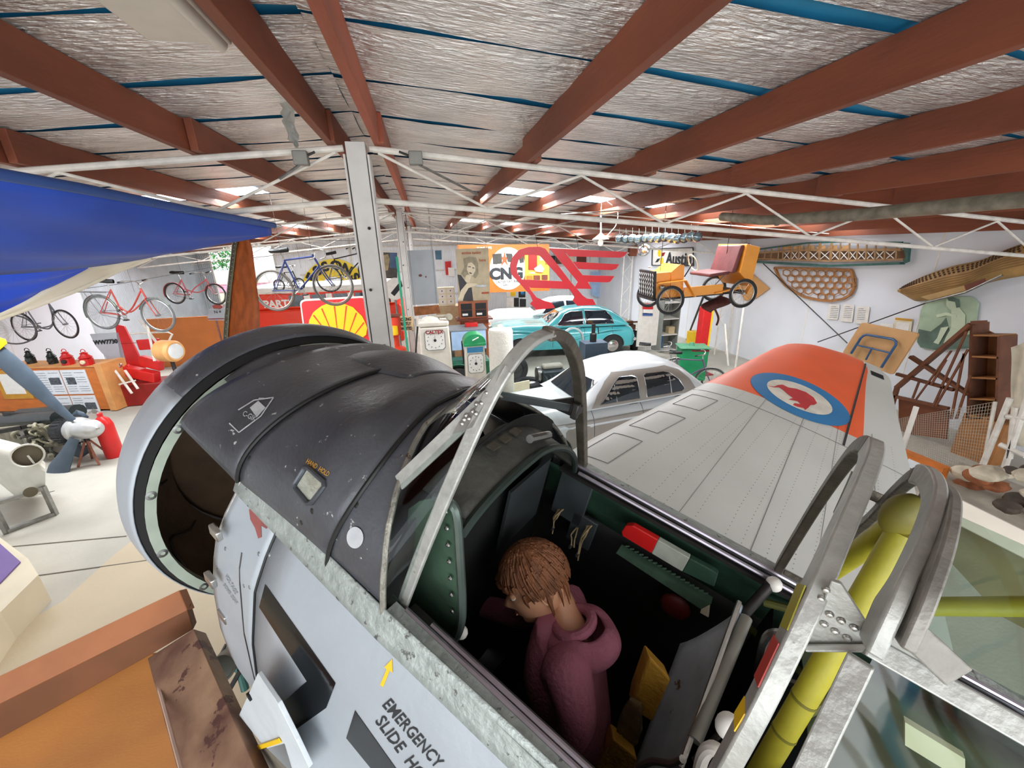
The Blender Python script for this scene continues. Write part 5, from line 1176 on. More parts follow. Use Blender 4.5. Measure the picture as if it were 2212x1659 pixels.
def lantern(px, py, t, m, lab, h=.34, fat=1.0, eye=None):
    p = PT(px, py, t); l = thing('signal_lantern', lab, 'lantern', (p.x, p.y, zt + .03), group=None)
    G().lathe([(0, 0), (.085 * fat, 0), (.085 * fat, .14), (.07 * fat, .16), (.09 * fat, .17), (.05 * fat, .23), (.04 * fat, .26), (.055 * fat, .27), (.02, .30), (0, .30)], (0, 0, 0), (0, 0, 1), 8 if fat > 1.05 else 18).ob('body', m, l, smooth=30)
    G().tube(arcpts((0, 0, .30), .045, 0, PI, (1, 0, 0), (0, 0, 1.3), 10), .008, 8).ob('handle', m, l)
    G().lathe([(0, .02), (.04, .018), (.05, 0), (.045, -.03)], (0.01, -.095 * fat, .09), (-.1, -1, 0), 16).ob('lens', eye or 'dark_metal', l)
lblk = mat('lantern_black', '#1d2422', .35, .3, .2, 12)
lantern(67, 778, 9.3, lblk, 'black railway lantern with round handle, leftmost on the cabinet', eye=mat('lens_dark', '#33403c', .2)); lantern(112, 774, 9.2, lblk, 'black green railway lantern beside the red ones')
lred = mat('lantern_red', '#c01d1c', .35, .0, .15, 9)
lantern(145, 776, 9.1, lred, 'dark red signal lantern with a bent chimney', fat=1.35); lantern(184, 772, 9.0, lred, 'red signal lantern with cream ringed round lens, at the cabinet corner', fat=1.45, eye=mat('lens_cream', '#e3cfae', .5))
# orange brown partition, WW7730 fin, red tail and machine, tan searchlight
p0 = PT(310, 690, 12.4); p1 = PT(560, 665, 12.4)
pt = thing('plywood_partition', 'long orange brown plywood partition below the window', 'partition', (p0.x, p0.y, 0)); G().box(0, p1.x - p0.x, 0, .05, 0, p0.z + .0).ob('board', mat('ply_orange', '#c97a3c', .5, 0, .08, 2), pt, smooth=0)
p = PT(225, 745, 9.9); fn_ = thing('aircraft_fin', 'pale grey aircraft fin panel marked WW7730 above the red machine', 'fin', (p.x, p.y, 0))
def FW(x, y, t=9.9): return WM[fn_.name].inverted() @ PT(x, y, t)
P = [FW(194, 722), (FW(255, 718)), FW(272, 780), FW(240, 786), FW(205, 745)]; G().prism(P, (0, .04, 0)).ob('panel', mat('fin_grey', '#b9bec6', .5, 0, .04, 5), fn_, smooth=0)
u_ = (FW(255, 718) - FW(194, 722)).normalized(); n_ = (FW(224, 740, 9) - FW(224, 740)).normalized(); v_ = n_.cross(u_).normalized(); n_ = u_.cross(v_); tl = FW(229, 739) + n_ * .012; txt('WW7730', .145, 'ink', fn_, bold=.006, mtx=Matrix(((u_.x, v_.x, n_.x, tl.x), (u_.y, v_.y, n_.y, tl.y), (u_.z, v_.z, n_.z, tl.z), (0, 0, 0, 1))))
G().prism([FW(248, 700), FW(268, 705), FW(330, 830), FW(270, 830)], (0, .05, 0)).ob('red_fin', 'red', fn_, smooth=0, bev=.005, label='tall red tail fin'); G().bar(FW(262, 742), FW(305, 740), .02, .01).ob('fin_rib', 'red_dark', fn_)
G().tube([V((FW(300, 820).x, 0.02, 0)), FW(300, 820)], .05, 10).ob('fin_stand', 'red_dark', fn_)
p = PT(320, 800, 9.6); rm_ = thing('red_machine', 'red vintage machine with spoked white ladder legs behind the aircraft nose', 'machine', (p.x, p.y, 0)); I = WM[rm_.name].inverted()
def RWp(x, y, t=9.6): return I @ PT(x, y, t)
for q in [((300, 745), (345, 742), .10), ((305, 778), (350, 790), .14), ((272, 800), (340, 815), .20), ((245, 812), (285, 796), .06)]: G().bar(RWp(*q[0]), RWp(*q[1]), q[2], .25).ob('red_casing', 'red', rm_, bev=.02)
G().box(-.75, .45, -.2, .4, 0, .55).ob('base_casing', 'red_dark', rm_, bev=.03); G().lathe([(0, .05), (.05, .045), (.075, .02), (.085, 0), (.08, -.06)], RWp(252, 790, 9.4), (-.2, -1, .1), 20).ob('head_lamp', 'chrome', rm_)
for a, b in [((248, 800), (285, 850)), ((270, 800), (298, 840)), ((258, 830), (292, 822)), ((318, 700), (334, 780)), ((300, 690), (340, 742))]: G().bar(RWp(*a, 9.3), RWp(*b, 9.3), .045, .03).ob('white_strut', 'steel_white', rm_, smooth=0)
G().tube([RWp(280, 721), RWp(362, 717), RWp(372, 722), RWp(362, 742)], .022, 8).ob('white_tube', 'steel_white', rm_)
sl = thing('searchlight', 'tan drum searchlight with clear glass facing right', 'lamp', PT(365, 758, 8.9)); G().lathe([(0, -.2), (.2, -.2), (.24, -.17), (.24, .14), (.20, .18), (.20, .20), (.17, .20)], (0, 0, 0), (.9, -.42, 0), 26).ob('drum', mat('tan_drum', '#d8a062', .45, 0, .06, 6), sl); G().lathe([(0, .215), (.12, .21), (.19, .19)], (0, 0, 0), (.9, -.42, 0), 22).ob('lens', mat('lens_clear', '#dfe4e6', .1, .2, .05), sl)
G().tube([(0, 0, -.22), (0, 0, -PT(365, 758, 8.9).z + .01)], .04, 10).ob('stand', 'dark_metal', sl)
p = PT(462, 680, 11.6); hs = thing('house_name_sign', 'pale cut-out number sign N and digit on the orange partition', 'sign', p); I = WM[hs.name].inverted(); Q = [I @ PT(x, y, 11.6) for x, y in [(452, 668), (485, 665), (485, 692), (450, 692), (448, 683)]]; G().prism(Q, (0, .03, 0)).ob('plate', 'grey_iron', hs, smooth=0); G().box(-.02, .02, .03, .06, -WM[hs.name].translation.z, 0).ob('post', 'steel', hs, smooth=0); txt('N 4', .12, 'ink', hs, I @ PT(470, 674, 11.58)); G().bar(I @ PT(450, 689, 11.55), I @ PT(486, 688, 11.55), .03, .02).ob('lower_trim', 'red_dark', hs)
G().prism([I @ PT(x, y, 11.6) for x, y in [(458, 661), (470, 655), (482, 662), (476, 668), (462, 667)]], (0, .03, 0)).ob('crest', mat('crest_red', '#b5584f', .5), hs, smooth=0)
# red cylinder and wooden stand
p = PZ(250, 985, 0); fx_ = thing('red_cylinder', 'red gas cylinder standing behind the silver propeller hub', 'cylinder', (p.x, p.y, 0)); G().lathe([(0, 0), (.12, 0), (.13, .03), (.13, .62), (.10, .72), (.04, .78), (.04, .84), (0, .84)], (0, 0, 0), (0, 0, 1), 22).ob('body', 'red', fx_); G().tube([(0, 0, .82), (-.1, -.02, .9), (-.14, 0, .86)], .014, 8).lathe([(0, 0), (.04, 0), (.04, .02), (0, .02)], (-.02, -.04, .9), (0, -1, 0), 14).ob('valve', 'steel', fx_)
p = PZ(207, 998, 0); ws_ = thing('jack_stand', 'low reddish jack stand on the floor under the silver hub', 'stand', (p.x, p.y, 0))
for k in range(4): a = PI / 4 + k * PI / 2; G().bar((.22 * math.cos(a), .22 * math.sin(a), .01), (.03 * math.cos(a), .03 * math.sin(a), .42), .03).ob('leg', mat('stand_brown', '#8f5844', .6, .2, .2, 10), ws_, smooth=0)
G().cyl((0, 0, .40), (0, 0, .5), .035, seg=12).ob('screw', 'dark_metal', ws_)
# purple and cream plinth at the lower left edge
P = [PZ(-60, 1400, .35), PZ(0, 1345 - 25, .35), PZ(82, 1240, .35), PZ(60, 1205, .35), PZ(0, 1160, .35), PZ(-60, 1130, .35)]
pl = thing('plinth', 'cream plinth with a purple panel at the lower left edge', 'plinth', (P[1].x, P[1].y, 0)); I = WM[pl.name].inverted(); Q = [I @ V((p.x, p.y, .35)) for p in P]; G().prism([V((q.x, q.y, 0)) for q in Q], (0, 0, .34)).ob('base', mat('plinth_cream', '#e2d6bb', .6, 0, .04, 3), pl, smooth=0)
Q = [I @ PZ(x, y, .345) for x, y in [(-60, 1290), (0, 1262), (45, 1215), (0, 1175), (-60, 1160)]]; G().prism(Q, (0, 0, .012)).ob('purple_panel', mat('purple', '#6a4c92', .5, 0, .2, 1.2), pl, smooth=0)
# ================================================================ viewing platform rail, bottom left (close to the viewer)
vr = mat('rail_wood', '#a2643c', .5, 0, .14, 3, .08, 20, stretch=(1, 1, 1)); vd = mat('rail_wood_dark', '#6c3f20', .55, 0, .15, 4); ply = mat('ply_panel', '#a5682a', .6, 0, .12, 1.6, .05, 60, stretch=(1, 4, 1)); wor = mat('worn_rail', '#7a5345', .5, 0, .25, 5, .1, 30, c2='#a78468', wear='#5b3a34', wt=.6, ws=8)
pf = thing('platform_balustrade', 'orange brown timber balustrade of the viewing platform, bottom left', 'balustrade', (-1.2, .6, 0))
def pr_(pts, t, th, name, m, lab=None):
    P = [PT(x, y, q) for (x, y), q in zip(pts[:3], t)]; n = (P[1] - P[0]).cross(P[2] - P[0]).normalized(); n = n if n.dot(CAMP - P[0]) > 0 else -n
    for x, y in pts[3:]: r = ray(x, y); P.append(CAMP + r * ((P[0] - CAMP).dot(n) / r.dot(n)))
    return G().prism(P, -n * th).ob(name, m, pf, world=True, smooth=0, bev=.004, label=lab)
pr_([(-80, 1498), (387, 1275), (405, 1318), (-80, 1560)], [1.55, 1.72, 1.70, 1.53], .05, 'top_rail', vr, 'orange brown top rail')
pr_([(-80, 1560), (405, 1318), (418, 1360), (320, 1418), (-80, 1640)], [1.53, 1.70, 1.73, 1.66, 1.56], .04, 'inner_rail_face', vd)
pr_([(-80, 1620), (330, 1410), (410, 1745), (-80, 1800)], [1.60, 1.74, 1.5, 1.45], .03, 'plywood_panel', ply)
pr_([(318, 1422), (418, 1358), (565, 1690), (395, 1710)], [1.60, 1.62, 1.15, 1.15], .06, 'worn_side_rail', wor, 'scuffed dark red side rail')
G().tube([PT(334, 1450, 1.575), PT(402, 1700, 1.14)], .006, 6).ob('rail_edge_strip', mat('strip_pale', '#c9a58f', .4), pf, world=True)
G().box(-2.6, -.25, -1.2, .25, 0, 1.0).ob('platform_base', vd, pf, smooth=0)
# small lamp on a stalk beside the aircraft side
lp = thing('spot_lamp', 'olive green spot lamp on a stalk between balustrade and aircraft', 'lamp', PT(498, 1425, 1.75)); I = WM[lp.name].inverted(); ol = mat('olive_metal', '#64645a', .5, .4, .15, 14)
a, b = I @ PT(505, 1412, 1.78), I @ PT(478, 1444, 1.62); d = (b - a).normalized(); L = (b - a).length
G().lathe([(0, -.02), (.035, -.015), (.048, .01), (.048, L), (.052, L), (.052, L + .015), (.045, L + .015)], a, d, 22).ob('housing', ol, lp); G().lathe([(0, L + .012), (.046, L + .010)], a, d, 20).ob('lens', mat('lens_dull', '#7c8078', .15, .3), lp)
G().bar(I @ PT(468, 1430, 1.66), I @ PT(488, 1392, 1.74), .008).ob('sight_bar', ol, lp)
G().tube([I @ PT(505, 1435, 1.75), I @ PT(518, 1448, 1.76), I @ PT(530, 1490, 1.76)], .016, 10).ob('stalk', mat('stalk_green', '#3f6a62', .5, .2), lp); G().tube([I @ PT(518, 1448, 1.75), I @ PT(545, 1448, 1.70)], .012, 8).tube([I @ PT(518, 1450, 1.75), I @ PT(490, 1500, 1.72)], .01, 8).ob('bracket', 'dark_metal', lp)
# ================================================================ signs and goods toward the back (upright sheets at real depths)
class Plate:
    """flat things on the upright plane Y; z2/z3 helpers turn picture points"""
    def __init__(s, name, lab, cat, c, Y, group=None): s.Y = Y; p = PY(c[0], c[1], Y); s.r = thing(name, lab, cat, (p.x, Y, p.z), group=group); s.I = WM[s.r.name].inverted(); s.k = 0
    def P(s, x, y, d=0): return s.I @ PY(x, y, s.Y - d)
    def poly(s, pts, name, m, d=0, th=.01, **k): return G().prism([s.P(x, y, d) for x, y in pts], (0, th, 0)).ob(name, m, s.r, smooth=0, **k)
    def text(s, t, x, y, hpx, m, d=.02, sx=1, bold=.0, name='lettering', rot=0):
        sc = PY(x, y, s.Y); t_ = (sc - CAMP).dot(-Zcam); h = hpx * t_ / FPX / .70
        return txt(t, h, m, s.r, name=name, bold=bold * h, ext=.003, mtx=Matrix.Translation(s.P(x, y, d)) @ Matrix.Rotation(rot, 4, 'Y') @ Matrix.Rotation(PI / 2, 4, 'X') @ Matrix.Diagonal((sx, 1, 1, 1)))
Zcam = V((RW[0][2], RW[1][2], RW[2][2]))
def z2(*p): return [(540 + x / 3.95, 450 + y / 3.95) for x, y in p]
def z3(*p): return [(1040 + x / 3.95, 450 + y / 3.95) for x, y in p]
def z4(*p): return [(1600 + x / 3.606, 450 + y / 3.606) for x, y in p]
# shell sign
sh = Plate('fuel_sign', 'big red square sign with a yellow scallop shell', 'sign', (728, 705), 9.6)
def rq(pts, r=.08):
    o = []; n = len(pts)
    for i in range(n):
        a, b, c = V(pts[i - 1]), V(pts[i]), V(pts[(i + 1) % n])
        for t in (0, .25, .5, .75, 1): p = b.lerp(a, r * (1 - t)); q = b.lerp(c, r * t); o.append(tuple(p.lerp(q, .5) if False else (b + (a - b) * r * (1 - t) ** 2 + (c - b) * r * t ** 2)))
    return o
sh.poly(rq([(647, 648), (792, 640), (812, 768), (664, 778)]), 'border', 'white_paint', 0, .12)
sh.poly(rq([(650, 651), (790, 643), (809, 765), (667, 775)]), 'panel', mat('shell_red', '#d8232a', .35, 0, .03, 3), .012, .012)
pec = z2((585, 1120), (500, 1060), (495, 1020), (505, 955), (535, 895), (548, 880), (610, 833), (655, 815), (720, 806), (765, 802), (815, 820), (880, 845), (912, 880), (955, 920), (977, 962), (1000, 1020), (990, 1080), (925, 1130), (915, 1200), (900, 1215), (800, 1235), (700, 1225), (640, 1195), (640, 1150))
sh.poly(pec, 'scallop_shell', mat('shell_yellow', '#f7c51c', .35, 0, .04, 3), .035, .022)
for a, b in (((720, 835), (755, 1120)), ((612, 855), (725, 1118)), ((542, 912), (700, 1118)), ((502, 1010), (640, 1092)), ((823, 832), (790, 1118)), ((908, 892), (820, 1132)), ((972, 975), (845, 1138))):
    (x0, y0), (x1, y1) = z2(a, b); n = V((y1 - y0, x0 - x1)).normalized(); sh.poly([(x0 + n.x * 1.6, y0 + n.y * 1.6), (x1 + n.x * .5, y1 + n.y * .5), (x1 - n.x * .5, y1 - n.y * .5), (x0 - n.x * 1.6, y0 - n.y * 1.6)], 'shell_rib', mat('rib_red', '#d9481e', .4), .040, .006)
for x in (690, 780): p = sh.P(x, 770); G().box(p.x - .03, p.x + .03, .02, .08, -WM[sh.r.name].translation.z, p.z).ob('leg', 'steel', sh.r, smooth=0)
# yellow round letters sign
ys_ = Plate('round_sign', 'large yellow round sign with black curved letters behind the bicycles', 'sign', (720, 628), 21.42)
C0 = (720, 629); ys_.poly(circ(C0[0], C0[1], 70, 40), 'disc', mat('sign_yellow', '#f2d31b', .4, 0, .03, 3), 0, .03)
for ch, a in zip('ESSONS', (148, 128, 108, 84, 58, 33)):
    r = 55; x = C0[0] + r * math.cos(math.radians(a)); y = C0[1] - r * math.sin(math.radians(a)); ys_.text(ch, x, y, 18, 'ink', .035, 1.1, .05, 'letter', rot=math.radians(90 - a))
ys_.poly(circ(C0[0], C0[1], 31, 28), 'centre', 'white_iron', .035, .004)
# CNG sign and orange board
cg = Plate('fuel_gas_sign', 'orange board with a white round CNG sign and black squares', 'sign', (1090, 578), 17.05)
orb = mat('board_orange', '#b8651f', .5, 0, .08, 3)
cg.poly([(988, 529), (1186, 527), (1187, 628), (1060, 632), (995, 634)], 'board', orb, 0, .04)
cg.poly(circ(1097, 580, 39, 40, 46), 'white_disc', 'white_paint', .012, .012); cg.poly(circ(1090, 562, 20, 30, 20), 'star_ring', 'grey', .014, .003); cg.poly(circ(1090, 562, 18.5, 30, 18.5), 'star_field', 'white_paint', .017, .003)
st_ = []
for k in range(10): a = PI / 2 + k * PI / 5; r = 19 if k % 2 == 0 else 6; st_.append((1090 + r * .7 * math.cos(a), 560 - r * math.sin(a)))
cg.poly(st_, 'star', mat('star_red', '#e5502a', .45), .020, .004)
cg.text('CNG', 1094, 592, 22, 'ink', .022, 1.05, .055); cg.text('CALTEX NATURAL', 1096, 608.5, 5, 'ink', .022, .85); cg.text('GAS', 1092, 615, 5, 'ink', .022, .9); cg.text('TUNE-UPS', 1046, 536, 5, 'white_paint', .01, 1, .02)
for q in [((95, 390), (172, 385), (176, 470), (100, 475)), ((208, 385), (262, 388), (275, 462), (225, 455)), ((318, 410), (360, 400), (362, 460), (330, 468))]: cg.poly(z3(*q), 'black_square', mat('dusty_black', '#3c3a35', .8, 0, .2, 8), .04, .02)
# orange pigeonhole shelf
os_ = Plate('pigeonhole_shelf', 'orange wall shelf with small compartments seen through the red winged letter', 'shelf', (1160, 588), 16.96)
os_.poly(z3((370, 390), (578, 395), (578, 630), (375, 610)), 'back_board', mat('shelf_orange', '#ef9a3a', .5, 0, .05, 5), 0, .04)
for (x, y, w, h, m) in [(400, 395, 75, 130, 'red_dark'), (412, 545, 45, 12, 'cream'), (385, 575, 50, 40, orb), (445, 572, 55, 42, 'brown'), (515, 568, 50, 42, 'brown'), (500, 400, 35, 45, 'cream'), (545, 410, 30, 70, orb)]: os_.poly(z3((x, y), (x + w, y), (x + w, y + h), (x, y + h)), 'compartment', m, .02, .02)
os_.poly(z3((450, 515), (505, 475), (535, 515), (520, 545), (465, 540)), 'paper_lantern', 'cream', .06, .04)
for (x, y, w, h, m, n) in [(600, 405, 30, 55, 'ink', 'picture'), (640, 405, 70, 70, 'brown', 'shelf_box'), (720, 410, 70, 65, 'cream', 'shelf_box'), (820, 410, 75, 60, 'brown', 'shelf_box'), (930, 415, 60, 50, 'paper', 'shelf_box'), (1035, 425, 50, 40, 'paper', 'shelf_box'), (1118, 430, 62, 65, 'green', 'shelf_box')]:
    b = Plate(n, 'small %s item on the back wall behind the red winged letter, %s' % ({'ink': 'black', 'brown': 'brown', 'cream': 'cream', 'paper': 'white', 'green': 'green'}[m], {600: 'leftmost', 640: 'second from the left', 720: 'third from the left', 820: 'fourth from the left', 930: 'fifth from the left', 1035: 'next to last', 1118: 'rightmost'}[x]), 'box', z3((x, y))[0], 21.36); b.poly(z3((x, y), (x + w, y), (x + w, y + h), (x, y + h)), 'box', m, 0, .15)
# red winged letter
wg = Plate('winged_letter_sign', 'big red cut-out letter A with wing feathers hung from a truss', 'sign', (1220, 600), 10.55)
wr_ = mat('letter_red', '#bb1f2a', .35, 0, .04, 3)
def z3p(L): return z3(*L)
wg.poly(z3p([(345, 660), (290, 600), (255, 560), (243, 490), (262, 420), (320, 355), (400, 330), (440, 330), (440, 395), (370, 400), (318, 440), (300, 500), (310, 560), (345, 607), (400, 640), (415, 690), (470, 760), (540, 790), (600, 805), (628, 850), (470, 866), (415, 815), (437, 790), (420, 745)]), 'left_stroke', wr_, 0, .04)
wg.poly(z3p([(400, 330), (500, 328), (545, 345), (565, 370), (760, 625), (865, 745), (900, 770), (950, 775), (978, 825), (820, 832), (780, 790), (795, 758), (770, 715), (640, 560), (500, 405), (440, 395), (400, 395)]), 'right_stroke', wr_, .001, .04)
wg.poly(z3p([(345, 607), (680, 622), (750, 630), (800, 690), (420, 678)]), 'crossbar', wr_, .002, .04)
wg.poly(z3p([(580, 342), (690, 345), (905, 625), (942, 688), (790, 685), (822, 625)]), 'wing_stroke', wr_, .003, .04)
for L in ([(690, 345), (1250, 372), (1215, 410), (1185, 422), (750, 410)], [(780, 455), (1175, 478), (1150, 515), (1110, 528), (830, 518)], [(850, 570), (1135, 578), (1100, 625), (1075, 632), (900, 628)]): wg.poly(z3p(L), 'wing_feather', wr_, .004, .04)
for x, y in ((1161, 533), (1250, 540)): a = wg.P(x, y); G().tube([a, V((a.x, .25, a.z + .42))], .006, 5).ob('hanger', 'dark_metal', wg.r)
# grey sheet, engine tuning poster, pictures
gs = Plate('grey_sheet', 'plain grey metal sheet with rust holes hung beside the poster', 'panel', (912, 598), 11.3)
gs.poly([(879, 541), (936, 539), (948, 655), (891, 659)], 'sheet', mat('sheet_grey', '#9ea3a8', .5, .2, .05, 3, wear='#6d5446', wt=.76, ws=5), 0, .02); gs.poly(circ(908, 595, 4, 10, 3), 'rust_hole', 'brown', .004, .003); gs.poly(circ(920, 598, 2, 8, 2), 'rust_hole', 'brown', .004, .003)
gs2 = Plate('rusty_strip', 'brown rusty metal strip under the grey sheet', 'panel', (920, 668), 11.25); gs2.poly(z2((1395, 840), (1610, 825), (1625, 895), (1405, 918)), 'strip', mat('rust_strip', '#8d5630', .6, .2, .3, 8), 0, .02)
po = Plate('tuning_poster', 'worn beige poster of a fair haired woman reading engine tuning here', 'poster', (1022, 595), 11.6)
pc = mat('poster_beige', '#b7aa8e', .7, 0, .1, 5, wear='#6e5d45', wt=.70, ws=9); pk = mat('poster_dark', '#3d3c40', .7, 0, .1, 6); ph = mat('poster_hair', '#8f866f', .7, 0, .2, 12); pf_ = mat('poster_skin', '#d3c7ab', .7, 0, .05, 9)
po.poly([(984, 538), (1055, 535), (1059, 650), (991, 652)], 'sheet', pc, 0, .02)
po.poly(z2((1770, 565), (1800, 570), (1850, 640), (1890, 660), (1905, 790), (1810, 790), (1790, 700)), 'dress', pk, .004, .003)
po.poly(z2((1820, 430), (1870, 410), (1930, 420), (1945, 470), (1950, 560), (1925, 600), (1900, 580), (1860, 560), (1830, 590), (1800, 560), (1830, 500)), 'hair', ph, .008, .003)
po.poly(z2((1860, 470), (1890, 460), (1920, 490), (1925, 530), (1900, 575), (1870, 565), (1850, 520)), 'face', pf_, .012, .003); po.poly(z2((1862, 495), (1885, 497), (1884, 504), (1862, 502)), 'eye', pk, .016, .002); po.poly(z2((1897, 503), (1915, 508), (1913, 515), (1896, 510)), 'eye', pk, .016, .002); po.poly(z2((1872, 545), (1898, 553), (1885, 560), (1872, 554)), 'mouth', pk, .016, .002)
po.poly(z2((1845, 570), (1890, 570), (1870, 640), (1835, 620)), 'neck', pf_, .010, .003); po.poly(z2((1775, 780), (1800, 700), (1850, 640), (1930, 640), (1950, 655), (1865, 680), (1830, 740), (1815, 790)), 'arm', pf_, .014, .003); po.poly(z2((1920, 655), (2015, 650), (2025, 665), (1990, 675), (1930, 670)), 'spanner', 'steel', .018, .003)
po.text('engine tuning', 1018, 546, 6.2, mat('poster_red', '#a8502c', .6), .006, .88, .02); po.text('here', 1042, 562, 6.2, mat('poster_red'), .006, .9, .02); po.text('REPCO', 1048, 633, 3.6, mat('poster_red'), .006, 1, .02); po.poly(z2((1980, 715), (2040, 712), (2040, 728), (1980, 730)), 'badge', mat('poster_red'), .004, .003)
pw_ = Plate('framed_picture', 'dark framed picture of a building under a blue sky on the back wall', 'picture', (840, 573), 21.44); pw_.poly([(820, 541), (861, 543), (861, 606), (820, 604)], 'frame', 'white_paint', 0, .05); pw_.poly([(823, 545), (858, 546), (858, 602), (823, 600)], 'image', mat('pic_dark', '#3e3a33', .4, 0, .4, 3), .01, .01); pw_.poly([(842, 546), (858, 546), (858, 580), (842, 578)], 'sky', mat('pic_blue', '#36557c', .4, 0, .2, 2), .014, .003); pw_.poly([(825, 552), (838, 549), (842, 560), (838, 584), (825, 586)], 'building', mat('pic_tan', '#9a8a62', .4, 0, .3, 4), .016, .003)
p_ = Plate('blue_notice', 'small blue notice on the back wall right of the grey sheet', 'notice', (947, 550), 21.46); p_.poly(z2((1578, 360), (1633, 358), (1636, 437), (1585, 437)), 'sheet', mat('notice_blue', '#4c7690', .5, 0, .2, 4), 0, .02)
p_ = Plate('red_box', 'red and white wall box left of the tuning poster', 'box', (972, 581), 21.38); p_.poly(z2((1664, 455), (1715, 450), (1718, 570), (1672, 568)), 'box', 'red', 0, .1); p_.poly(z2((1690, 505), (1742, 508), (1748, 582), (1695, 580)), 'label', 'paper', .02, .02)
ds = Plate('road_sign', 'round white road sign with a broad black diagonal bar behind the green pole', 'sign', (853, 624), 12.2); ds.poly(circ(853, 624, 22, 32, 24), 'disc', 'white_paint', 0, .03); ds.poly([(866, 606), (870, 618), (852, 640), (844, 633)], 'diagonal_bar', 'ink', .006, .006)
p = ds.P(853, 640); G().tube([p + V((0, .05, 0)), V((p.x, .05, -WM[ds.r.name].translation.z))], .03, 8).ob('post', 'steel', ds.r)
ns = Plate('no_smoking_sign', 'small tan sign with black capitals SMOKE STRICTLY PROHIBITED behind the post', 'sign', (872, 697), 10.3); ns.poly(z2((1228, 915), (1392, 925), (1396, 1040), (1238, 1048)), 'board', mat('sign_tan', '#d9bf94', .6), 0, .02)
ns.text('SMOKING', 873, 690, 6.5, 'ink', .006, .72, .03); ns.text('STRICTLY', 873, 700, 6.5, 'ink', .006, .72, .03); ns.text('PROHIBITED', 874, 710, 6.5, 'ink', .006, .62, .03)
a, b = PY(857, 555, 10.1), PY(886, 803, 9.6); gp = thing('green_pole', 'green pole leaning beside the second steel post', 'pole', (b.x, b.y, 0)); I = WM[gp.name].inverted(); q = (b - a) * (a.z / (a.z - b.z)); G().bar(I @ a, I @ (a + q), .06, .05).ob('pole', mat('pole_green', '#1f8a6a', .5, 0, .1, 8), gp, smooth=0)
# red bowser with hand pump
rb = thing('oil_bowser', 'orange red oil dispenser behind the green pole', 'dispenser', (PY(853, 760, 10.0).x, 10.0, 0)); red_o = mat('bowser_red', '#e2452c', .4, 0, .06, 5)
G().lathe([(0, 0), (.30, 0), (.30, 1.05), (.27, 1.12), (.14, 1.18), (.14, 1.42), (.22, 1.46), (.22, 1.9), (0, 1.95)], (0, 0, 0), (0, 0, 1), 24).ob('tank', red_o, rb); G().lathe([(0, .0), (.1, 0), (.1, .2), (0, .22)], (.05, -.2, 1.5), (0, 0, 1), 14).ob('yellow_can', 'yellow', rb); G().bar((-.2, -.18, 1.96), (.25, -.18, 1.96), .1, .05).ob('shelf', 'brown', rb)
# framed board behind: petrol pumps
def dial(root, x, y, z, w, h, n=24):
    G().prism([(x + w * a, y - .005, z + h * b) for a, b in [(-.5, -.38), (-.38, -.5), (.38, -.5), (.5, -.38), (.5, .38), (.38, .5), (-.38, .5), (-.5, .38)]], (0, .012, 0)).ob('dial_frame', 'steel', root, smooth=0)
    d = G().prism([(x + w * .92 * a, y - .011, z + h * .92 * b) for a, b in [(-.5, -.38), (-.38, -.5), (.38, -.5), (.5, -.38), (.5, .38), (.38, .5), (-.38, .5), (-.5, .38)]], (0, .006, 0)).ob('dial_face', 'paper', root, smooth=0)
    for k in range(n // 2): a = 2 * PI * k / (n // 2); c = V((x + w * .36 * math.sin(a), y - .014, z + h * .36 * math.cos(a))); G().cbox(c, (.014, .003, .020)).ob('numeral', 'ink', d, smooth=0)
    G().bar((x, y - .016, z - h * .06), (x, y - .016, z + h * .24), .018, .003).ob('pointer', 'ink', root, smooth=0); G().lathe([(0, .004), (.03, 0)], (x, y - .014, z), (0, -1, 0), 12).ob('pointer_hub', 'ink', root)
pumpw = mat('pump_white', '#dcd5c8', .4, 0, .06, 6, wear='#9c8a74', wt=.76, ws=14)
Yp = 8.2; c = PY(942, 760, Yp); top = PY(942, 697, Yp).z; pp_ = thing('petrol_pump', 'tall white petrol pump with square dial and CALTEX lettering', 'petrol pump', (c.x, Yp + .25, 0))
def taper(w0, w1, d, z0, z1): return G().hexa([(-w0 / 2, -d / 2, z0), (w0 / 2, -d / 2, z0), (w0 / 2, d / 2, z0), (-w0 / 2, d / 2, z0), (-w1 / 2, -d / 2, z1), (w1 / 2, -d / 2, z1), (w1 / 2, d / 2, z1), (-w1 / 2, d / 2, z1)])
taper(.68, .60, .5, 0, top - .09).ob('cabinet', pumpw, pp_, bev=.03); taper(.60, .62, .5, top - .085, top + .02).ob('head', pumpw, pp_, bev=.03); G().lathe([(.2, 0), (.17, .06), (.08, .09), (0, .1)], (-.05, 0, top + .01), (0, 0, 1), 20).ob('globe_base', pumpw, pp_)
dial(pp_, .0, -.262, top - .36, .42, .42); txt('CALTEX', .095, 'red_dark', pp_, (0.0, -.280, top - .19), bold=.004)
G().lathe([(0, 0), (.06, 0), (.07, .05), (.06, .1), (0, .1)], (.3, -.12, top + .09), (.5, -1, 0), 16).tube([(-.1, 0, top + .08), (.3, -.1, top + .10)], .035, 8).ob('meter', mat('meter_grey', '#a49c8c', .5, .2), pp_)
G().tube(bez([(-.33, 0, top - .1), (-.48, -.05, .9), (-.42, -.05, .35), (-.35, 0, .6)], 6), .018, 8).ob('hose', 'rubber', pp_)
Yp = 8.0; c = PY(1028, 780, Yp); top = PY(1028, 745, Yp).z; pq = thing('petrol_pump', 'slim white petrol pump with a green cap and blue band', 'petrol pump', (c.x, Yp + .2, 0))
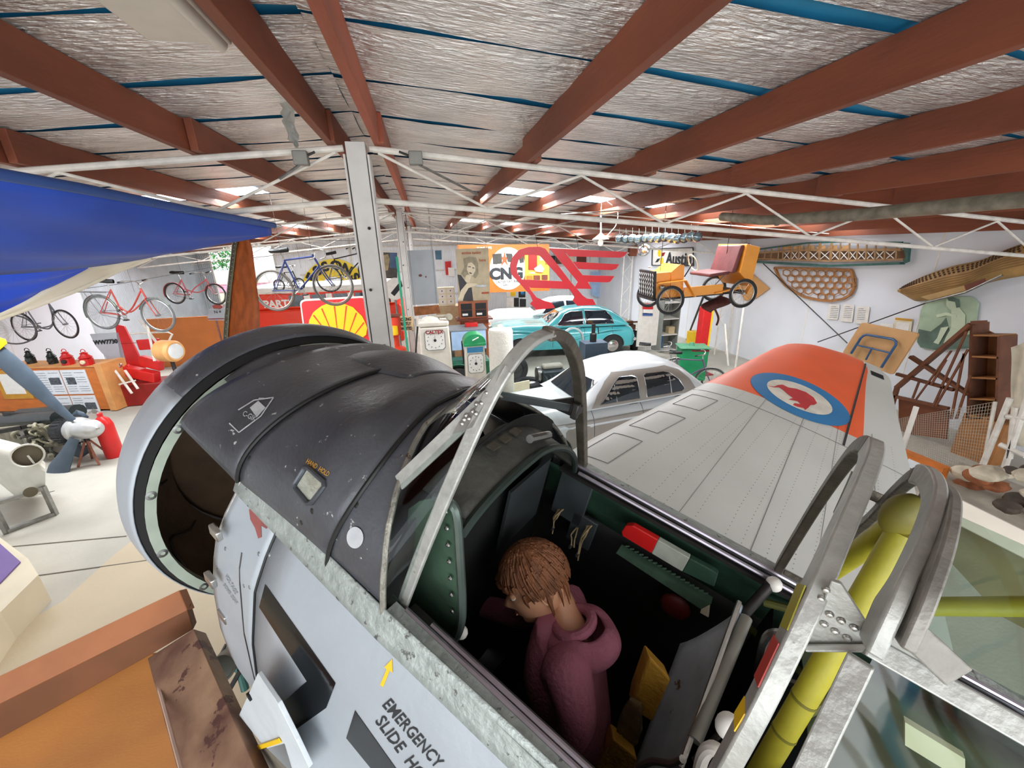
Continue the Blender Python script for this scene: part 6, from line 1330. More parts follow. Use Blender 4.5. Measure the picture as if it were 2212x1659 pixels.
taper(.46, .40, .36, 0, top).ob('cabinet', pumpw, pq, bev=.02); G().prism([(.23 * math.cos(PI * k / 14), -.19, top + .22 * math.sin(PI * k / 14) ** .8) for k in range(15)], (0, .38, 0)).ob('green_cap', mat('cap_green', '#10975a', .35, 0, .06, 5), pq, bev=.02); G().box(-.23, .23, -.2, .2, top - .03, top + .03).ob('cap_rim', mat('cap_green'), pq, bev=.01); G().box(-.165, .165, -.195, -.17, top - .16, top - .05).ob('blue_band', mat('band_blue', '#2a7fae', .4), pq, smooth=0)
dial(pq, 0, -.19, top - .40, .34, .42); G().bar((-.05, -.22, top + .1), (.08, -.22, top + .16), .05, .01).ob('paper_tag', 'paper', pq, smooth=0)
# white insulated drum with green foot
c = PY(1083, 770, 7.5); top = PY(1078, 716, 7.5).z; dr = thing('storage_drum', 'white rough drum with a green base right of the slim petrol pump', 'drum', (c.x + .05, 7.8, 0)); G().lathe([(.24, .35), (.25, .36), (.25, top - .06), (.23, top - .01), (.06, top + .02), (.05, top + .07), (0, top + .07)], (0, 0, 0), (0, 0, 1), 28).ob('drum', mat('drum_white', '#e6e1d5', .8, 0, .05, 20, .6, 50), dr); G().lathe([(0, .0), (.26, 0), (.26, .34), (.24, .36)], (0, 0, 0), (0, 0, 1), 24).ob('base', 'green', dr)
# glazed wooden cabinet, drawers, table, tool box, green machine
cbn = Plate('glazed_cabinet', 'brown wooden cabinet with glass doors under the tuning poster', 'cabinet', (1022, 670), 11.5)
zf = -WM[cbn.r.name].translation.z; a = cbn.P(991, 652); b = cbn.P(1055, 690); G().box(a.x, b.x, 0, .4, zf, a.z).ob('body', mat('cab_brown', '#9a5432', .45, 0, .12, 6), cbn.r, smooth=0)
for k in range(2): x0 = a.x + .05 + k * (b.x - a.x) / 2; w = (b.x - a.x) / 2 - .1; f = G().box(x0, x0 + w, -.012, 0, a.z - .44, a.z - .06).ob('door', 'black', cbn.r, smooth=0); G().box(x0 + .03, x0 + w * .6, -.018, -.012, a.z - .40, a.z - .34).ob('item', 'paper', f, smooth=0); G().box(x0, x0 + w, -.02, -.012, a.z - .25, a.z - .235).ob('shelf_edge', 'brown', f, smooth=0)
G().box(a.x - .1, b.x + .1, -.2, .4, a.z - .52, a.z - .48).ob('bench_board', 'brown', cbn.r, smooth=0)
dc = Plate('drawer_rack', 'cream rack of small drawers behind the petrol pump', 'rack', (965, 640), 13.0); a, b = dc.P(945, 622), dc.P(984, 660); G().box(a.x, b.x, 0, .3, b.z, a.z).ob('body', 'cream', dc.r, smooth=0)
for i in range(2):
    for j in range(3): x0 = a.x + .03 + i * (b.x - a.x) / 2; z1 = a.z - .04 - j * .17; dd = G().box(x0, x0 + (b.x - a.x) / 2 - .06, -.012, .0, z1 - .13, z1).ob('drawer', 'paper', dc.r, smooth=0); G().lathe([(0, .02), (.02, 0)], (x0 + .1, -.014, z1 - .06), (0, -1, 0), 8).ob('knob', 'dark_metal', dd)
zf = -WM[dc.r.name].translation.z; G().box(a.x - .1, b.x + .2, -.1, .5, zf, b.z - .005).ob('cabinet_below', mat('bench_tan', '#b8a07c', .6, 0, .1, 5), dc.r, smooth=0)
tb_ = Plate('work_table', 'pale blue fronted work table between the two petrol pumps', 'table', (1012, 735), 10.0); a, b = tb_.P(974, 716), tb_.P(1051, 752); zf = -WM[tb_.r.name].translation.z; G().box(a.x, b.x, 0, .02, b.z, a.z).ob('front_panel', 'pale_blue', tb_.r, smooth=0); G().box(a.x - .03, b.x + .03, -.02, .7, a.z, a.z + .03).ob('top', 'grey', tb_.r, smooth=0)
for x in (a.x + .03, b.x - .03):
    for y in (.05, .65): G().bar((x, y, zf), (x, y, a.z), .05).ob('leg', 'steel', tb_.r, smooth=0)
q = PY(1020, 712, 10.2); t = thing('tool_box', 'small red tool box on the pale blue table', 'box', (q.x, 10.35, WM[tb_.r.name].translation.z + a.z + .03)); G().box(-.16, .16, -.08, .08, 0, .10).ob('case', 'red', t, bev=.01); G().tube([(-.06, 0, .10), (-.05, 0, .14), (.05, 0, .14), (.06, 0, .10)], .008, 6).ob('handle', 'red_dark', t)
q = PY(995, 800, 9.2); t = thing('green_tractor', 'dark green old machine with a round fender between the petrol pumps', 'machine', (q.x, 9.3, 0)); dg = mat('tractor_green', '#1d5a44', .4, .1, .2, 6)
G().box(-.35, .75, 0, .5, .35, .85).ob('body', dg, t, bev=.06); G().grid(lambda u, v: V((-.05 + .42 * math.cos(PI * v), -.12 + .2 * u, .38 + .42 * math.sin(PI * v))), 3, 18).ob('fender', dg, t, solid=.02); G().lathe([(.12, -.05), (.33, -.06), (.36, 0), (.33, .06), (.12, .05)], (-.05, -.03, .36), (0, 1, 0), 26).ob('tyre', 'rubber', t)
for x in (-.28, .12): G().tube([(x, -.05, 0), (x - .04, -.05, 1.35)], .02, 8).ob('lever', 'dark_metal', t)
G().tube([V((.45 + .2 * math.cos(a), .1, 1.05 + .1 * math.sin(a) )) for a in [2 * PI * k / 18 for k in range(18)]], .014, 6, closed=True).ob('steering_wheel', 'dark_metal', t); G().tube([(.45, .1, .85), (.45, .1, 1.05)], .016, 6).ob('column', 'dark_metal', t)
# things seen through the windscreen: tyres, engine, cream boards
def tyre(x, y, z, r, w, lab, tilt=(0, 0, 1)):
    t = thing('tyre', lab, 'tyre', (x, y, z)); G().lathe([(r * .6, -w * .4), (r * .9, -w * .5), (r, -w * .3), (r, w * .3), (r * .9, w * .5), (r * .6, w * .4), (r * .55, 0), (r * .6, -w * .4)], (0, 0, 0), tilt, 28).ob('tread', 'rubber', t); G().lathe([(0, .02), (r * .3, .02), (r * .58, w * .2)], (0, 0, 0), tilt, 20).ob('wheel_disc', 'steel', t)
q = PZ(1140, 815, .3); tyre(q.x, q.y, .12, .36, .2, 'black tyre lying flat beside the dusty engine, seen through the windscreen'); tyre(q.x - .2, q.y + .55, .36, .36, .18, 'upright black wheel behind the flat tyre', (.3, -1, .1))
t = thing('dusty_engine', 'dusty black car engine on the floor beside the white saloon bonnet', 'engine', (q.x + .62, q.y - .05, 0)); en_m = mat('engine_dark', '#3a4248', .55, .3, .3, 10, .2, 30); G().box(-.3, .3, -.25, .25, .05, .5).ob('block', en_m, t, bev=.04); G().box(-.26, .26, -.12, .12, .5, .62).ob('rocker_cover', mat('dust', '#9a958a', .7), t, bev=.04)
for k in range(5): G().tube(bez([(-.25 + .12 * k, -.25, .4), (-.25 + .12 * k, -.4, .35), (-.2 + .1 * k, -.42, .15)], 4), .02, 8).ob('manifold_pipe', en_m, t)
G().lathe([(0, -.06), (.2, -.05), (.22, 0), (.2, .05), (0, .06)], (-.35, 0, .35), (1, 0, 0), 20).ob('flywheel', 'steel', t)
for k, (x, y) in enumerate([(1085, 850), (1120, 835)]): q = PZ(x, y, .3); t = thing('cream_board', ['cream board lying before the saloon bonnet, left one', 'cream board standing before the saloon bonnet, right one'][k], 'board', (q.x, q.y, .0), .3 * k); G().box(-.35, .3, -.01 - .3 * (1 - k), .03 + .3 * (1 - k), 0.01, .05 + .35 * k).ob('board', 'cream', t, smooth=0)
# crystal ring, hand pump on a blue box
q = PT(1237, 735, 8.6); t = thing('clear_dome_ring', 'large clear plastic ring standing between teal car and white saloon', 'ring', (q.x, q.y, 0)); I = WM[t.name].inverted(); c = I @ q; G().lathe([(.24, -.02), (.28, -.02), (.28, .02), (.24, .02), (.24, -.02)], c, (.2, -1, .1), 32).ob('ring', mat('clear_rim', '#b9c4c4', .2, .2), t); G().lathe([(0, .08), (.12, .06), (.24, 0)], c, (.2, -1, .1), 24).ob('dome', glassm, t); G().bar(V((c.x, c.y, 0)), c - V((0, 0, .22)), .06).ob('stand', 'steel', t)
q = PT(1285, 740, 8.4); t = thing('hand_pump', 'black hand operated pump standing on a blue grey box beyond the saloon roof', 'pump', (q.x, q.y + .1, 0)); z = q.z; G().box(-.24, .26, -.18, .18, 0, z).ob('box', mat('box_blue', '#4d6070', .5, .2), t, smooth=0); G().lathe([(.07, z), (.07, z + .17), (.04, z + .19), (.04, z + .38), (0, z + .38)], (0, 0, 0), (0, 0, 1), 16).ob('cylinder', 'black', t); G().tube([(0, 0, z + .32), (.10, 0, z + .30), (.12, 0, z + .16)], .012, 8).tube([(0, 0, z + .3), (-.03, 0, z + .36)], .02, 8).ob('handle', 'black', t)
# shelf stack on the far bench
sf = Plate('desk_shelf', 'white and grey desk shelf with boxes behind the old white saloon', 'shelf', (1115, 640), 19.5)
a, b = sf.P(1092, 620), sf.P(1137, 664); zf = -WM[sf.r.name].translation.z; G().box(a.x, b.x, .02, .3, zf, b.z).ob('bench', 'cream', sf.r, smooth=0)
for (x, y, w, h, m) in [(215, 700, 60, 50, 'paper'), (250, 710, 40, 40, 'yellow'), (320, 700, 55, 60, 'black'), (335, 708, 30, 28, mat('screen_blue', '#3aa0e0', .3, emit=.6)), (215, 760, 60, 80, 'white_paint'), (280, 765, 40, 75, 'black'), (330, 775, 50, 65, 'ink')]: sf.poly(z3((x, y), (x + w, y), (x + w, y + h), (x, y + h)), 'box', m, .02 if m != 'yellow' else .04, .1)
# door-like pale sheet, calendar and conduits on the corner wall
p_ = Plate('pale_door_sheet', 'pale blue sheet leaning by the far right corner', 'panel', (1288, 615), 21.2); p_.poly(z3((935, 540), (1040, 540), (1035, 775), (935, 735)), 'sheet', 'pale_blue', 0, .03); p_ = Plate('calendar', 'small cream calendar on the far right corner wall', 'calendar', (1355, 567), 21.44); p_.poly(z3((1228, 430), (1272, 430), (1275, 502), (1230, 505)), 'sheet', 'cream', 0, .01); p_.poly(z3((1236, 440), (1264, 440), (1266, 465), (1237, 466)), 'print', gp_[0], .004, .003)
# pendant lamp with looping flex
q = PT(1298, 503, 7.4); t = thing('pendant_lamp', 'white enamel pendant lamp with a bare bulb over the cars', 'lamp', q); up = PT(1298, 466, 7.4) - q
G().lathe([(.02, 0), (.03, -.02), (.15, -.11), (.155, -.115), (.13, -.105), (.03, -.03)], (0, 0, 0), (0, 0, 1), 28).ob('shade', 'white_paint', t); G().sph((0, 0, -.17), .052, (1, 1, 1.25), 16, 10).ob('bulb', mat('bulb_glass', '#f2efe8', .15, 0, .02, emit=.3), t); G().cyl((0, 0, -.02), (0, 0, -.12), .022, seg=12).ob('socket', 'white_paint', t)
G().tube([V((0, 0, 0)), up], .014, 8).ob('flex', 'white_paint', t); top_ = V((up.x, up.y, foil_z(q.x) - .06 - q.z)); G().tube([up, top_], .006, 6).ob('hanger', 'steel_white', t)
G().tube(bez([V((.02, 0, -.01)), V((.10, 0, -.06)), V((.20, 0, .02)), V((.30, 0, .15)), V((.30, 0, .38)), top_ + V((.1, 0, 0))], 8), .008, 8).ob('flex_loop', 'white_paint', t)
# row of old headlamps hung along the truss
for k in range(13):
    x = 1338 + 14 * k; y = [515, 516, 515, 517, 514, 514, 514, 512, 514, 516, 514, 511, 512][k] ; q = PT(x, y, 9.0 - .12 * k)
    t = thing('hanging_headlamp', '%s of thirteen round headlamps strung in a row under the truss' % ['leftmost', 'second from the left', 'third from the left', 'fourth from the left', 'fifth from the left', 'sixth from the left', 'middle one', 'sixth from the right', 'fifth from the right', 'fourth from the right', 'third from the right', 'second from the right', 'rightmost'][k], 'lamp', q, group='headlamps strung in a row')
    G().lathe([(0, -.10), (.05, -.09), (.085, -.02), (.09, .0), (.095, .01), (.08, .018)], (0, 0, 0), (-.3, -1, -.1), 20).ob('bowl', ['chrome', 'dark_metal', 'steel'][k % 3], t); G().lathe([(0, .035), (.05, .028), (.08, .012)], (0, 0, 0), (-.3, -1, -.1), 18).ob('lens', mat('lamp_glass', '#7f959e', .08, .7, .2, 12), t); G().tube([(0, 0, .08), (0, .02, .22)], .004, 5).ob('hook', 'steel', t)
q = PT(1391, 540, 8.8); t = thing('hub_cap', 'round chrome hub cap hung below the row of headlamps', 'hub cap', q); G().lathe([(0, .05), (.05, .045), (.07, .02), (.10, .03), (.13, .01), (.14, -.02)], (0, 0, 0), (-.3, -1, -.1), 24).ob('cap', 'chrome', t); G().tube([(0, 0, .13), (0, 0, .4)], .004, 5).ob('hook', 'steel', t)
# fluorescent fitting, conduit box, foil tatter, pipe
a, b = V((-1.02, 2.0, foil_z(-1.0) - .03)), V((-.98, 2.72, foil_z(-1.0) - .03)); t = thing('ceiling_light_fitting', 'off white ceiling light fitting between the roof beams at top left', 'light fitting', (-1.02, 2.1, foil_z(-1.1) - .07)); G().box(-.22, .16, -1.2, .62, -.02, .05).ob('tray', mat('fitting_white', '#cfc8bc', .5, 0, .05, 5), t, bev=.01); G().cyl((.11, -1.2, -.02), (.11, .60, -.02), .035, seg=14).ob('tube_cover', mat('fitting_white'), t)
t = thing('foil_tatter', 'torn strip of grey foil hanging from the roof above the truss', 'foil', PT(600, 120, 2.9)); I = WM[t.name].inverted(); L = [PT(x, y, q) for x, y, q in [(568, 100, 2.75), (598, 155, 2.85), (604, 220, 3.05), (610, 260, 3.2), (622, 300, 3.35), (636, 316, 3.42)]]; R_ = [PT(x, y, q) for x, y, q in [(592, 118, 2.75), (632, 180, 2.85), (640, 220, 3.05), (634, 262, 3.2), (648, 300, 3.35), (642, 318, 3.42)]]
rr = random.Random(3); G().grid(lambda u, v: I @ (L[min(5, int(u * 5))].lerp(L[min(5, int(u * 5) + 1)], u * 5 - int(u * 5)).lerp(R_[min(5, int(u * 5))].lerp(R_[min(5, int(u * 5) + 1)], u * 5 - int(u * 5)), v) + V((rr.uniform(-.012, .012), rr.uniform(-.02, .02), rr.uniform(-.012, .012)))), 20, 6).ob('strip', mat('foil_grey', '#a9a9a4', .45, .4, .15, 8, .4, 20), t, smooth=80)
for x, y, lab in ((650, 342, 'left'), (898, 342, 'right')): q = PY(x, y, 4.12); t = thing('conduit_box', 'small grey clamp box on the first truss, %s of the thick post' % lab, 'box', q); G().cbox((0, 0, 0), (.12, .07, .11)).ob('box', mat('clamp_grey', '#7e7d76', .5, .3), t, bev=.008); G().tube([(0, 0, 0), (.12 if lab == 'left' else -.14, 0, .05)], .010, 8).ob('bolt', 'dark_metal', t); G().tube([(0, 0, -.04), (-.2 if lab == 'left' else .55, 0, -.16 if lab == 'left' else -.30)], .012, 6).ob('brace_rod', 'steel', t)
t = thing('grey_pipe', 'long thick mottled grey pipe slung under the trusses at the right', 'pipe', PT(1650, 475, 5.4)); I = WM[t.name].inverted(); G().tube([I @ PT(1560, 468, 6.2), I @ PT(1650, 476, 5.4), I @ PT(1850, 464, 4.2), I @ PT(2290, 424, 2.9)], .062, 16).ob('pipe', mat('pipe_mottled', '#807c6c', .6, .2, .3, 9, .1, 40), t); G().tube(arcpts(I @ PT(1680, 474, 5.25), .07, 0, 2 * PI, (0, 1, 0), (0, 0, 1), 16), .012, 6).ob('clip', 'steel', t)
for a, b, lab in [((1200, 455, 6.5), (1790, 505, 9), 'white'), ((1100, 470, 9), (1380, 452, 6), 'grey')]: p = PT(*a); t = thing('conduit', 'thin %s conduit running below the roof over the cars' % lab, 'conduit', p); G().tube([V((0, 0, 0)), PT(*b) - p], .010, 6).ob('conduit', 'steel_white' if lab == 'white' else 'steel', t)

for pl, pts in ((gs, ((884, 541), (932, 539))), (po, ((990, 538), (1050, 536))), (cg, ((1000, 529), (1180, 528))), (gs2, ((896, 663), (944, 660)))):   # hanging wires
    for x, y in pts:
        a = pl.P(x, y) + V((0, .005, 0)); w = WM[pl.r.name].translation; G().tube([a, V((a.x, a.y, (foil_z(w.x + a.x) - .04 - w.z)))], .004, 4).ob('hanging_wire', 'steel', pl.r)
# ================================================================ right side: cart, wall relics
F1, R1, F2 = PT(1448, 649, 7.4), PT(1605, 634, 7.45), PT(1374, 636, 8.5)
xd = (F1 - R1).normalized(); WBc = (F1 - R1).length
yd = (F2 - F1); yd = (yd - xd * yd.dot(xd)); TR = min(1.0, yd.length); yd.normalize(); zd = xd.cross(yd); 
if zd.z < 0: zd = -zd
kt = thing('pedal_cart', 'orange home built four wheeled cart with maroon seat hung on the right', 'cart', mtx=Matrix(((xd.x, yd.x, zd.x, R1.x), (xd.y, yd.y, zd.y, R1.y), (xd.z, yd.z, zd.z, R1.z), (0, 0, 0, 1))))
og_ = mat('cart_orange', '#ef9d2f', .4, 0, .04, 4); mr_ = mat('seat_maroon', '#6b3636', .6, 0, .12, 6, .2, 12)
W = WBc; print('CART', W, TR)
for x in (0, W):
    for y in (0, TR):
        w = G().tube([(x + .245 * math.cos(a), y, .245 * math.sin(a)) for a in [2 * PI * k / 32 for k in range(32)]], .024, 8, closed=True).ob('wheel', 'rubber', kt); G().tube([(x + .21 * math.cos(a), y, .21 * math.sin(a)) for a in [2 * PI * k / 32 for k in range(32)]], .012, 6, closed=True).ob('rim', 'alu', w)
        g = G(); [g.tube([(x, y + .02 * (-1) ** k, 0), (x + .21 * math.cos(PI * k / 9), y, .21 * math.sin(PI * k / 9))], .002, 3, caps=False) for k in range(18)]; g.ob('spokes', 'steel', w, kind='stuff'); G().cyl((x, y - .04, 0), (x, y + .04, 0), .022, seg=10).ob('hub', 'steel', w)
G().tube([(W, 0, 0), (W, TR, 0)], .014, 8).ob('axle', 'dark_metal', kt); G().tube([(0, 0, 0), (0, TR, 0)], .014, 8).ob('axle', 'dark_metal', kt)
G().box(-.15, W + .30, .10, TR - .10, .0, .03).ob('chassis_board', 'dark_metal', kt, smooth=0)
hx0, hx1 = W - .22, W + .22
G().box(hx0, hx1, .16, TR - .14, .03, .50).ob('bonnet', og_, kt, smooth=0, bev=.01)
G().prism([(hx0, .16, .50), (hx0 + .12, .16, .62), (hx0 + .12, TR - .14, .62), (hx0, TR - .14, .50)][:0] or [(hx0 - .08, .14, .03), (hx0 - .08, .14, .60), (hx0 + .0, .14, .62), (hx0 + .16, .14, .50), (hx0 + .16, .14, .03)], (0, TR - .28, 0)).ob('scuttle', og_, kt, smooth=0)
gr = G().box(hx1, hx1 + .05, .13, TR - .11, .02, .54).ob('grille', 'black', kt, bev=.015)
for i in range(7): y = .18 + i * (TR - .36) / 6; G().tube([(hx1 + .055, y + .018 * (-1) ** k, .07 + .042 * k) for k in range(11)], .006, 5).ob('grille_mesh', 'white_paint', gr)
G().lathe([(0, .03), (.025, .02), (.03, 0), (.0, -.01)], ((hx1), TR / 2, .58), (0, 0, 1), 12).ob('filler_cap', 'alu', kt)
G().lathe([(0, .05), (.035, .045), (.05, 0), (.03, -.05), (0, -.06)], (hx1 - .1, .08, .24), (1, -.3, 0), 14).ob('side_lamp', 'alu', kt)
G().bar((hx1 - .02, .12, .32), (hx0 - .06, .05, .34), .16, .012).ob('mudguard', og_, kt, smooth=0); G().bar((hx0 - .06, .05, .34), (hx0 - .26, .05, .02), .14, .012).ob('mudguard', og_, kt, smooth=0); G().bar((hx1 - .02, TR - .1, .32), (hx0 - .06, TR, .34), .16, .012).ob('mudguard', og_, kt, smooth=0)
G().box(.36, hx0 - .06, .06, .09, .03, .20).ob('side_panel', og_, kt, smooth=0); G().bar((.05, .06, .10), (.52, .06, .05), .10, .02).ob('side_panel', og_, kt, smooth=0)
G().hexa([(.22, .12, .36), (.60, .12, .34), (.60, TR - .1, .34), (.22, TR - .1, .36), (.22, .12, .42), (.60, .12, .40), (.60, TR - .1, .40), (.22, TR - .1, .42)]).ob('seat', mr_, kt, bev=.02); G().hexa([(.10, .12, .38), (.18, .12, .38), (.18, TR - .1, .38), (.10, TR - .1, .38), (-.02, .12, .86), (.05, .12, .86), (.05, TR - .1, .86), (-.02, TR - .1, .86)]).ob('seat_back', mr_, kt, bev=.02)
G().hexa([(-.18, .06, .10), (.06, .06, .38), (.06, TR, .38), (-.18, TR, .10), (-.28, .06, .80), (-.02, .06, .88), (-.02, TR, .88), (-.28, TR, .80)]).ob('tail_box', og_, kt, smooth=0, bev=.01); G().bar((-.2, .05, .20), (-.08, .05, -.02), .10, .02).ob('tail_stay', og_, kt, smooth=0)
G().tube([(.74 + .06 * math.cos(a), TR / 2 + .17 * math.sin(a), .60 + .15 * math.cos(a)) for a in [2 * PI * k / 22 for k in range(22)]], .011, 6, closed=True).ob('steering_wheel', 'cream', kt); G().tube([(.74, TR / 2, .60), (.90, TR / 2, .35)], .012, 6).ob('steering_column', 'dark_metal', kt)
G().tube([(.25, .15, .02), (.55, .14, .12), (.30, .13, .36)], .01, 6).ob('pedal_rod', 'steel', kt)
for x in (0.1, W): # hanging lines up to the roof
    q = WM[kt.name] @ V((x, TR / 2, .5)); G().tube([V((x, TR / 2, .5)), WM[kt.name].inverted() @ V((q.x, q.y, foil_z(q.x) - .05))], .006, 5).ob('hanging_line', 'dark_metal', kt)
sk = thing('maroon_sack', 'dark maroon cloth bundle hanging below the cart seat', 'sack', PT(1545, 655, 7.9)); G().grid(lambda u, v: V(((.30 * math.cos(2 * PI * v) + .06 * math.sin(5 * v * PI)) * math.sin(PI * (.08 + .84 * u)), .15 * math.sin(2 * PI * v) * math.sin(PI * u), .10 - .24 * u + .05 * math.cos(2 * PI * v))), 12, 20, cv=True).ob('cloth', mat('cloth_brown', '#5b2d26', .8, 0, .2, 8, .3, 20), sk); G().tube(bez([(.0, 0, -.1), (.12, 0, -.3), (.1, 0, -.45)], 5), .02, 6).ob('cloth_tail', mat('cloth_brown'), sk)
# ---- right wall pieces: points on the wall plane
class WPlate(Plate):
    def __init__(s, name, lab, cat, c, d=.03, group=None): s.X = XR - d; p = PX(c[0], c[1], s.X); s.r = thing(name, lab, cat, p, group=group); s.I = WM[s.r.name].inverted()
    def P(s, x, y, d=0): return s.I @ PX(x, y, s.X - d)
    def poly(s, pts, name, m, d=0, th=.01, **k): return G().prism([s.P(x, y, d) for x, y in pts], (th, 0, 0)).ob(name, m, s.r, smooth=0, **k)
    def text(s, t, x, y, hm, m, d=.02, sx=1, bold=0, name='lettering'):
        o = s.P(x, y, d); return txt(t, hm, m, s.r, name=name, bold=bold * hm, ext=.003, mtx=Matrix(((0, 0, -1, o.x), (-1, 0, 0, o.y), (0, 1, 0, o.z), (0, 0, 0, 1))) @ Matrix.Diagonal((sx, 1, 1, 1)))
au = WPlate('car_maker_sign', 'white sign with yellow and black emblem reading Austin on the right wall', 'sign', (1452, 555)); au.poly([(1409, 537), (1497, 535), (1498, 574), (1408, 573)], 'board', 'white_paint', 0, .03)
for q in (((1409, 537), (1497, 535)), ((1408, 573), (1498, 574)), ((1409, 537), (1408, 573)), ((1497, 535), (1498, 574))): G().bar(au.P(*q[0], .03), au.P(*q[1], .03), .03).ob('border', 'ink', au.r, smooth=0)
au.text('Austin', 1465, 560, .62, 'ink', .02, 1.0, .02)
for (x, y, m, e) in [(1424, 547, 'yellow', 5), (1429, 563, 'yellow', 5)]: au.poly(circ(x, y, 3.8, 18, 7.5), 'emblem_disc', m, .01, .01)
for q, m in ((((1431, 546), (1437, 545), (1433, 553), (1428, 554)), 'red_dark'), (((1420, 559), (1426, 558), (1421, 566), (1415, 567)), 'ink')): au.poly(list(q), 'emblem_square', m, .01, .01)
dm = WPlate('plywood_diamond', 'tan plywood square hung cornerwise behind the cart wheel', 'board', (1620, 612), .06); dm.poly(z4((-60, 560), (5, 440), (222, 625), (110, 705), (30, 720)), 'sheet', mat('ply_tan', '#cf9a5c', .55, 0, .06, 3), 0, .03)
# cupboard, white door panel, cartons, lift post, yellow box
q = PY(1450, 690, 11.5); cu = thing('grey_cupboard', 'open grey cupboard with shelves behind the cart front wheel', 'cupboard', (q.x, 11.5, 0)); zt_ = PY(1450, 645, 11.5).z
w = .62
for a in ((-w / 2, -w / 2 + .03), (w / 2 - .03, w / 2)): G().box(a[0], a[1], 0, .5, 0, zt_).ob('side', mat('cup_grey', '#8b8d86', .5, 0, .08, 5), cu, smooth=0)
G().box(-w / 2, w / 2, .47, .5, 0, zt_).ob('back', mat('cup_grey'), cu, smooth=0)
for k in range(4): z = .05 + k * (zt_ - .1) / 3.2; G().box(-w / 2 + .03, w / 2 - .03, 0, .46, z, z + .03).ob('shelf', 'white_paint', cu, smooth=0)
t = thing('carton', 'small tan carton on the grey cupboard shelf', 'box', (q.x + .12, 11.7, .05 + (zt_ - .1) / 3.2 + .03)); G().box(-.1, .12, -.1, .1, 0, .22).ob('box', mat('carton_tan', '#c8b48c', .7), t, bev=.004)
q = PY(1402, 688, 11.4); dpn = thing('white_cabinet_door', 'white panel door left of the grey cupboard with oil cartons on it', 'panel', (q.x, 11.4, 0)); G().box(-.36, .34, 0, .04, .3, PY(1402, 652, 11.4).z).ob('panel', 'white_paint', dpn, smooth=0); I = WM[dpn.name].inverted()
for (x0, y0, x1_, y1_, m, n) in [(1389, 655, 1411, 668, 'red', 'carton_top'), (1390, 668, 1410, 678, 'paper', 'carton'), (1389, 676, 1410, 682, mat('label_blue', '#3e5fa0', .5), 'carton_band')]: G().prism([I @ PY(x, y, 11.36) for x, y in ((x0, y0), (x1_, y0 + 1), (x1_, y1_), (x0, y1_))], (0, .02, 0)).ob(n, m, dpn, smooth=0)
q = PY(1521, 700, 9.2); lf = thing('lift_post', 'bright red hoist post with a yellow strip below the cart', 'post', (q.x, 9.2, 0)); z = PY(1521, 663, 9.2).z; G().box(-.13, .11, -.1, .1, 0, z).ob('column', 'red', lf, bev=.01); G().box(.11, .16, -.1, .02, 0, z - .02).ob('edge', 'yellow', lf, smooth=0); G().box(-.3, .3, -.25, .25, 0, .03).ob('foot', 'red_dark', lf, smooth=0)
q = PZ(1497, 735, .3); yb = thing('yellow_box', 'yellow box on the floor beside the red hoist post', 'box', (q.x, q.y, 0)); G().box(-.16, .16, -.15, .15, 0, .62).ob('box', 'yellow', yb, bev=.02)
t = thing('black_tube', 'long black tube leaning toward the red hoist post', 'tube', PZ(1483, 735, 0)); I = WM[t.name].inverted(); G().tube([I @ PY(1520, 640, 9.4), V((0, 0, .02))], .03, 10).ob('tube', 'black', t)
# green cabinet tank, buckets
q = PZ(1492, 800, .35); gt = thing('green_tank', 'green metal tank with a flat lid behind the saloon boot', 'tank', (q.x, q.y, 0), -.35); z = PT(1492, 745, (q - CAMP).dot(-Zcam)).z
G().box(-.34, .30, -.24, .24, .15, z).ob('body', mat('tank_green', '#0e8a54', .4, 0, .06, 5), gt, bev=.03); G().box(-.38, .33, -.27, .27, z, z + .03).ob('lid', mat('lid_green', '#4f8a6a', .5, 0, .15, 6), gt, bev=.01); G().lathe([(0, .09), (.05, .08), (.07, 0)], (-.05, 0, z + .03), (0, 0, 1), 14).ob('cap', mat('lid_green'), gt); G().box(-.1, .3, -.245, -.235, z - .06, z - .02).ob('red_edge', 'red_dark', gt, smooth=0)
for x in (-.28, .24):
    for y in (-.2, .2): G().bar((x, y, 0), (x, y, .15), .04).ob('foot', 'dark_metal', gt, smooth=0)
def bucket(px, py, zt, r, m, lab):
    q = PZ(px, py, zt); t = thing('bucket', lab, 'bucket', (q.x, q.y, 0)); G().lathe([(0, .0), (r * .75, 0), (r, zt), (r * 1.05, zt), (r * 1.05, zt - .02), (r * .98, zt - .02), (r * .73, .02), (0, .02)], (0, 0, 0), (0, 0, 1), 24).ob('body', m, t); G().tube(arcpts((0, 0, zt), r, 0, PI, (1, 0, 0), (0, -.5, .6), 14), .006, 6).ob('handle', 'steel', t)
bucket(1372, 716, .62, .17, 'black', 'black bucket on the floor behind the teal car'); bucket(1424, 725, .5, .13, mat('bucket_blue', '#2c82c4', .4), 'blue bucket behind the saloon roof')
q = PZ(1372, 712, .6); t = thing('vice', 'rusty bench vice shape above the black bucket', 'vice', (q.x + .02, q.y + .35, 0)); vm = mat('vice_rust', '#6d4a38', .6, .3, .3, 12); G().box(-.14, .14, -.1, .1, .0, .72).ob('block', vm, t, bev=.02); G().box(-.2, .05, -.08, .08, .72, .86).ob('jaw', vm, t, bev=.02); G().lathe([(0, 0), (.03, 0), (.03, .25), (0, .25)], (.05, 0, .8), (1, 0, 0), 10).ob('screw', vm, t)
# white free standing pole with brace and pot by the wall
for (x0, y0, x1_, y1_, t0, lab) in [(1607, 660, 1588, 800, 9.0, 'white upright pole beside the cart rear wheel'), (1566, 700, 1573, 790, 9.6, 'thinner white pole left of the upright one')]:
    a, b = PT(x0, y0, t0), PT(x1_, y1_, t0); t = thing('white_pole', lab, 'pole', b); G().tube([V((0, 0, 0)), a - b], .022, 8).ob('pole', 'steel_white', t)
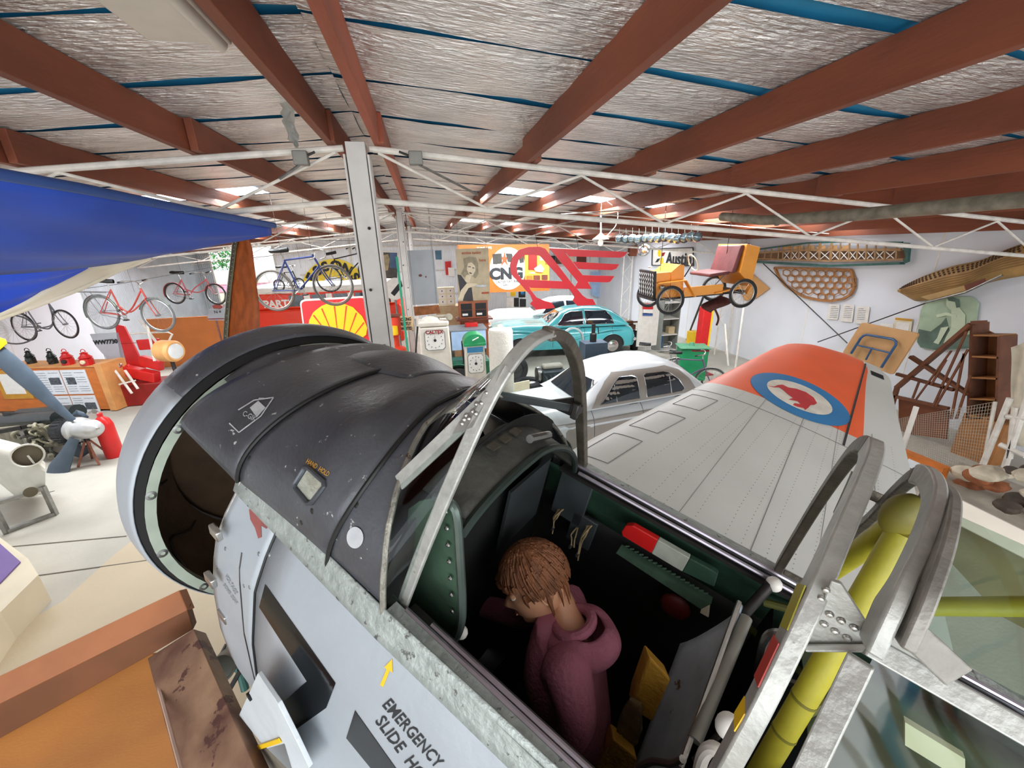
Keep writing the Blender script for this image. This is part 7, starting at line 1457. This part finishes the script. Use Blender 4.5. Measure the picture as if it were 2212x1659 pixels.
# fabric-less wing panel on the wall
rw = WPlate('wing_skeleton', 'long green edged wing panel of ribs and crossed bracing, high on the right wall', 'wing', (1790, 548), .10)
rib_m = mat('rib_wood', '#9d7a52', .6, 0, .2, 12); spar_g = mat('spar_green', '#2f5a52', .5, 0, .2, 8); fabm = mat('rib_fabric', '#8a6b52', .8, 0, .25, 4)
def wl(a, b, w, h, name, m, d=0): return G().bar(rw.P(*z4(a)[0], d), rw.P(*z4(b)[0], d), w, h, up=(1, 0, 0)).ob(name, m, rw.r, smooth=0)
rw.poly(z4((85, 345), (520, 325), (900, 325), (1300, 325), (1285, 405), (1000, 405), (690, 405), (85, 405)), 'fabric_strip', fabm, -.03, .01)
for pts, w, nm, m in ([[(80, 415), (690, 448), (1260, 428)], .14, 'leading_edge', spar_g], [[(90, 350), (520, 325), (1250, 322)], .05, 'spar', rib_m], [[(90, 325), (520, 270), (760, 262), (1260, 268)], .04, 'trailing_edge', spar_g], [[(95, 392), (690, 410), (1270, 398)], .04, 'spar', rib_m]):
    for a, b in zip(pts, pts[1:]): wl(a, b, w if w < .1 else .05, w, nm, m, .04)
rw.poly(z4((1255, 268), (1300, 270), (1312, 290), (1300, 415), (1270, 428), (1262, 400), (1285, 380)), 'tip', spar_g, .05, .06)
xs_ = [100, 185, 235, 290, 325, 390, 450, 525, 610, 700, 770, 840, 905, 975, 1045, 1120, 1210]
for i, x in enumerate(xs_):
    wl((x, 398 + (12 if 300 < x < 900 else 0)), (x + 8, 330 - (60 * min(1, max(0, (x - 90) / 500)))), .05 if x in (525, 610, 700) else .025, .02, 'rib', rib_m, .06)
    if 325 <= x < 1210: x2 = xs_[i + 1]; wl((x, 405), (x2, 328), .014, .01, 'brace', 'paper', .05); wl((x, 328), (x2, 405), .014, .01, 'brace', 'paper', .05)
for i in range(6): x = 320 + i * 90; rw.poly(z4((x, 300), (x + 70, 285), (x + 72, 318), (x + 4, 322)), 'torn_fabric', mat('torn_fab', '#c69a68', .8, 0, .3, 5), .03, .004)
# woven lattice wing tip
lt = WPlate('lattice_wing_tip', 'half moon wooden lattice with honeycomb holes on the right wall', 'wing', (1760, 613), .06); lw = mat('lattice_wood', '#9d6a3a', .55, 0, .2, 9)
ol_ = [(265, 462), (560, 470), (860, 480), (880, 540), (888, 610), (860, 670), (800, 705), (700, 722), (600, 712), (500, 690), (420, 650), (350, 600), (300, 540), (265, 462)]
for a, b in zip(ol_, ol_[1:]): G().bar(lt.P(*z4(a)[0]), lt.P(*z4(b)[0]), .05, .06, up=(1, 0, 0)).ob('rim', lw, lt.r, smooth=0)
def inside(x, y, P):
    c = False
    for (x0, y0), (x1_, y1_) in zip(P, P[1:]):
        if (y0 > y) != (y1_ > y) and x < (x1_ - x0) * (y - y0) / (y1_ - y0) + x0: c = not c
    return c
hx = 0
for j in range(5):
    for i in range(12):
        x = 290 + i * 68 - (j % 2) * 34; y = 500 + j * 46 + .02 * (x - 290)
        if inside(x, y, ol_) and inside(x, y + 22, ol_) and inside(x - 26, y, ol_):
            P = [lt.P(*z4((x + 32 * math.cos(PI / 6 + k * PI / 3), y + 27 * math.sin(PI / 6 + k * PI / 3)))[0], .01) for k in range(6)]; G().tube(P, .016, 5, closed=True).ob('lattice_cell', lw, lt.r, smooth=0)
# perforated fuselage half: rounded ply shell with rows of holes
pfz = WPlate('perforated_spar', 'long curved wooden shell with hexagonal holes along its upper edge at the right', 'wing', (2080, 590), .22)
pw1 = mat('shell_wood', '#a8844f', .6, 0, .2, 5, .1, 20)
up_ = [(1260, 620), (1330, 575), (1450, 520), (1640, 455), (1870, 405), (2050, 330), (2207, 275), (2500, 190)]; lo_ = [(1265, 660), (1330, 705), (1400, 722), (1600, 690), (1740, 660), (1900, 590), (2080, 545), (2500, 480)]
U_ = [pfz.P(*z4(p)[0], .0) for p in up_]; L_ = [pfz.P(*z4(p)[0], -.06) for p in lo_]
Ub = bez(U_, 4); Lb = bez(L_, 4)
G().grid(lambda u, v: Ub[min(len(Ub) - 1, round(u * (len(Ub) - 1)))].lerp(Lb[min(len(Lb) - 1, round(u * (len(Lb) - 1)))], v) + V((-.13 * math.sin(PI * v) ** .8, 0, 0)), 28, 10).ob('shell', pw1, pfz.r, solid=.015)
for v in (.36, .44, .52, .60, .68): G().tube([a.lerp(b, v) + V((-.13 * math.sin(PI * v) ** .8 - .012, 0, 0)) for a, b in zip(Ub[2:], Lb[2:])], .010, 5).ob('stringer', mat('stringer', '#8b6a3e', .6), pfz.r)
hm = mat('hole_dark', '#4a3420', .9)
for j, v in enumerate((.08, .16, .24)):
    n = 40
    for k in range(2, n):
        f = (k + .5 * (j % 2)) / n * (len(Ub) - 1.01); i = int(f); a = Ub[i].lerp(Ub[i + 1], f - i); b = Lb[i].lerp(Lb[i + 1], f - i); p = a.lerp(b, v) + V((-.13 * math.sin(PI * v) ** .8 - .012, 0, 0)); G().lathe([(0, .004), (.018, .004), (.020, 0)], p, (-1, -.2, .35), 6).ob('hole', hm, pfz.r, smooth=0)
pfz.poly(z4((1400, 690), (1740, 600), (1750, 640), (1470, 715)), 'ply_plate', mat('ply_plate', '#b0905e', .6, 0, .1, 5), .14, .01); pfz.poly(z4((1740, 600), (1900, 545), (1910, 575), (1760, 640)), 'dark_slot', 'brown', .14, .01)
G().tube([pfz.P(*z4((1440, 735))[0], .16), pfz.P(*z4((1750, 655))[0], .2), pfz.P(*z4((2040, 520))[0], .2)], .018, 8).ob('tube', 'steel', pfz.r)
# papers, clip board, photograph
for k, (a, lab) in enumerate([(((692, 745), (772, 752), (755, 870), (668, 862)), 'leftmost'), (((800, 745), (885, 752), (868, 888), (776, 880)), 'middle'), (((905, 760), (1005, 768), (985, 905), (888, 895)), 'rightmost')]):
    w = WPlate('wall_notice', '%s of three white text cards on the right wall' % lab, 'card', z4(a[0])[0]); w.poly(rq(z4(*a), .1), 'card', 'white_paint', .0, .01)
    for j in range(7):
        y = 18 + j * 14; x = a[0][0] + 12 - j * 2.2; w.poly(z4((x, a[0][1] + y), (x + (60 if j else 40), a[0][1] + y + 3), (x + (59 if j else 39), a[0][1] + y + 7), (x, a[0][1] + y + 4)), 'text_line', gp_[0], .004, .003)
w = WPlate('clipboard', 'clipboard with a tan clip on the right wall left of the old photograph', 'clipboard', z4((1265, 900))[0]); w.poly(z4((1200, 850), (1338, 862), (1322, 975), (1190, 955)), 'board', 'cream', 0, .01); w.poly(z4((1205, 852), (1335, 864), (1330, 880), (1203, 868)), 'clip', 'gold', .01, .02); w.poly(z4((1215, 885), (1318, 895), (1305, 965), (1205, 950)), 'page', 'paper', .006, .004)
w = WPlate('paper_label', 'small typed paper label left of the clipboard', 'label', z4((1135, 910))[0]); w.poly(z4((1090, 898), (1190, 900), (1190, 935), (1088, 930)), 'page', 'paper', 0, .006)
ph_ = WPlate('old_photograph', 'large greenish old photograph of a crouching child with clipped corners', 'picture', z4((1620, 900))[0], .05)
pg1 = mat('photo_mid', '#a9bfa4', .6, 0, .1, 4); pg2 = mat('photo_dark', '#5d7468', .6, 0, .25, 5); pg3 = mat('photo_light', '#c9dabd', .6, 0, .04, 6)
ph_.poly(z4((1450, 690), (1800, 688), (1850, 735), (1830, 900), (1800, 1090), (1530, 1110), (1400, 1085), (1370, 1040), (1400, 800)), 'print', pg1, 0, .02)
ph_.poly(z4((1385, 940), (1480, 960), (1560, 900), (1600, 850), (1640, 1000), (1800, 980), (1795, 1088), (1530, 1106), (1400, 1082), (1375, 1040)), 'print_shadow', pg2, .004, .004)
ph_.poly(z4((1600, 710), (1640, 700), (1690, 715), (1700, 760), (1670, 790), (1630, 790), (1600, 760)), 'child_head', pg3, .012, .004); ph_.poly(z4((1610, 702), (1650, 690), (1700, 710), (1705, 770), (1680, 775), (1670, 730), (1620, 720)), 'child_hair', pg2, .017, .004)
ph_.poly(z4((1640, 790), (1700, 770), (1750, 830), (1745, 930), (1700, 960), (1640, 950), (1640, 860)), 'child_shirt', pg3, .014, .004); ph_.poly(z4((1640, 930), (1700, 950), (1640, 1050), (1580, 1050), (1600, 1000)), 'child_leg', pg3, .018, .004); ph_.poly(z4((1560, 930), (1620, 920), (1540, 1060), (1500, 1045), (1530, 1010)), 'child_leg', pg3, .018, .004); ph_.poly(z4((1520, 830), (1600, 810), (1680, 830), (1680, 850), (1600, 835), (1530, 850)), 'child_arm', pg3, .020, .004)
# crossing cables
for k, (a, b) in enumerate([((175, 430), (830, 1050)), ((600, 1042), (1450, 735))]):
    p = PX(*z4(a)[0], XR - .35 + .08 * k); q = PX(*z4(b)[0], XR - .35 + .08 * k); t = thing('brace_cable', ['dark cable running down to the right across the right wall', 'dark rod running up to the right across the right wall'][k], 'cable', p); G().tube([V(), q - p], .012, 6).ob('cable', 'dark_metal', t)
# tilted table top with blue tube frame behind the wing
X0 = 8.0
def XP(a, X=X0): return PX(*z4(a)[0], X)
tt_ = thing('folded_table', 'tan folded table top with a blue tube frame leaning behind the wing tip', 'table', (XP((1100, 1000)).x, XP((1100, 1000)).y, 0)); I = WM[tt_.name].inverted()
G().prism([I @ XP(p) for p in rq([(940, 888), (1388, 975), (1180, 1300), (790, 1130)], .06)], (.04, 0, 0)).ob('top', mat('table_tan', '#c79a68', .5, 0, .08, 3, wear='#8d6a48', wt=.72, ws=6), tt_, smooth=0, bev=.005)
bf = mat('frame_blue', '#3f5f86', .35, .3, .1, 8)
G().tube([I @ XP(p, X0 - .06) for p in [(860, 1130), (935, 1010), (960, 990), (985, 985), (1190, 1020), (1210, 1040), (1208, 1065), (1095, 1240)]], .022, 10).ob('frame_tube', bf, tt_); G().tube([I @ XP(p, X0 - .06) for p in [(905, 1065), (1160, 1125)]], .016, 8).ob('cross_tube', bf, tt_); G().tube([I @ XP(p, X0 - .06) for p in [(1025, 1085), (975, 1180)]], .016, 8).ob('cross_tube', bf, tt_)
b0 = I @ XP((985, 1215)); G().bar(V((b0.x, b0.y, -0.0)), b0, .05).ob('leg', bf, tt_, smooth=0)
# wooden wing ribs frame leaning on the wall
dk = mat('dark_timber', '#6e3f24', .55, 0, .2, 5); X1 = 8.3
wf = thing('timber_wing_frame', 'dark brown timber wing frame of spars and thin struts leaning at the right', 'frame', (X1, XP((1500, 1200), X1).y, 0)); I = WM[wf.name].inverted()
for a, b, w in [((1220, 1395), (1800, 900), .12), ((1325, 1155), (1780, 1450), .09), ((1215, 1290), (1660, 1415), .06), ((1200, 1465), (1620, 1560), .06), ((1800, 890), (1910, 885), .06)]: G().bar(I @ XP(a, X1), I @ XP(b, X1), w, .05).ob('spar', dk, wf, smooth=0)
for a, b in [((1365, 1490), (1640, 1110)), ((1520, 1540), (1770, 1100)), ((1560, 1400), (1760, 960)), ((1640, 1640), (1740, 1130)), ((1680, 1640), (1790, 1300)), ((1340, 1480), (1390, 1350)), ((1500, 1540), (1570, 1390)), ((1600, 1180), (1480, 1380))]: G().bar(I @ XP(a, X1 - .05), I @ XP(b, X1 - .05), .03, .02).ob('strut', dk, wf, smooth=0)
G().prism([I @ XP(p, X1 + .1) for p in [(1230, 1470), (1620, 1580), (1600, 1800), (1230, 1750)]], (.04, 0, 0)).ob('lower_board', mat('board_brown', '#7a4428', .6, 0, .15, 4), wf, smooth=0)
G().bar(I @ XP((1220, 1395), X1), V((I @ XP((1220, 1395), X1)).xy.to_3d()), .06).ob('leg', dk, wf, smooth=0)
cs = thing('crate_shelf', 'narrow open wooden crate shelf of four compartments at the right', 'shelf', (X1, XP((1900, 1300), X1).y, 0)); I = WM[cs.name].inverted(); cw2 = mat('crate_wood', '#a06a38', .55, 0, .15, 5)
tl, tr_, bl_, br = (1805, 895), (2020, 995), (1775, 1640), (1995, 1640)
G().prism([I @ XP(p, X1 + .35) for p in (tl, tr_, br, bl_)], (.02, 0, 0)).ob('back', cw2, cs, smooth=0)
for a, b in ((tl, bl_), (tr_, br)): P = [I @ XP(a, X1), I @ XP(b, X1)]; G().prism([P[0], P[1], P[1] + V((.36, 0, 0)), P[0] + V((.36, 0, 0))], (0, .03, 0)).ob('side', dk, cs, smooth=0)
for y0, y1_ in ((995, 1000), (1160, 1172), (1325, 1335), (1490, 1500), (1640, 1640)): a = I @ XP((1805 - (y0 - 995) * .05, y0), X1); b = I @ XP((2012 - (y0 - 995) * .05, y1_), X1); G().prism([a, b, b + V((.35, 0, 0)), a + V((.35, 0, 0))], (0, 0, .025)).ob('shelf', cw2, cs, smooth=0)
G().box(-.0, .36, (I @ XP((1900, 1640), X1)).y - .25, (I @ XP((1900, 1640), X1)).y + .25, 0, (I @ XP((1900, 1640), X1)).z).ob('base_crate', cw2, cs, smooth=0)
# wire mesh guard: crossing wires joined
X2 = 7.5; mh = thing('wire_mesh', 'light wire mesh screen standing right of the wing tip', 'mesh', (X2, PX(2030, 980, X2).y, 0)); I = WM[mh.name].inverted(); q0, q1, q2, q3 = [PX(x, y, X2) for x, y in [(1938, 905), (2150, 868), (2118, 1045), (1945, 960)]]; g = G()
for k in range(40): t = k / 39; g.tube([I @ q0.lerp(q1, t), I @ q3.lerp(q2, t)], .0025, 3, caps=False)
for k in range(24): t = k / 23; g.tube([I @ q0.lerp(q3, t), I @ q1.lerp(q2, t)], .0025, 3, caps=False)
g.ob('wires', mat('mesh_wire', '#b9b3a4', .5, .4), mh, kind='stuff'); G().bar(I @ q1, V((*(I @ q2).xy, 0)), .03).ob('edge_post', 'steel_white', mh, smooth=0)
# white board edge, orange box with newspapers
q = PZ(1975, 1050, 0.0); bx = thing('news_box', 'orange box with newspaper pages behind the canopy hoops', 'box', (6.6, PX(1980, 1010, 6.6).y, 0)); I = WM[bx.name].inverted()
c_ = [I @ PX(x, y, 6.6) for x, y in [(1935, 968), (2028, 980), (2030, 1040), (1940, 1080)]]; zt2 = c_[0].z
G().box(0, .12, c_[1].y - .1, c_[0].y + .1, 0, zt2).ob('box', orw, bx, smooth=0)
for k in range(3):
    for j in range(2): y0 = c_[1].y - .02 + k * (c_[0].y - c_[1].y) / 3; h = .34; z0 = zt2 - .05 - (j + 1) * h; G().box(-.012, 0, y0 + .01, y0 + (c_[0].y - c_[1].y) / 3 - .01, z0, z0 + h - .02).ob('newspaper_page', mat('news'), bx, smooth=0); G().box(-.016, -.011, y0 + .06, y0 + (c_[0].y - c_[1].y) / 3 - .06, z0 + .1, z0 + .2).ob('news_photo', gp_[k % 2], bx, smooth=0)
t = thing('white_board', 'narrow white board edge standing behind the wing trailing edge', 'board', (7.2, PX(1935, 920, 7.2).y, 0)); I = WM[t.name].inverted(); a, b = I @ PX(1937, 865, 7.2), I @ PX(1943, 1000, 7.2); G().box(-.015, .015, b.y - .01, b.y + .05, 0, a.z).ob('board', 'white_paint', t, smooth=0)
# white pole frame and heap of relics at the right edge
t = thing('white_tube_frame', 'white painted tube frame leaning at the right edge', 'frame', (7.6, PX(2140, 1000, 7.6).y, 0)); I = WM[t.name].inverted()
for a, b in (((2182, 860), (2100, 1060)), ((2230, 830), (2170, 1010)), ((2175, 900), (2230, 905)), ((2160, 960), (2215, 985)), ((2195, 880), (2180, 990))): G().tube([I @ PX(*a, 7.5), I @ PX(*b, 7.5)], .035, 10).ob('tube', 'steel_white', t)
p = I @ PX(2100, 1060, 7.5); G().tube([p, V((p.x, p.y + .0, 0))], .035, 8).ob('tube', 'steel_white', t)
cl = thing('draped_canvas', 'crumpled off white canvas hanging at the right edge', 'canvas', (7.8, PX(2200, 900, 7.8).y, 0)); I = WM[cl.name].inverted(); Q = [I @ PX(x, y, 7.8) for x, y in [(2190, 750), (2290, 700), (2290, 980), (2178, 950)]]
G().grid(lambda u, v: Q[0].lerp(Q[1], u).lerp(Q[3].lerp(Q[2], u), v) + V((.06 * math.sin(9 * u + 2 * v) - .05, 0, .02 * math.sin(12 * v))), 16, 16).ob('canvas', mat('canvas_white', '#cfc6b2', .8, 0, .08, 6, .2, 14), cl, solid=.01)
rr = random.Random(21)
mats_ = [mat('relic_rust', '#8c5230', .8, .1, .3, 8, .4, 20), mat('relic_pale', '#c9bda6', .8, 0, .2, 8, .4, 20), mat('relic_dark', '#4c4036', .8, .1, .3, 8, .4, 20)]
LB = ['rusty brown', 'pale weathered', 'dark']
for k in range(20):
    px, py = 2085 + rr.uniform(0, 170), 1010 + rr.uniform(0, 110); q = PX(px, py, 6.6 + rr.uniform(-.4, .5)); s = rr.uniform(.06, .15); t = thing('relic_fragment', '%s broken relic fragment in the heap at the right edge' % LB[k % 3], 'debris', q, group='%s relic fragments at the right edge' % LB[k % 3]); sx = rr.uniform(.6, 1.8); ph0 = rr.uniform(0, 6)
    G().grid(lambda u, v: V((s * sx * math.sin(PI * u) * math.cos(2 * PI * v) * (1 + .25 * math.sin(5 * v * PI + ph0)), s * math.sin(PI * u) * math.sin(2 * PI * v), s * .6 * math.cos(PI * u) * (1 + .3 * math.sin(6 * u + ph0)))), 8, 12, cv=True).ob('lump', mats_[k % 3], t)
hp = thing('relic_table', 'grey rough shelf under the heap of relics at the right edge', 'table', (6.2, PX(2150, 1080, 6.6).y, 0)); zz = PX(2140, 1090, 6.6).z; G().box(-.4, 1.4, -1.4, .9, zz - .12, zz - .04).ob('top', mat('shelf_rough', '#a39a8c', .8, 0, .2, 4, .3, 12), hp, smooth=0)
for x in (-.3, 1.3):
    for y in (-1.3, .8): G().bar((x, y, 0), (x, y, zz - .12), .08).ob('leg', dk, hp, smooth=0)
# ================================================================ the child in the cockpit
skin = mat('skin', '#cf9876', .5, 0, .06, 8); hair = mat('hair', '#7a4a2a', .6, 0, .25, 30, .5, 60, stretch=(1, 1, .4)); hood = mat('hoodie', '#9a5a6b', .85, 0, .08, 12, .3, 80)
ch = thing('person', 'child in a dusty pink hooded sweatshirt leaning forward in the cockpit', 'person', mtx=A)
def skinbody(verts, edges, rad, name, m, par, root=0, sub=2):
    me = bpy.data.meshes.new(name); me.from_pydata([tuple(v) for v in verts], edges, []); o = bpy.data.objects.new(name, me); COL.objects.link(o); o.parent = par; WM[o.name] = WM[par.name]
    me.materials.append(m); md = o.modifiers.new('skin', 'SKIN'); md.use_smooth_shade = True
    for i, v in enumerate(me.skin_vertices[0].data): r = rad[i]; v.radius = r if isinstance(r, tuple) else (r, r); v.use_root = (i == root)
    s = o.modifiers.new('sub', 'SUBSURF'); s.levels = sub; s.render_levels = sub
    return o
# places from the picture: l is sideways (towards the viewer positive)
hipC = V((-.44, .0, -.72)); waist = V((-.42, 0, -.58)); chest = V((-.34, .0, -.42)); neckb = V((-.255, 0, -.285))
shN = PA(1225, 1440, l=.10); shF = V((-.25, -.15, -.33)); 
elN = PA(1250, 1560, l=.12); wrN = PA(1215, 1625, l=.10)
elF = PA(1120, 1330, l=-.14); wrF = PA(1010, 1300, l=-.12)
headC = PA(1154, 1254, l=-.03)
neckm = PA(1205, 1330, l=-.01)
bd_v = [waist, hipC, chest, neckb, shN, elN, wrN, shF, elF, wrF, PA(1225, 1370, l=-.01)]
body = skinbody(bd_v, [(0, 1), (0, 2), (2, 3), (2, 4), (4, 5), (5, 6), (2, 7), (7, 8), (8, 9), (3, 10)], [(.11, .14), (.11, .14), (.115, .15), .085, .070, .056, .042, .066, .050, .040, .06], 'sweatshirt', hood, ch, 1)
hc = hc_ = PA(1228, 1342, l=-.02)
hood_o = G().grid(lambda u, v: hc + V((-.035, 0, -.025)) + V(((.085 + .030 * (1 if math.cos(2 * PI * v) < 0 else .2)) * math.cos(2 * PI * v) * (.55 + .5 * math.sin(PI * u)), .098 * math.sin(2 * PI * v) * (.6 + .42 * math.sin(PI * u)), .045 * math.cos(PI * u) - .035 * math.cos(2 * PI * v) + .006 * math.sin(9 * v * PI))), 10, 26, cv=True).ob('hood', hood, ch, solid=.014, sub=1)
G().tube([hc + V((.046 * math.cos(a) - .015, .056 * math.sin(a), .012 - .03 * math.cos(a))) for a in [2 * PI * k / 22 for k in range(22)]], .016, 10, closed=True).ob('hood_edge', hood, ch)
# head: looks down and forward (to the picture's left)
C2A = AI.to_3x3() @ RW; fx = (C2A @ V((-.90, -.36, .22))).normalized(); ux = C2A @ V((-.24, .95, .08)); ux = (ux - fx * ux.dot(fx)).normalized(); lx_ = ux.cross(fx).normalized()
HM = Matrix(((fx.x, lx_.x, ux.x, headC.x), (fx.y, lx_.y, ux.y, headC.y), (fx.z, lx_.z, ux.z, headC.z), (0, 0, 0, 1)))
def hsurf(u, v, k=1.0, hair_=False):
    t = PI * u; a = 2 * PI * v; x = math.sin(t) * math.cos(a); y = math.sin(t) * math.sin(a); z = math.cos(t)
    X = .098 * x; Y = .076 * y; Z = .112 * z
    if x > 0 and not hair_:
        X *= .90; X += .010 * math.exp(-((z + .05) / .10) ** 2) * 0
        nose = math.exp(-((z + .18) / .13) ** 2 - (y / .16) ** 2); X += .022 * nose * x
        X -= .010 * math.exp(-((z - .10) / .12) ** 2) * (1 - math.exp(-(y / .2) ** 2) * .7) * x
        lips = math.exp(-((z + .52) / .07) ** 2 - (y / .3) ** 2); X += .007 * lips; X -= .006 * math.exp(-((z + .42) / .05) ** 2 - (y / .3) ** 2)
        chin = math.exp(-((z + .86) / .16) ** 2 - (y / .4) ** 2); X += .020 * chin
    if z < -.1: Y *= 1 - .30 * (-.1 - z); X *= 1 - .06 * (-.1 - z)
    return HM @ (V((X, Y, Z - .006)) * 1.08)
head = G().grid(lambda u, v: hsurf(u, v), 40, 48, cv=True).ob('head', skin, ch, smooth=80)
G().tube([HM @ V((-.035, 0, -.04)), HM @ V((-.05, 0, -.10)), hc_ + V((-.01, 0, -.02)), hc_ + V((-.03, 0, -.09))], [.048, .046, .054, .06], 14).ob('neck', skin, ch, smooth=80)
for s in (1, -1):
    e = HM @ V((.080, .031 * s, .004)); G().sph(e, .0105, seg=14, rings=9).ob('eye', 'paper', ch); G().sph(e + HM.to_3x3() @ V((.0062, .0, -.004)), .0055, seg=10, rings=7).ob('pupil', 'ink', ch)
    G().sph(e + HM.to_3x3() @ V((0, 0, .0022)), .0112, (1, 1, .85), 14, 9).ob('eyelid', skin, ch); G().tube([HM @ V((.094, .013 * s, .030)), HM @ V((.094, .032 * s, .036)), HM @ V((.084, .048 * s, .028))], .0028, 6).ob('eyebrow', hair, ch)
    ea = HM @ V((-.005, .072 * s, -.010)); G().grid(lambda u, v: ea + HM.to_3x3() @ V((.020 * math.sin(PI * u) * math.cos(2 * PI * v) - .004, s * (.004 + .012 * math.sin(PI * u)), .030 * math.cos(PI * u))) , 10, 14, cv=True).ob('ear', skin, ch); G().tube([ea + HM.to_3x3() @ V((.016 * math.cos(a) - .004, s * .013, .026 * math.sin(a))) for a in [-1.2 + .3 * k for k in range(14)]], .0035, 6).ob('ear_rim', skin, ch)
G().tube([HM @ V((.088, y, -.060 - .0 * abs(y))) for y in (-.02, -.01, 0, .01, .02)], .0032, 6).ob('mouth', mat('lips', '#a0604e', .5), ch)
# hair: shell plus clumps falling to fringe, ear and nape
def hs(u, v):
    t = PI * .56 * u; a = 2 * PI * v; x = math.sin(t) * math.cos(a); y = math.sin(t) * math.sin(a); z = math.cos(t)
    zz = z * .120; lim = .040 if x > .5 else (-.012 if x > -.05 else -.085)
    return HM @ V((.110 * x - .004, .088 * y, max(zz, lim) + .006 + .003 * math.sin(23 * a) * u))
cap = G().grid(hs, 18, 48, cv=True).ob('hair', hair, ch, smooth=80)
rr = random.Random(9)
for k in range(300):
    a = rr.uniform(0, 2 * PI); u0 = rr.uniform(.0, .75); ln = .05 + .03 * rr.random(); x = math.cos(a)
    front = x > .55; lim = .040 if front else (-.016 if x > .0 else -.080); P = []
    for j in range(5):
        u = u0 + (1.0 - u0) * j / 4 * .8; t = PI * .60 * u; q = V((math.sin(t) * math.cos(a + .05 * j), math.sin(t) * math.sin(a + .05 * j), math.cos(t))); z = q.z * .122 + .006
        if z < lim: break
        P.append(HM @ V(((.113 + .003 * rr.random()) * q.x - .004, (.091 + .003 * rr.random()) * q.y, z)))
    if len(P) > 2: G().tube(P, [.0045 * (1 - .75 * i / (len(P) - 1)) + .0006 for i in range(len(P))], 5).ob('hair_lock', hair, cap, smooth=80)
# fine fringe and side locks
for k in range(40):
    a = rr.uniform(-2.6, 2.6); x, y = math.cos(a), math.sin(a); zt3 = .052 if abs(a) < .9 else .02; zb_ = (.030 if abs(a) < .9 else (-.016 if abs(a) < 1.6 else -.075)) - rr.uniform(0, .012)
    G().tube([HM @ V((.108 * x, .086 * y, zt3)), HM @ V((.108 * x, .087 * y, (zt3 + zb_) / 2)), HM @ V((.100 * x, .081 * y, zb_))], [.006, .0055, .001], 5).ob('hair_lock', hair, cap, smooth=80)
# hands, five fingers each
def hand(w, d, up, name, s=1):
    d = d.normalized(); x = d.cross(up).normalized(); n = x.cross(d).normalized()
    vs = [w, w + d * .035, w + d * .060 + x * .018, w + d * .064 + x * .006, w + d * .062 - x * .007, w + d * .056 - x * .019, w + d * .022 + x * .020 * s]; ed = [(0, 1), (1, 2), (1, 3), (1, 4), (1, 5), (0, 6)]; rd = [.017, .020, .0085, .0085, .0085, .008, .010]
    for i, L in ((2, .038), (3, .043), (4, .040), (5, .032)):
        b = vs[i]; j = len(vs); vs += [b + d * L * .5 - n * .006, b + d * L * .85 - n * .018, b + d * L * 1.0 - n * .032]; ed += [(i, j), (j, j + 1), (j + 1, j + 2)]; rd += [.0078, .007, .0058]
    j = len(vs); vs += [vs[6] + d * .018 + x * .010 * s - n * .006, vs[6] + d * .034 + x * .008 * s - n * .014]; ed += [(6, j), (j, j + 1)]; rd += [.0085, .0068]
    return skinbody(vs, ed, rd, name, skin, ch, 1, 2)
hand(wrN, (wrN - elN) + V((.02, 0, 0)), V((0, 1, 0)), 'hand'); hand(wrF, (wrF - elF), V((0, .2, 1)), 'hand', -1)
# trousers and shoes mostly hidden in the dark
skinbody([hipC, hipC + V((.0, .09, -.02)), hipC + V((.26, .12, .0)), hipC + V((.34, .12, -.30)), hipC + V((0, -.09, -.02)), hipC + V((.26, -.12, 0)), hipC + V((.34, -.12, -.30))], [(0, 1), (1, 2), (2, 3), (0, 4), (4, 5), (5, 6)], [.10, .085, .06, .045, .085, .06, .045], 'trousers', mat('trousers_dark', '#23282a', .8), ch, 0)
for s in (1, -1): G().sph(hipC + V((.38, .12 * s, -.36)), .05, (1.8, .8, .75)).ob('shoe', 'black', ch)
G().box(-.62, -.28, -.2, .2, -.88, -.82).ob('seat_pan', seat_m, plane, bev=.02)
